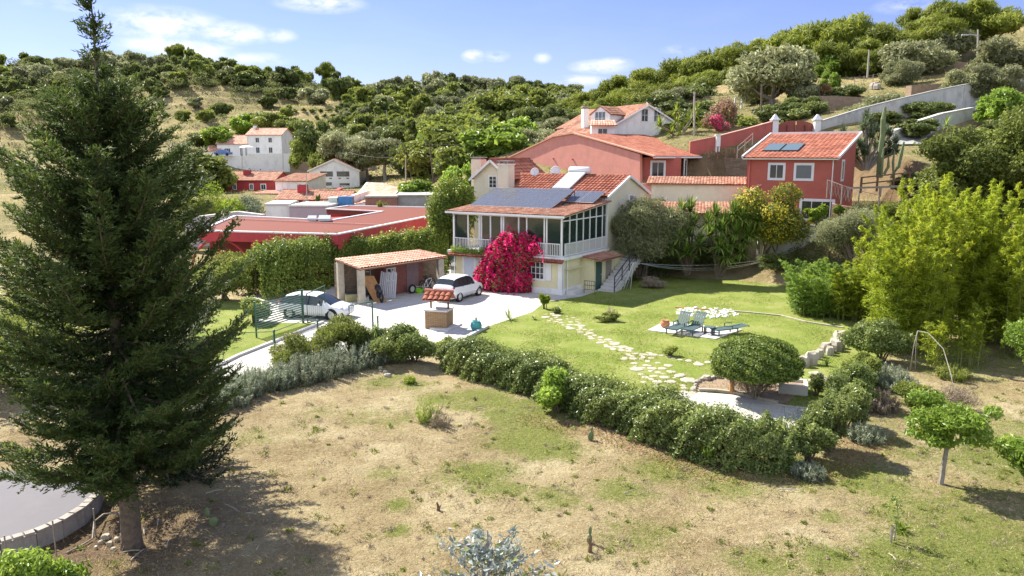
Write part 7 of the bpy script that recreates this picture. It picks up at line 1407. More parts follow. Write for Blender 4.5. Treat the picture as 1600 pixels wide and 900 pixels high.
shrub('laurel_bush', 'small light bush beside the yard end bush', 'bush', G(690, 560), .6, 1.2, 4000, .055, .5, L_mid, 9)
shrub('broadleaf_weed', 'big-leaved weed growing up through the hedge end', 'weed', G(1225, 728), .35, 1.0, 900, .10, .45, L_fig, 71, vertical=.5, nb=5)
shrub('broadleaf_weed', 'big-leaved green weed in the middle of the front hedge', 'weed', G(1100, 724), .4, 1.1, 1000, .10, .45, L_fig, 72, vertical=.5, nb=5)
# round bush on bare stems
rs = np.random.RandomState(14); c = G(1178, 622); e = empty('round_bush', c, 'clipped mushroom-shaped round bush on many bare stems in the soil bed', 'bush'); n = 42000
d = unit(rs.normal(size=(n, 3))); zc, Rx, Rz = 1.42, 1.72, 1.02; d[:, 2] = np.where(d[:, 2] < -.35, -.35 - (d[:, 2] + .35) * .2, d[:, 2])
lum = 1 + .045 * np.sin(d[:, 0] * 9 + 1) * np.sin(d[:, 1] * 8) + .03 * np.sin(d[:, 2] * 17 + d[:, 0] * 13) + rs.normal(0, .025, n); rr = (.80 + .2 * rs.rand(n) ** .5) * lum
P = c + d * np.array((Rx, Rx * .95, Rz)) * rr[:, None] + (0, 0, zc); leafobj('foliage', P, d + rs.normal(size=(n, 3)) * .6 + (0, 0, .2), .052 * rs.uniform(.6, 1.4, n), .5, np.clip(rs.rand(n) * .9 + .05 * np.sin(d[:, 0] * 12), 0, 1), L_round, rs, e)
n = 7000; d2 = unit(rs.normal(size=(n, 3))); P = c + d2 * np.array((1.1, 1.1, .6)) * rs.rand(n, 1) ** .4 + (0, 0, .85); leafobj('inner_twigs', P, rs.normal(size=(n, 3)), .07, .12, rs.rand(n), L_dryb, rs, e)
mb = MB()
for i in range(22): t = 2 * pi * i / 22; r_ = rs.uniform(.2, .5); mb.tube([c + (cos(t) * r_ * .5, sin(t) * r_ * .5, -.05), c + (cos(t) * r_, sin(t) * r_, .5), c + (cos(t) * r_ * 2.6, sin(t) * r_ * 2.6, 1.05)], [.035, .03, .015], 5)
mb.build('stems', M_greyw, e); p = G(1143, 616); tag(MB().tube([p, p + (0, 0, .75)], .1, 8).build('timber_post', M_woodl), 'short orange-brown timber post under the round bush', 'post')

# lavender and grey shrubs: upright spikes
def spiky(label, c, R, hgt, n, mm, seed, name='lavender_bush', cat='lavender', group=None, ls=.10, ry=None):
    rs = np.random.RandomState(seed); c = np.array(c, float); e = empty(name, c, label, cat, group); ns = int(R * R * 150) + 30; a = rs.rand(ns) * 6.28; q = np.sqrt(rs.rand(ns)) * R; fx, fy = q * np.cos(a), q * np.sin(a) * ((ry or R) / R)
    hs_ = hgt * (1 - .55 * (q / R) ** 2) * rs.uniform(.75, 1.15, ns); P = []; T_ = []; k = max(6, n // ns)
    t = np.tile(np.linspace(.05, 1, k), ns); i = np.repeat(np.arange(ns), k); d = np.stack([fx / R * .5, fy / R * .5, np.ones(ns)], -1)[i]
    P = c + np.stack([fx[i] + d[:, 0] * t * hs_[i], fy[i] + d[:, 1] * t * hs_[i], t * hs_[i]], -1) + rs.normal(0, .02, (len(t), 3)); T_ = d + rs.normal(0, .45, (len(t), 3))
    leafobj('foliage', P, rs.normal(size=P.shape), ls * rs.uniform(.6, 1.3, len(P)), .13, np.clip(rs.rand(len(P)) * .6 + .4 * t, 0, 1), mm, rs, e, T_)
    mb = MB(); [mb.tube([c + (fx[j] * .3, fy[j] * .3, -.03), c + (fx[j], fy[j], hs_[j] * .5)], [.015, .008], 4) for j in range(0, ns, 8)]; mb.build('stems', M_greyw, e); return e
for i, (u, v, R_, h_, lab) in enumerate([(372, 622, .75, .7, 'grey lavender bush nearest the cypress, at the drive edge'), (402, 612, .7, .75, 'greyish lavender clump with dry flower heads behind the drive post'), (435, 606, .6, .65, 'silver lavender clump just inside the driveway post'), (470, 598, .8, .8, 'grey-green lavender bush in the middle of the row'), (505, 590, .85, .85, 'tall silvery lavender bush, fullest of the row'), (540, 580, .75, .8, 'silvery lavender bush beside the small palm'), (575, 572, .7, .75, 'bluish-grey lavender bush by the yard corner'), (360, 634, .6, .5, 'low lavender tuft at the lower end of the row')]):
    spiky(lab, G(u, v), R_ * 1.1, h_ * 1.4, 6500, L_grey, 120 + i)
spiky('pale grey lavender tuft in front of the hedge end', G(1262, 745), .42, .42, 2600, L_grey, 140); spiky('dull grey-green lavender in the shade of the bright hedge', G(1352, 690), .5, .6, 2600, L_grey, 141)
spiky('large silver lavender clump beyond the corner of the hedge', G(1385, 600), .8, .8, 5500, L_grey, 142); spiky('grey lavender clump under the dead branch hoop', G(1405, 610), .6, .7, 3200, L_grey, 143); spiky('brownish dry lavender beside the bright hedge', G(1368, 640), .7, .8, 3600, L_dryb, 144)
spiky('pale yellow-green tuft below the dead branch', G(1490, 592), .6, .6, 2600, L_mid, 145, 'grass_tuft', 'grass tuft'); spiky('silvery shrub leaning out under the yucca trees', G(1195, 432), 1.1, 1.9, 5200, L_grey, 146, 'grey_shrub', 'shrub', ls=.14)
spiky('dry grass tuft standing alone in the mown field', G(668, 662), .28, .9, 900, L_grass, 147, 'grass_tuft', 'grass tuft'); spiky('dead brown weed stalks beside the lone dry tuft', G(690, 668), .25, .7, 400, L_dryb, 148, 'dry_weed', 'weed'); spiky('bright green leafy tuft at the top of the field', G(640, 598), .22, .28, 500, L_lime, 149, 'grass_tuft', 'grass tuft')
# bushes along the drive
shrub('oleander', 'pale flowering oleander behind the driveway post', 'shrub', G(500, 570), 1.2, 2.0, 7500, .08, .3, L_mid, 21, vertical=.3, extra=(L_dryb, .05, .07)); shrub('oleander', 'airy yellow-green shrub by the wire gate', 'shrub', G(548, 562), 1.3, 2.3, 9000, .08, .3, L_mid, 22, vertical=.3)
shrub('low_shrub', 'dull shrub mixed with flowers at the drive fence', 'shrub', G(455, 578), 1.15, 1.7, 6000, .07, .35, L_mid, 23, extra=(L_pinkb, .03, .06)); shrub('low_shrub', 'bright green low shrub beside the driveway post', 'shrub', G(440, 602), .5, .7, 2200, .07, .4, L_lime, 24)
shrub('low_shrub', 'leafy shrub behind the fence stakes at the yard opening', 'shrub', G(600, 565), 1.2, 1.7, 8000, .07, .4, L_hedge, 25, vertical=.3)
# yuccas / palms: rosettes of blades
def rosette(mb_, rs, c, L, n, w_, droop=.5, upb=.1, seg=4):
    V, Fq, R_ = mb_
    for i in range(n):
        a = rs.rand() * 6.28; el = rs.uniform(-.35, 1.35) + upb; d = np.array((cos(a) * cos(el), sin(a) * cos(el), sin(el))); sd = np.array((-sin(a), cos(a), 0)); l = L * rs.uniform(.75, 1.1); b0 = len(V) ; rv = rs.rand()
        for k in range(seg + 1):
            t = k / seg; p = c + d * l * t + np.array((0, 0, -droop * l * t * t * cos(el))); ww = w_ * (1 - t) ** .7 * (1 if k else .6) + .002; V += [p + sd * ww, p - sd * ww]; R_ += [rv, rv]
        for k in range(seg): q = b0 + 2 * k; Fq.append((q, q + 1, q + 3, q + 2))
def yucca(label, base, heads, L=.75, n=70, w_=.035, mm=None, name='yucca', cat='yucca', trunk=True, seed=1, droop=.35, bark=None, group=None):
    rs = np.random.RandomState(seed); base = np.array(base, float); e = empty(name, base, label, cat, group); mb = MB()
    for (dx, dy, dz, s_) in heads:
        st = ([], [], []); c = base + (dx, dy, dz); rosette(st, rs, c, L * s_, n, w_, droop); V = np.array(st[0]) - wloc(e)
        link('leaf_rosette', np_mesh('leaf_rosette', V, np.array(st[1]), mm or L_yucca, rnd=st[2]), e)
        if trunk: mb.tube([base + (dx * .1, dy * .1, -.2), base + (dx * .45, dy * .45, dz * .5), c], [.12, .08, .06], 7)
    if trunk: mb.build('trunk', bark or M_greyw, e)
    return e
yb = G(1105, 440); yucca('many-headed yucca with green sword-leaf rosettes, beside the grey tree', A(1075, 425, 57), [(-1.5, 0, 3.9, 1), (-.9, -.8, 2.6, 1), (-.6, .3, 4.4, 1), (.2, -.4, 3.6, 1), (-2.0, -.3, 3.2, .9), (-1.4, -.8, 1.9, .9), (.1, .5, 4.6, 1), (-.4, -.9, 1.5, .9), (.6, -.6, 2.0, 1), (-1.2, 0, 3.6, 1), (-.1, -.2, 2.9, 1)], 1.3, 130, .065, seed=5, bark=M_bark)
yucca('tall yucca with pale shaggy trunks in the centre of the shady planting', A(1122, 428, 56), [(-.9, -.6, 2.9, 1), (-.2, -.8, 2.1, 1), (.4, 0, 3.7, 1), (1.1, -.3, 3.0, 1), (1.6, 0, 4.0, 1), (-.3, .4, 4.2, 1), (.8, -.6, 2.2, .9), (2.3, .2, 3.2, .9), (-.9, 0, 3.7, 1), (1.8, -.3, 2.4, .9), (2.6, -.2, 3.9, .9), (.2, -.9, 1.4, 1), (1.4, -.8, 1.6, .9), (.0, -.3, 3.2, 1), (2.0, -.5, 2.9, 1), (1.0, .2, 4.4, 1)], 1.3, 130, .065, seed=6, bark=M_bark)
yucca('young palm-like yucca with slanting trunk at the yard opening', G(600, 560), [(-.35, 0, 1.35, 1)], .65, 60, .02, seed=7); yucca('spiky plant with long pointed leaves at the lawn edge below the car', G(795, 500), [(0, 0, .1, 1)], .75, 26, .035, seed=8, trunk=False, droop=.1)
yucca('agave-like low plant in the bright grass by the drive', G(835, 500), [(0, 0, .05, .7)], .5, 22, .035, seed=9, trunk=False); yucca('fresh green agave rosette beside the staked sapling', G(1408, 832), [(0, 0, .08, .8)], .42, 30, .03, seed=10, trunk=False, mm=L_lime); yucca('spiky green fern-like plant in the corner rock bed', G(1292, 572), [(0, 0, .05, .8)], .55, 30, .03, seed=12, trunk=False)
for i, (u, v, lab, s_) in enumerate([(1478, 690 - 490, 'bright cycad-like plant below the low curved wall', 1.2)]): yucca(lab, A(1478, 200, 76), [(0, 0, .3, s_)], 1.1, 40, .05, seed=13, trunk=False, mm=L_lime)
p = A(1360, 270, 68); rs = np.random.RandomState(2); hd = [(rs.uniform(-3.2, 3.0), rs.uniform(-1, 1), 0, rs.uniform(.8, 1.1)) for _ in range(42)]
hd = [(a, b, .3 + rs.uniform(.2, 1) * 4.2 * max(.15, 1 - (a / 3.6) ** 2), s_) for a, b, _, s_ in hd]; yucca('huge mound of tree aloes, spiny grey-green heads behind the small red house', A(1352, 262, 68), hd, .95, 60, .085, seed=14, mm=L_agave, name='tree_aloe', cat='aloe', trunk=True, droop=.2, bark=M_barkg)
rs = np.random.RandomState(8); hd = [(rs.uniform(-2.6, 2.2), rs.uniform(-.6, .6), rs.uniform(.4, 3.0), 1) for _ in range(12)]; yucca('bright fan-leaved bush under the tall pole', A(1062, 216, 88), hd, 1.3, 34, .06, seed=15, mm=L_lime, droop=.4)
# cacti
def cactus(label, base, cols, mm=None):
    e = empty('column_cactus', base, label, 'cactus'); base = np.array(base, float)
    for (dx, pts_, r_) in cols:
        P = [base + (dx + q[0], 0, q[1]) for q in pts_]; MB().tube(P, [r_ * .9] + [r_] * (len(P) - 2) + [r_ * .45], 9).build('stem', M_cact, e, smooth=False)
    return e
M_cact = mat('cactus_green', (.16, .20, .09), .8, .2, 8)
cactus('very tall single column cactus beside the tree aloes', A(1373, 268, 64), [(0, [(0, -.5), (0, 1.6), (.08, 3.0), (.02, 4.2), (.1, 5.2)], .2)]); cactus('candelabra cactus with several upright arms beside the very tall one', A(1393, 270, 63.5), [(0, [(-.8, -.4), (-.85, 1), (-.8, 2.0)], .12), (0, [(.0, -.4), (.5, .5), (.65, 1.5), (.8, 2.5)], .15), (0, [(-.6, -.1), (-.3, .5), (-.35, 1.3)], .12), (0, [(.2, -.3), (.05, .9), (.1, 1.8)], .1)])
def pear(label, p, pads):
    e = empty('prickly_pear', p, label, 'prickly pear'); p = np.array(p, float)
    for (dx, dz, rx, rz, t) in pads:
        c = p + (dx, 0, dz); ax = np.array((sin(t), -cos(t), 0)); MB().lathe(c, [(.001, -.035), (.7, -.03), (1, 0), (.7, .03), (.001, .035)], 12, (ax, np.array((cos(t), sin(t), 0)) * rx, Z3 * rz)).build('pad', M_cact, e, smooth=True)
pear('two-pad prickly pear in the field to the right of the cypress shadow', G(328, 822), [(.1, .12, .13, .15, .5), (-.05, .38, .09, .16, -.3)]); pear('small prickly pear at the foot of the stone row', G(923, 688), [(0, .15, .11, .19, .3), (.03, .4, .05, .08, .9)])
pear('single upright prickly pear pad in the lower field', G(921, 848), [(0, .1, .07, .14, .2), (.01, .33, .05, .12, .6)])
# saplings
rs = np.random.RandomState(40); p = G(1393, 846); e = empty('staked_sapling', p, 'thin young sapling tied to a short stake in the lower field', 'sapling'); MB().tube([p + (.06, 0, 0), p + (.1, 0, .7), p + (.02, 0, 1.15)], [.018, .012, .006], 5).build('stem', M_barkg, e); MB().tube([p + (-.08, -.1, -.05), p + (-.06, -.1, .5)], .035, 6).build('stake', M_greyw, e)
P = p + np.stack([rs.normal(.03, .13, 130), rs.normal(0, .1, 130), rs.uniform(.45, 1.2, 130)], -1); leafobj('foliage', P, rs.normal(size=P.shape), .05, .4, rs.rand(130), L_fig, rs, e)
shrub('citrus_tree', 'small citrus tree with thin pale trunk in the dry field', 'tree', G(1470, 757), 1.6, 2.3, 6200, .07, .45, L_fig, 31, stemz=.85, nb=24, bark=M_barkg, rb=(.15, .28), extra=(L_tinder, .004, .05), trunkr=.085)
shrub('young_fruit_tree', 'round leafy fruit tree reaching in from the frame edge', 'tree', G(1618, 610), 1.5, 2.9, 9000, .08, .42, L_fig, 32, stemz=.9, nb=11, bark=M_barkg); shrub('broadleaf_bush', 'bright bush with drooping leaves low at the frame edge', 'bush', G(1622, 770), 1.3, 1.3, 4200, .085, .4, L_fig, 33, stemz=.5, vertical=.2)
shrub('broadleaf_bush', 'medium bush in the dry ground beyond the citrus tree', 'bush', G(1400, 650) + (.9, .4, 0), .8, 1.3, 4200, .06, .45, L_mid, 34)
shrub('bare_bush', 'twiggy leafless grey bush beyond the citrus tree', 'bush', G(1490, 640), .8, 1.0, 2600, .08, .1, L_dryb, 35, vertical=.5)
# foreground: silver eucalyptus top and bright bush
rs = np.random.RandomState(50); base = A(765, 1240, 9.5); base = np.array((xat(765, 9.6, 3), 9.6, 0)); e = empty('eucalyptus_sapling', base, 'silver-leaved eucalyptus top poking up at the bottom edge', 'eucalyptus'); mb = MB(); P = []; T_ = []; ztop = zat(9.6, 812)
mb.tube([base, base + (0, 0, 2.5), base + (-.02, 0, ztop - .15)], [.06, .045, .01], 7)
for i in range(130):
    z0 = ztop - .05 - 1.9 * rs.rand() ** .8; a = rs.rand() * 6.28; l = (.25 + .62 * (ztop - z0) ** .75) * rs.uniform(.6, 1.1); d = np.array((cos(a), sin(a), .55)); s_ = base + (0, 0, z0 - .25); mb.tube([s_, s_ + d * l], [.012, .005], 4)
    for k in range(22): t = rs.uniform(.25, 1.05); P.append(s_ + d * l * t + rs.normal(0, .035, 3)); T_.append(d + rs.normal(0, .8, 3))
P = np.array(P); leafobj('foliage', P, rs.normal(size=P.shape) + (0, -.3, .9), .052 * rs.uniform(.6, 1.3, len(P)), .45, rs.rand(len(P)), L_euc, rs, e, np.array(T_)); mb.build('branches', M_barkg, e)
cb = np.array((xat(55, 13.0, 1), 13.0, 0)); shrub('laurel_bush', 'bright glossy bush in the corner below the asphalt road', 'bush', cb, 1.7, 1.75, 9500, .065, .45, L_fig, 51, ry=.9, stemz=0.55, nb=15, vertical=.2, rb=(.28, .4))
# leafy masses around the lawn -------------------------------------------------------------------
shrub('silver_tree', 'big grey-green feathery tree beside the villa stairs', 'tree', A(1005, 425, 57.0) + (0, 0, -.3), 3.8, 5.9, 40000, .11, .26, L_olive, 61, ry=2.4, stemz=.3, nb=24, rb=(.26, .4), up=0)
shrub('flowering_shrub', 'tall yellow-flowered shrub in front of the small red house', 'shrub', A(1200, 395, 57), 3.1, 5.4, 20000, .11, .45, L_mid, 62, ry=2.2, nb=22, rb=(.26, .4), extra=(L_yellow, .5, .055))
shrub('vine', 'fresh green vine sprays by the garage of the red house', 'vine', A(1278, 372, 57.5) + (0, 0, .6), 1.3, 2.2, 2800, .12, .45, L_lime, 63, ry=.7, nb=9, rb=(.2, .3)); shrub('vine', 'smaller vine spray climbing the pink wall', 'vine', A(1312, 360, 57.2) + (0, 0, .8), .8, 1.6, 1200, .12, .45, L_lime, 64, ry=.5, nb=6, rb=(.2, .3))
shrub('dark_shrub', 'dark undergrowth shrub between the stairs and yuccas', 'shrub', A(1035, 438, 57.5) + (0, 1.5, 0), 2.8, 2.8, 14000, .08, .4, L_oak, 65, ry=1.2, nb=12); shrub('dark_shrub', 'dark leafy undergrowth shrub beneath the yuccas', 'shrub', A(1125, 436, 58.0) + (0, 1.5, 0), 3.0, 3.2, 15000, .08, .4, L_oak, 66, ry=1.1, nb=12); shrub('dark_shrub', 'shaded green shrub below the scarred white wall', 'shrub', A(1225, 425, 57), 2.4, 1.6, 9000, .08, .4, L_oak, 67, ry=1.3, nb=10)
shrub('dry_heap', 'heap of dry brown cuttings on the shady lawn', 'cuttings', G(1012, 450), 1.2, .8, 3600, .1, .1, L_dryb, 68, ry=.8)
shrub('olive_shrub', 'soft grey-green shrub below the wire fence', 'shrub', A(1330, 400, 53), 2.8, 3.6, 16000, .09, .3, L_olive, 69, ry=1.6, nb=15); shrub('olive_shrub', 'sprawling pale shrub at the foot of the pink wall', 'shrub', A(1395, 360, 56), 2.2, 2.2, 8000, .09, .3, L_mid, 70, ry=1.2)
# cypress-like ivy bush beside the villa, ivy hedge over the yard wall
shrub('ivy_bush', 'tall ivy-covered bush squeezed against the end of the veranda', 'bush', A(712, 400, 60.0) + (-.2, 0, 0), 2.0, 7.4, 20000, .10, .5, L_ivy, 81, ry=1.4, nb=18, rb=(.36, .52)); shrub('ivy_bush', 'round green bush below the veranda end', 'bush', G(700, 415) + (0.2, -.5, 0), 1.1, 3.3, 7000, .09, .5, L_ivy, 82)
W_ = [(xat(u, Y, 2), Y, w_, h_) for u, Y, w_, h_ in [(395, 50, 1.4, 3.0), (430, 51, 1.5, 3.5), (470, 53, 1.5, 3.5), (510, 55.2, 1.1, 3.3), (560, 57, .8, 3.15), (610, 58.3, .8, 3.2), (660, 59, .9, 3.5), (700, 59.3, 1.0, 3.9)]]
hedge('thick ivy hedge topping the yard wall behind the carport', W_, 60000, .085, .5, L_ivy, 83, 'ivy_hedge', .12)
shrub('ivy_mound', 'great mound of ivy and creepers at the outer end of the yard wall', 'ivy', G(420, 455) + (0, 0, 0), 2.6, 3.6, 26000, .085, .5, L_ivy, 84, ry=1.6, nb=18, extra=None); shrub('leafy_shrub', 'light green shrub in front of the crimson arch', 'shrub', G(350, 470) + (0, 0, 0), 2.6, 3.2, 14000, .09, .45, L_mid, 85, ry=1.6, nb=14)
shrub('leafy_shrub', 'dark shrub in the gap behind the slatted gate', 'shrub', G(398, 505), 1.0, 1.8, 6000, .08, .45, L_hedge, 86)
for i, (u, vt, Y, h_, lab, mm) in enumerate([(330, 290, 84, 5.5, 'bright yellow-green tall shrub behind the crimson hall', L_lime), (365, 286, 88, 5.5, 'yellow-green shrub with pale feathery tips', L_lime), (395, 296, 90, 5, 'soft pale shrub behind the white flat building', L_grey), (300, 300, 80, 5, 'light green shrub nearest the cypress behind the hall', L_mid), (425, 312, 90, 4, 'small green shrub beside the white flat building', L_mid)]):
    p = A(u, vt, Y); zg = hz1(p[0], Y); shrub('garden_shrub', lab, 'shrub', (p[0], Y, zg), 2.7, max(2, p[2] - zg), 8000, .13, .4, mm, 87 + i, ry=2, nb=12)
# big broad tree and bamboo on the right ---------------------------------------------------------
shrub('broad_tree', 'big rounded dark-and-light green tree above the bamboo', 'tree', A(1545, 340, 52) + (0, 0, -1.2), 6.0, 9.2, 66000, .13, .5, L_mid, 95, ry=3.6, stemz=-.3, nb=44, rb=(.16, .28)); shrub('broad_tree', 'leafy green tree filling the edge beyond the big rounded tree', 'tree', A(1640, 300, 50) + (0, 0, -1.5), 4.0, 8.0, 22000, .12, .5, L_mid, 96, stemz=.4, nb=20, rb=(.24, .36))
def bamboo(label, c, R, hgt, nc, nl, mm, seed, ls=.13, ry=None, group=None, lean=.26, name='bamboo', bare=.03):
    rs = np.random.RandomState(seed); c = np.array(c, float); e = empty(name, c, label, 'bamboo', group); mb = MB(); P = []; T_ = []; Rn = []
    for i in range(nc):
        a = rs.rand() * 6.28; q = sqrt(rs.rand()) * R * .75; b0 = c + (cos(a) * q, sin(a) * q * ((ry or R) / R), 0); hh = hgt * rs.uniform(.6, 1.06) * (1 - .25 * q / R); d = np.array((cos(a), sin(a), 0)) * lean * hh * rs.uniform(.3, 1) * (q / R + .2)
        C_ = lambda t: b0 + d * t ** 2.2 + Z3 * hh * (t - .08 * t ** 4); mb.tube([C_(t) for t in (0, .25, .5, .75, 1)], [.02, .018, .015, .01, .004], 4)
        m_ = int(nl / nc); t = bare + (1 - bare) * rs.rand(m_) ** .85; rad = .62 * (1 - t) ** .55 * (.45 + .55 * np.sin(np.clip(t * 2.2, 0, 1) * pi / 2)) + .05; aa = rs.rand(m_) * 6.28; k = np.floor(t * 16) + i * 31; aa = (k * 2.4) % 6.28 + rs.normal(0, .55, m_); rr = rad * rs.rand(m_) ** .55
        pts = b0 + np.outer(t ** 2.2, d) + np.outer(t - .08 * t ** 4, Z3) * hh + np.stack([np.cos(aa) * rr, np.sin(aa) * rr, rr * .55], -1); P.append(pts); T_.append(np.stack([np.cos(aa), np.sin(aa), rs.normal(.45, .5, m_)], -1) + rs.normal(0, .3, (m_, 3))); Rn.append(np.clip(rs.rand() * .35 + rs.rand(m_) * .5 + .2 * t, 0, 1))
    P = np.concatenate(P); T_ = np.concatenate(T_); leafobj('foliage', P, rs.normal(size=P.shape) + (0, 0, .9), ls * rs.uniform(.6, 1.3, len(P)), .17, np.concatenate(Rn), mm, rs, e, T_); mb.build('culms', mat('bamboo_culm' + str(seed), (.22, .25, .08), .5, .2, 4), e); return e
bamboo('tall bright yellow-green bamboo clump, front of the grove', G(1412, 548), 2.3, 8.0, 64, 56000, L_bamb, 201, ry=1.5)
bamboo('tallest yellow bamboo clump in the middle of the grove', G(1490, 545) + (0, 1, 0), 2.5, 9.6, 66, 66000, L_bamb, 202, ry=1.6); bamboo('bright bamboo clump at the edge of the grove', G(1575, 540) + (0, 1, 0), 2.6, 8.8, 60, 56000, L_bamb, 203, ry=1.6); bamboo('bamboo clump behind, taller against the broad tree', G(1455, 520) + (0, 2.5, 0), 2.2, 9.0, 40, 28000, L_bamb, 204, ry=1.3)
bamboo('leaning bamboo spray over the bright edge clump', G(1630, 560), 2.4, 8.4, 34, 30000, L_bamb, 205)
bamboo('low rounded mound of darker green bamboo by the washing line', G(1290, 492) + (0, .3, 0), 2.6, 3.8, 70, 40000, L_bambd, 206, ry=1.8, ls=.12, lean=.6, bare=.02); bamboo('yellow-green bamboo tufts rising from the darker mound', G(1335, 500), 1.5, 4.2, 26, 14000, L_bamb, 207, lean=.4, bare=.05)
bamboo('thin young bamboo culms standing free before the grove', G(1512, 575), .7, 3.4, 7, 1300, L_bamb, 208, lean=.15, bare=.15); bamboo('single pair of young bamboo shoots near the dead branch', G(1455, 580), .35, 2.6, 4, 700, L_bamb, 209, lean=.15)
shrub('laurel_bush', 'dense green bush at the foot of the bamboo, end of the hedge', 'bush', G(1378, 566), 1.6, 2.1, 17000, .065, .48, L_hedge, 97, ry=1.1, nb=13); shrub('laurel_bush', 'dark rounded bush between the hedge end and bamboo', 'bush', G(1352, 535), 1.2, 1.6, 8000, .065, .48, L_hedge, 98)
# pink and magenta bushes up the slope
shrub('pink_bush', 'faded pink bougainvillea between the poles', 'bush', A(1122, 215, 90), 2.2, 4.4, 8000, .14, .5, L_pinkb, 99, nb=14, extra=(L_mid, .3, .12)); shrub('magenta_bush', 'small magenta bougainvillea patch below the faded pink one', 'bush', A(1122, 210, 87), 1.1, 2.4, 2200, .13, .6, L_pinkb, 100, extra=(L_boug, .45, .1))
shrub('rusty_bush', 'rusty orange shrub on the upper terrace', 'shrub', A(1285, 148, 97), 1.0, 1.5, 1200, .13, .4, L_tinder, 101)
# small lawn plants
shrub('flower_clump', 'little bed of mixed plants in the lawn left of the loungers', 'plants', G(950, 503), .75, .55, 2200, .07, .3, L_mid, 102, ry=.45, extra=(L_dryb, .05, .05)); spiky('pale feathery plume in the mixed lawn bed', G(956, 500), .2, .8, 500, L_dryb, 103, 'plume_plant', 'plant')
shrub('young_banana', 'upright bright-leaved seedling at the corner of the drive', 'plant', G(850, 483), .3, 1.1, 260, .16, .4, L_lime, 104, vertical=.5, nb=5); shrub('hibiscus_shrub', 'low dark plant in the lawn near the long path', 'plant', G(868, 490), .35, .4, 600, .07, .4, L_hedge, 105)
shrub('rose_bush', 'small rose bush beside the side path', 'plant', G(1048, 556), .4, .5, 700, .06, .4, L_mid, 106); shrub('cypress_seedling', 'little dark upright conifer by the step stones', 'plant', G(1275, 618), .35, 1.2, 1800, .06, .25, L_oak, 107, vertical=.5)
# flower-box plants along the veranda floor
P = []; rs = np.random.RandomState(60)
pl = empty('balcony_plants', HF(7, -.35, ZF), 'yellowish trailing plants along the veranda edge left of the bougainvillea', 'plants'); t = rs.uniform(4.9, 8.7, 2600); P = np.array([HF(a, -.38, ZF) for a in t]) + np.stack([rs.normal(0, .06, 2600), rs.normal(0, .1, 2600), rs.normal(.08, .16, 2600)], -1); leafobj('foliage', P, rs.normal(size=P.shape), .055, .45, rs.rand(2600), L_fig, rs, pl)

# ---- the cypress in the foreground
def conifer(label, base, hgt, R, nbr, seed, mm, lean=(0, 0), z0=.14, dens=1.0, r0=.30, shape=None):
    rs = np.random.RandomState(seed); base = np.array(base, float); e = empty('cypress_tree', base, label, 'cypress'); mb = MB(); br = MB(); P = []; T_ = []; N_ = []; Rn = []; Sz = []
    ax = lambda t: base + np.array((lean[0] * t, lean[1] * t, hgt * t))
    mb.tube([ax(0) - Z3 * .3, ax(0) + Z3 * .25, ax(.1), ax(.3), ax(.55), ax(.8), ax(1)], [r0 * 1.35, r0 * 1.05, r0 * .95, r0 * .7, r0 * .42, r0 * .16, .012], 12); mb.build('trunk', M_bark, e, smooth=True)
    shp = shape or (lambda t: np.interp(t, [.10, .16, .24, .38, .5, .66, .76, .83, .87, .93, 1], [.45, .62, .80, .97, .93, .68, .44, .17, .12, .13, .02]))
    for i in range(nbr):
        t = z0 + (1 - z0) * (i + rs.rand()) / nbr; t = min(t, .985)
        if t > .83 and i % 3: continue
        if rs.rand() < .12: continue
        az = i * 2.399 + rs.normal(0, .4); L = R * float(shp(t)) * rs.uniform(.55, 1.03); el = np.interp(t, [.1, .3, .6, 1], [-.12, .12, .42, .85]) + rs.normal(0, .12)
        s = ax(t); hd = np.array((cos(az), sin(az), 0)); droop = np.interp(t, [.1, .4, 1], [.22, .16, .02]) * L
        ns = 7; pts = []
        for k in range(ns): q = k / (ns - 1); pts.append(s + hd * L * q * cos(el) + Z3 * (L * q * sin(el) - droop * sin(pi * q * .9) + .22 * L * q ** 3 * (.6 if t < .6 else .2)))
        br.tube(pts, [max(.012, .055 * (1 - t) + .01) * (1 - .85 * k / ns) for k in range(ns)], 4, cap=False)
        pts = np.array(pts); m_ = max(7, int(L * 18 * dens)); side = np.cross(hd, Z3)
        for j in range(m_):
            q = .03 + .97 * (j + rs.rand()) / m_; f_ = q * (ns - 1); k = min(int(f_), ns - 2); c = pts[k] + (pts[k + 1] - pts[k]) * (f_ - k); tg = pts[k + 1] - pts[k]; tg /= np.linalg.norm(tg)
            sg = 1 if j % 2 else -1; l = (.16 + .42 * min(1, L / 2.5) * (1 - q) ** .55 * (.35 + q)) * rs.uniform(.7, 1.35) + .07; sd = side * sg * rs.uniform(.45, 1) + tg * .85 + Z3 * rs.normal(.12, .24); sd /= np.linalg.norm(sd)
            kk = max(5, int(l * 34 * dens)); w_ = rs.rand(kk); pl_ = np.cross(sd, Z3 + rs.normal(0, .3, 3)); pl_ /= np.linalg.norm(pl_) + 1e-9
            off = (rs.rand(kk) - .5) * 2; wid = .11 * (1.15 - w_); P.append(c + np.outer(w_ * l, sd) + np.outer(off * wid, pl_) - np.outer(w_ ** 2 * l * .16, Z3) + rs.normal(0, .022, (kk, 3)))
            T_.append(sd + np.outer(off, pl_) * .7 + rs.normal(0, .25, (kk, 3)) - Z3 * .1); N_.append(np.tile(np.cross(sd, pl_), (kk, 1)) + rs.normal(0, .55, (kk, 3))); Rn.append(np.clip(.12 + .3 * rs.rand() + .3 * q + rs.normal(0, .13, kk), 0, 1)); Sz.append(np.full(kk, .062) * rs.uniform(.7, 1.4, kk))
    br.build('branches', M_bark, e); P = np.concatenate(P); print('conifer leaves', len(P)); leafobj('foliage', P, np.concatenate(N_), np.concatenate(Sz), .26, np.concatenate(Rn), mm, rs, e, np.concatenate(T_)); return e
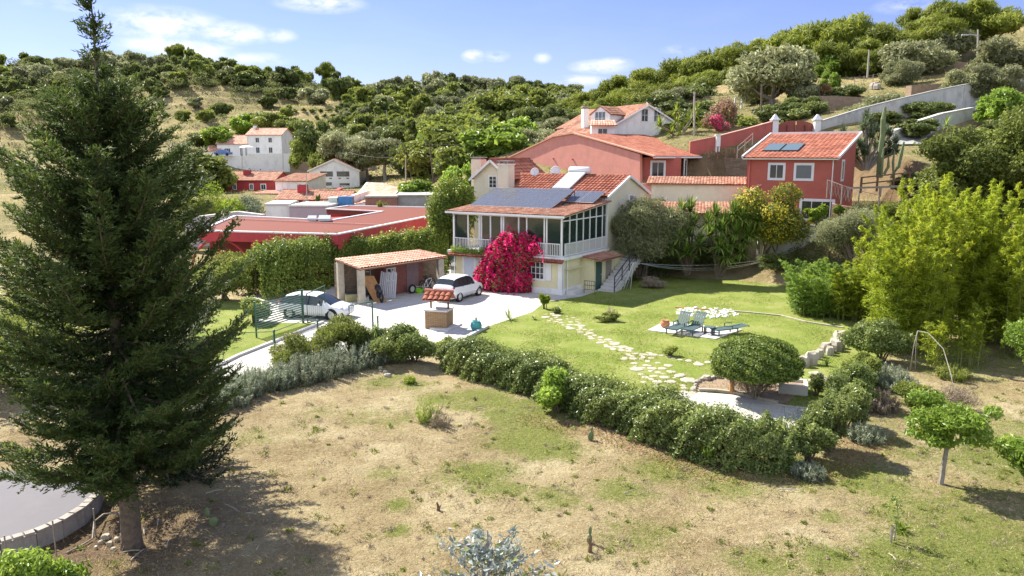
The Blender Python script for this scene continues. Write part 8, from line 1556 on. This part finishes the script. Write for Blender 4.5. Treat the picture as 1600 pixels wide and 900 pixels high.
conifer('very tall dark cypress with a thin open tip towering over the mown field', TB, 13.0, 3.5, 400, 301, L_conif, lean=(.1, .2), z0=.165, r0=.225, dens=1.2)
c2_ = A(300, 560, 22.5); conifer('second dark conifer merging with the far side of the tall cypress', (c2_[0] - .6, 21.5, 0), 8.6, 2.5, 190, 302, L_conifd, z0=.05, r0=.2, shape=lambda t: np.interp(t, [.05, .2, .5, .8, 1], [.8, 1, .8, .4, .05]))
shrub('broadleaf_bush', 'brownish-green bush behind the tall cypress at the frame edge', 'bush', (-20, 31, 0), 3.2, 4.2, 14000, .09, .45, L_mid, 303, nb=14); shrub('olive_shrub', 'grey bush behind the tall cypress near the road bend', 'shrub', (-17.5, 38, 0), 2.8, 3.2, 9000, .09, .35, L_olive, 304)

# ---- grass of the field, lawn roughness: uncountable
def blades(name, label, mask, n, box, hgt, wid, mm, seed, lay=0.0, cat='grass'):
    rs = np.random.RandomState(seed); y0, y1 = box[2], box[3]; uu = rs.uniform(box[0], box[1], n); q = rs.rand(n); y = y0 * (y1 / y0) ** q if y0 > 5 else y0 + (y1 - y0) * q; x = (uu - 800) / F * (y * .985 + 1.6); ok = mask(x, y, rs); x, y = x[ok], y[ok]; n = len(x); z = ground_z(x, y)
    z = np.where(inpoly(x, y, LAWN), .012, z); T = rs.normal(size=(n, 3)) * np.array((1, 1, .25)) * (.5 + lay * 1.6) + np.array((0, 0, 1 - lay)); T[:, 2] = np.abs(T[:, 2]); T = unit(T); h_ = hgt * rs.uniform(.45, 1.5, n); B = unit(np.cross(T, rs.normal(size=(n, 3)))) * (wid * rs.uniform(.6, 1.4, n))[:, None]
    p = np.stack([x, y, z - .01], -1); V = np.stack([p - B, p + B, p + T * h_[:, None]], 1).reshape(-1, 3)
    return tag(link(name, np_mesh(name, V, np.arange(3 * n).reshape(n, 3), mm, rnd=np.repeat(rs.rand(n), 3))), label, cat, kind='stuff')
notg = lambda x, y: ~(inpoly(x, y, LAWN) | inpoly(x, y, PATIO) | inpoly(x, y, STRIP) | inpoly(x, y, rpoly))
blades('straw', 'mown dry straw lying over the field', lambda x, y, rs: notg(x, y) & (rs.rand(len(x)) > greenness(x, y) * .8 - .1) & (rs.rand(len(x)) < .62 + .5 * nz_(x * 2.3, y * 2.3, 12, 21)), 260000, (-250, 1850, 14, 42), .13, .008, L_straw, 401, lay=.72)
blades('dry_tufts', 'clumps of standing dead grass and weeds on the field', lambda x, y, rs: notg(x, y) & (nz_(x * 7, y * 7, 9, 21) + .5 * nz_(x * 2, y * 2, 9, 15) > rs.uniform(.25, .9, len(x))), 420000, (-250, 1850, 14, 44), .12, .008, L_dryg, 406, lay=.35)
blades('grass', 'green grass tufts growing through the mown field', lambda x, y, rs: notg(x, y) & (rs.rand(len(x)) < np.clip((greenness(x, y) - .26) * 1.3 + .9 * nz_(x * 6, y * 6, 12, 21) * (greenness(x, y) > .12), 0, 1)), 420000, (-250, 1850, 14, 50), .085, .006, L_grass, 402, lay=.15)
blades('lawn_grass', 'short green blades of the lawn', lambda x, y, rs: (inpoly(x, y, LAWN) | inpoly(x, y, STRIP)) & ~inpoly(x, y, padp) & (rs.rand(len(x)) < .35 + 1.6 * nz_(x * 4, y * 4, 9, 21)), 480000, (300, 1420, 24, 62), .085, .013, L_lawn, 403, lay=.25)
# weeds and dead clumps dotted over the field
for nm, lab, cn, mm, sd in (('weeds', 'small green weeds dotted over the mown field', 1100, L_mid, 501), ('dead_weeds', 'dead brown weed clumps and stubble on the field', 1500, L_dryb, 502)):
    rs = np.random.RandomState(sd); uu = rs.uniform(-200, 1800, cn); y = 14 * (44 / 14) ** rs.rand(cn); x = (uu - 800) / F * (y * .985 + 1.6); ok = notg(x, y) & ((rs.rand(cn) < .25 + greenness(x, y)) if sd == 501 else True); x, y = x[ok], y[ok]; cn = len(x); kk = rs.randint(10, 46, cn); i = np.repeat(np.arange(cn), kk); rad = rs.uniform(.05, .24, cn)[i]
    n = len(i); px_, py_ = x[i] + rs.normal(0, .5, n) * rad, y[i] + rs.normal(0, .5, n) * rad; P = np.stack([px_, py_, ground_z(px_, py_) + np.abs(rs.normal(0, .35, n)) * rad], -1)
    tag(leafobj(nm, P, rs.normal(size=(n, 3)), rs.uniform(.025, .07, n), .3 if sd == 501 else .14, rs.rand(n), mm, rs, T=rs.normal(size=(n, 3)) * .8 + (0, 0, .8)), lab, 'weeds', kind='stuff')
# dry leaf litter at the hedge foot
n = 5000; rs = np.random.RandomState(404); q = along([(830, 655), (905, 668), (980, 695), (1060, 725), (1130, 745), (1250, 745), (1320, 725), (1370, 680)], 400, [.5, .5], 405, .05, .3); q = np.array(q)
k = rs.randint(len(q), size=n); x = q[k, 0] + rs.normal(0, .3, n); y = q[k, 1] + rs.normal(0, .22, n); z = ground_z(x, y) + .02; tag(leafobj('leaf_litter', np.stack([x, y, z], -1), rs.normal(0, .4, (n, 3)) + (0, 0, 1), .035, .5, rs.rand(n), L_tinder, rs), 'rusty fallen leaves along the foot of the hedge', 'leaf litter', kind='stuff')
# undergrowth behind the lawn and on the bank
n = 95000; x = rs.uniform(6, 34, n); yb_ = flatY(x) ; y = yb_ + rs.uniform(-4, 13, n); ok = ~inpoly(x, y, LAWN) & ~((x < 9) & (y < 66)) & ~((x < 27) & (y > 60)); x, y = x[ok], y[ok]; n = len(x); z = ground_z(x, y); P = np.stack([x, y, z + rs.uniform(0, .45, n)], -1)
tag(leafobj('undergrowth', P, rs.normal(size=(n, 3)) + (0, 0, .7), rs.uniform(.05, .13, n), .4, rs.rand(n), L_oak, rs), 'dark leafy undergrowth on the bank behind the lawn', 'undergrowth', kind='stuff')
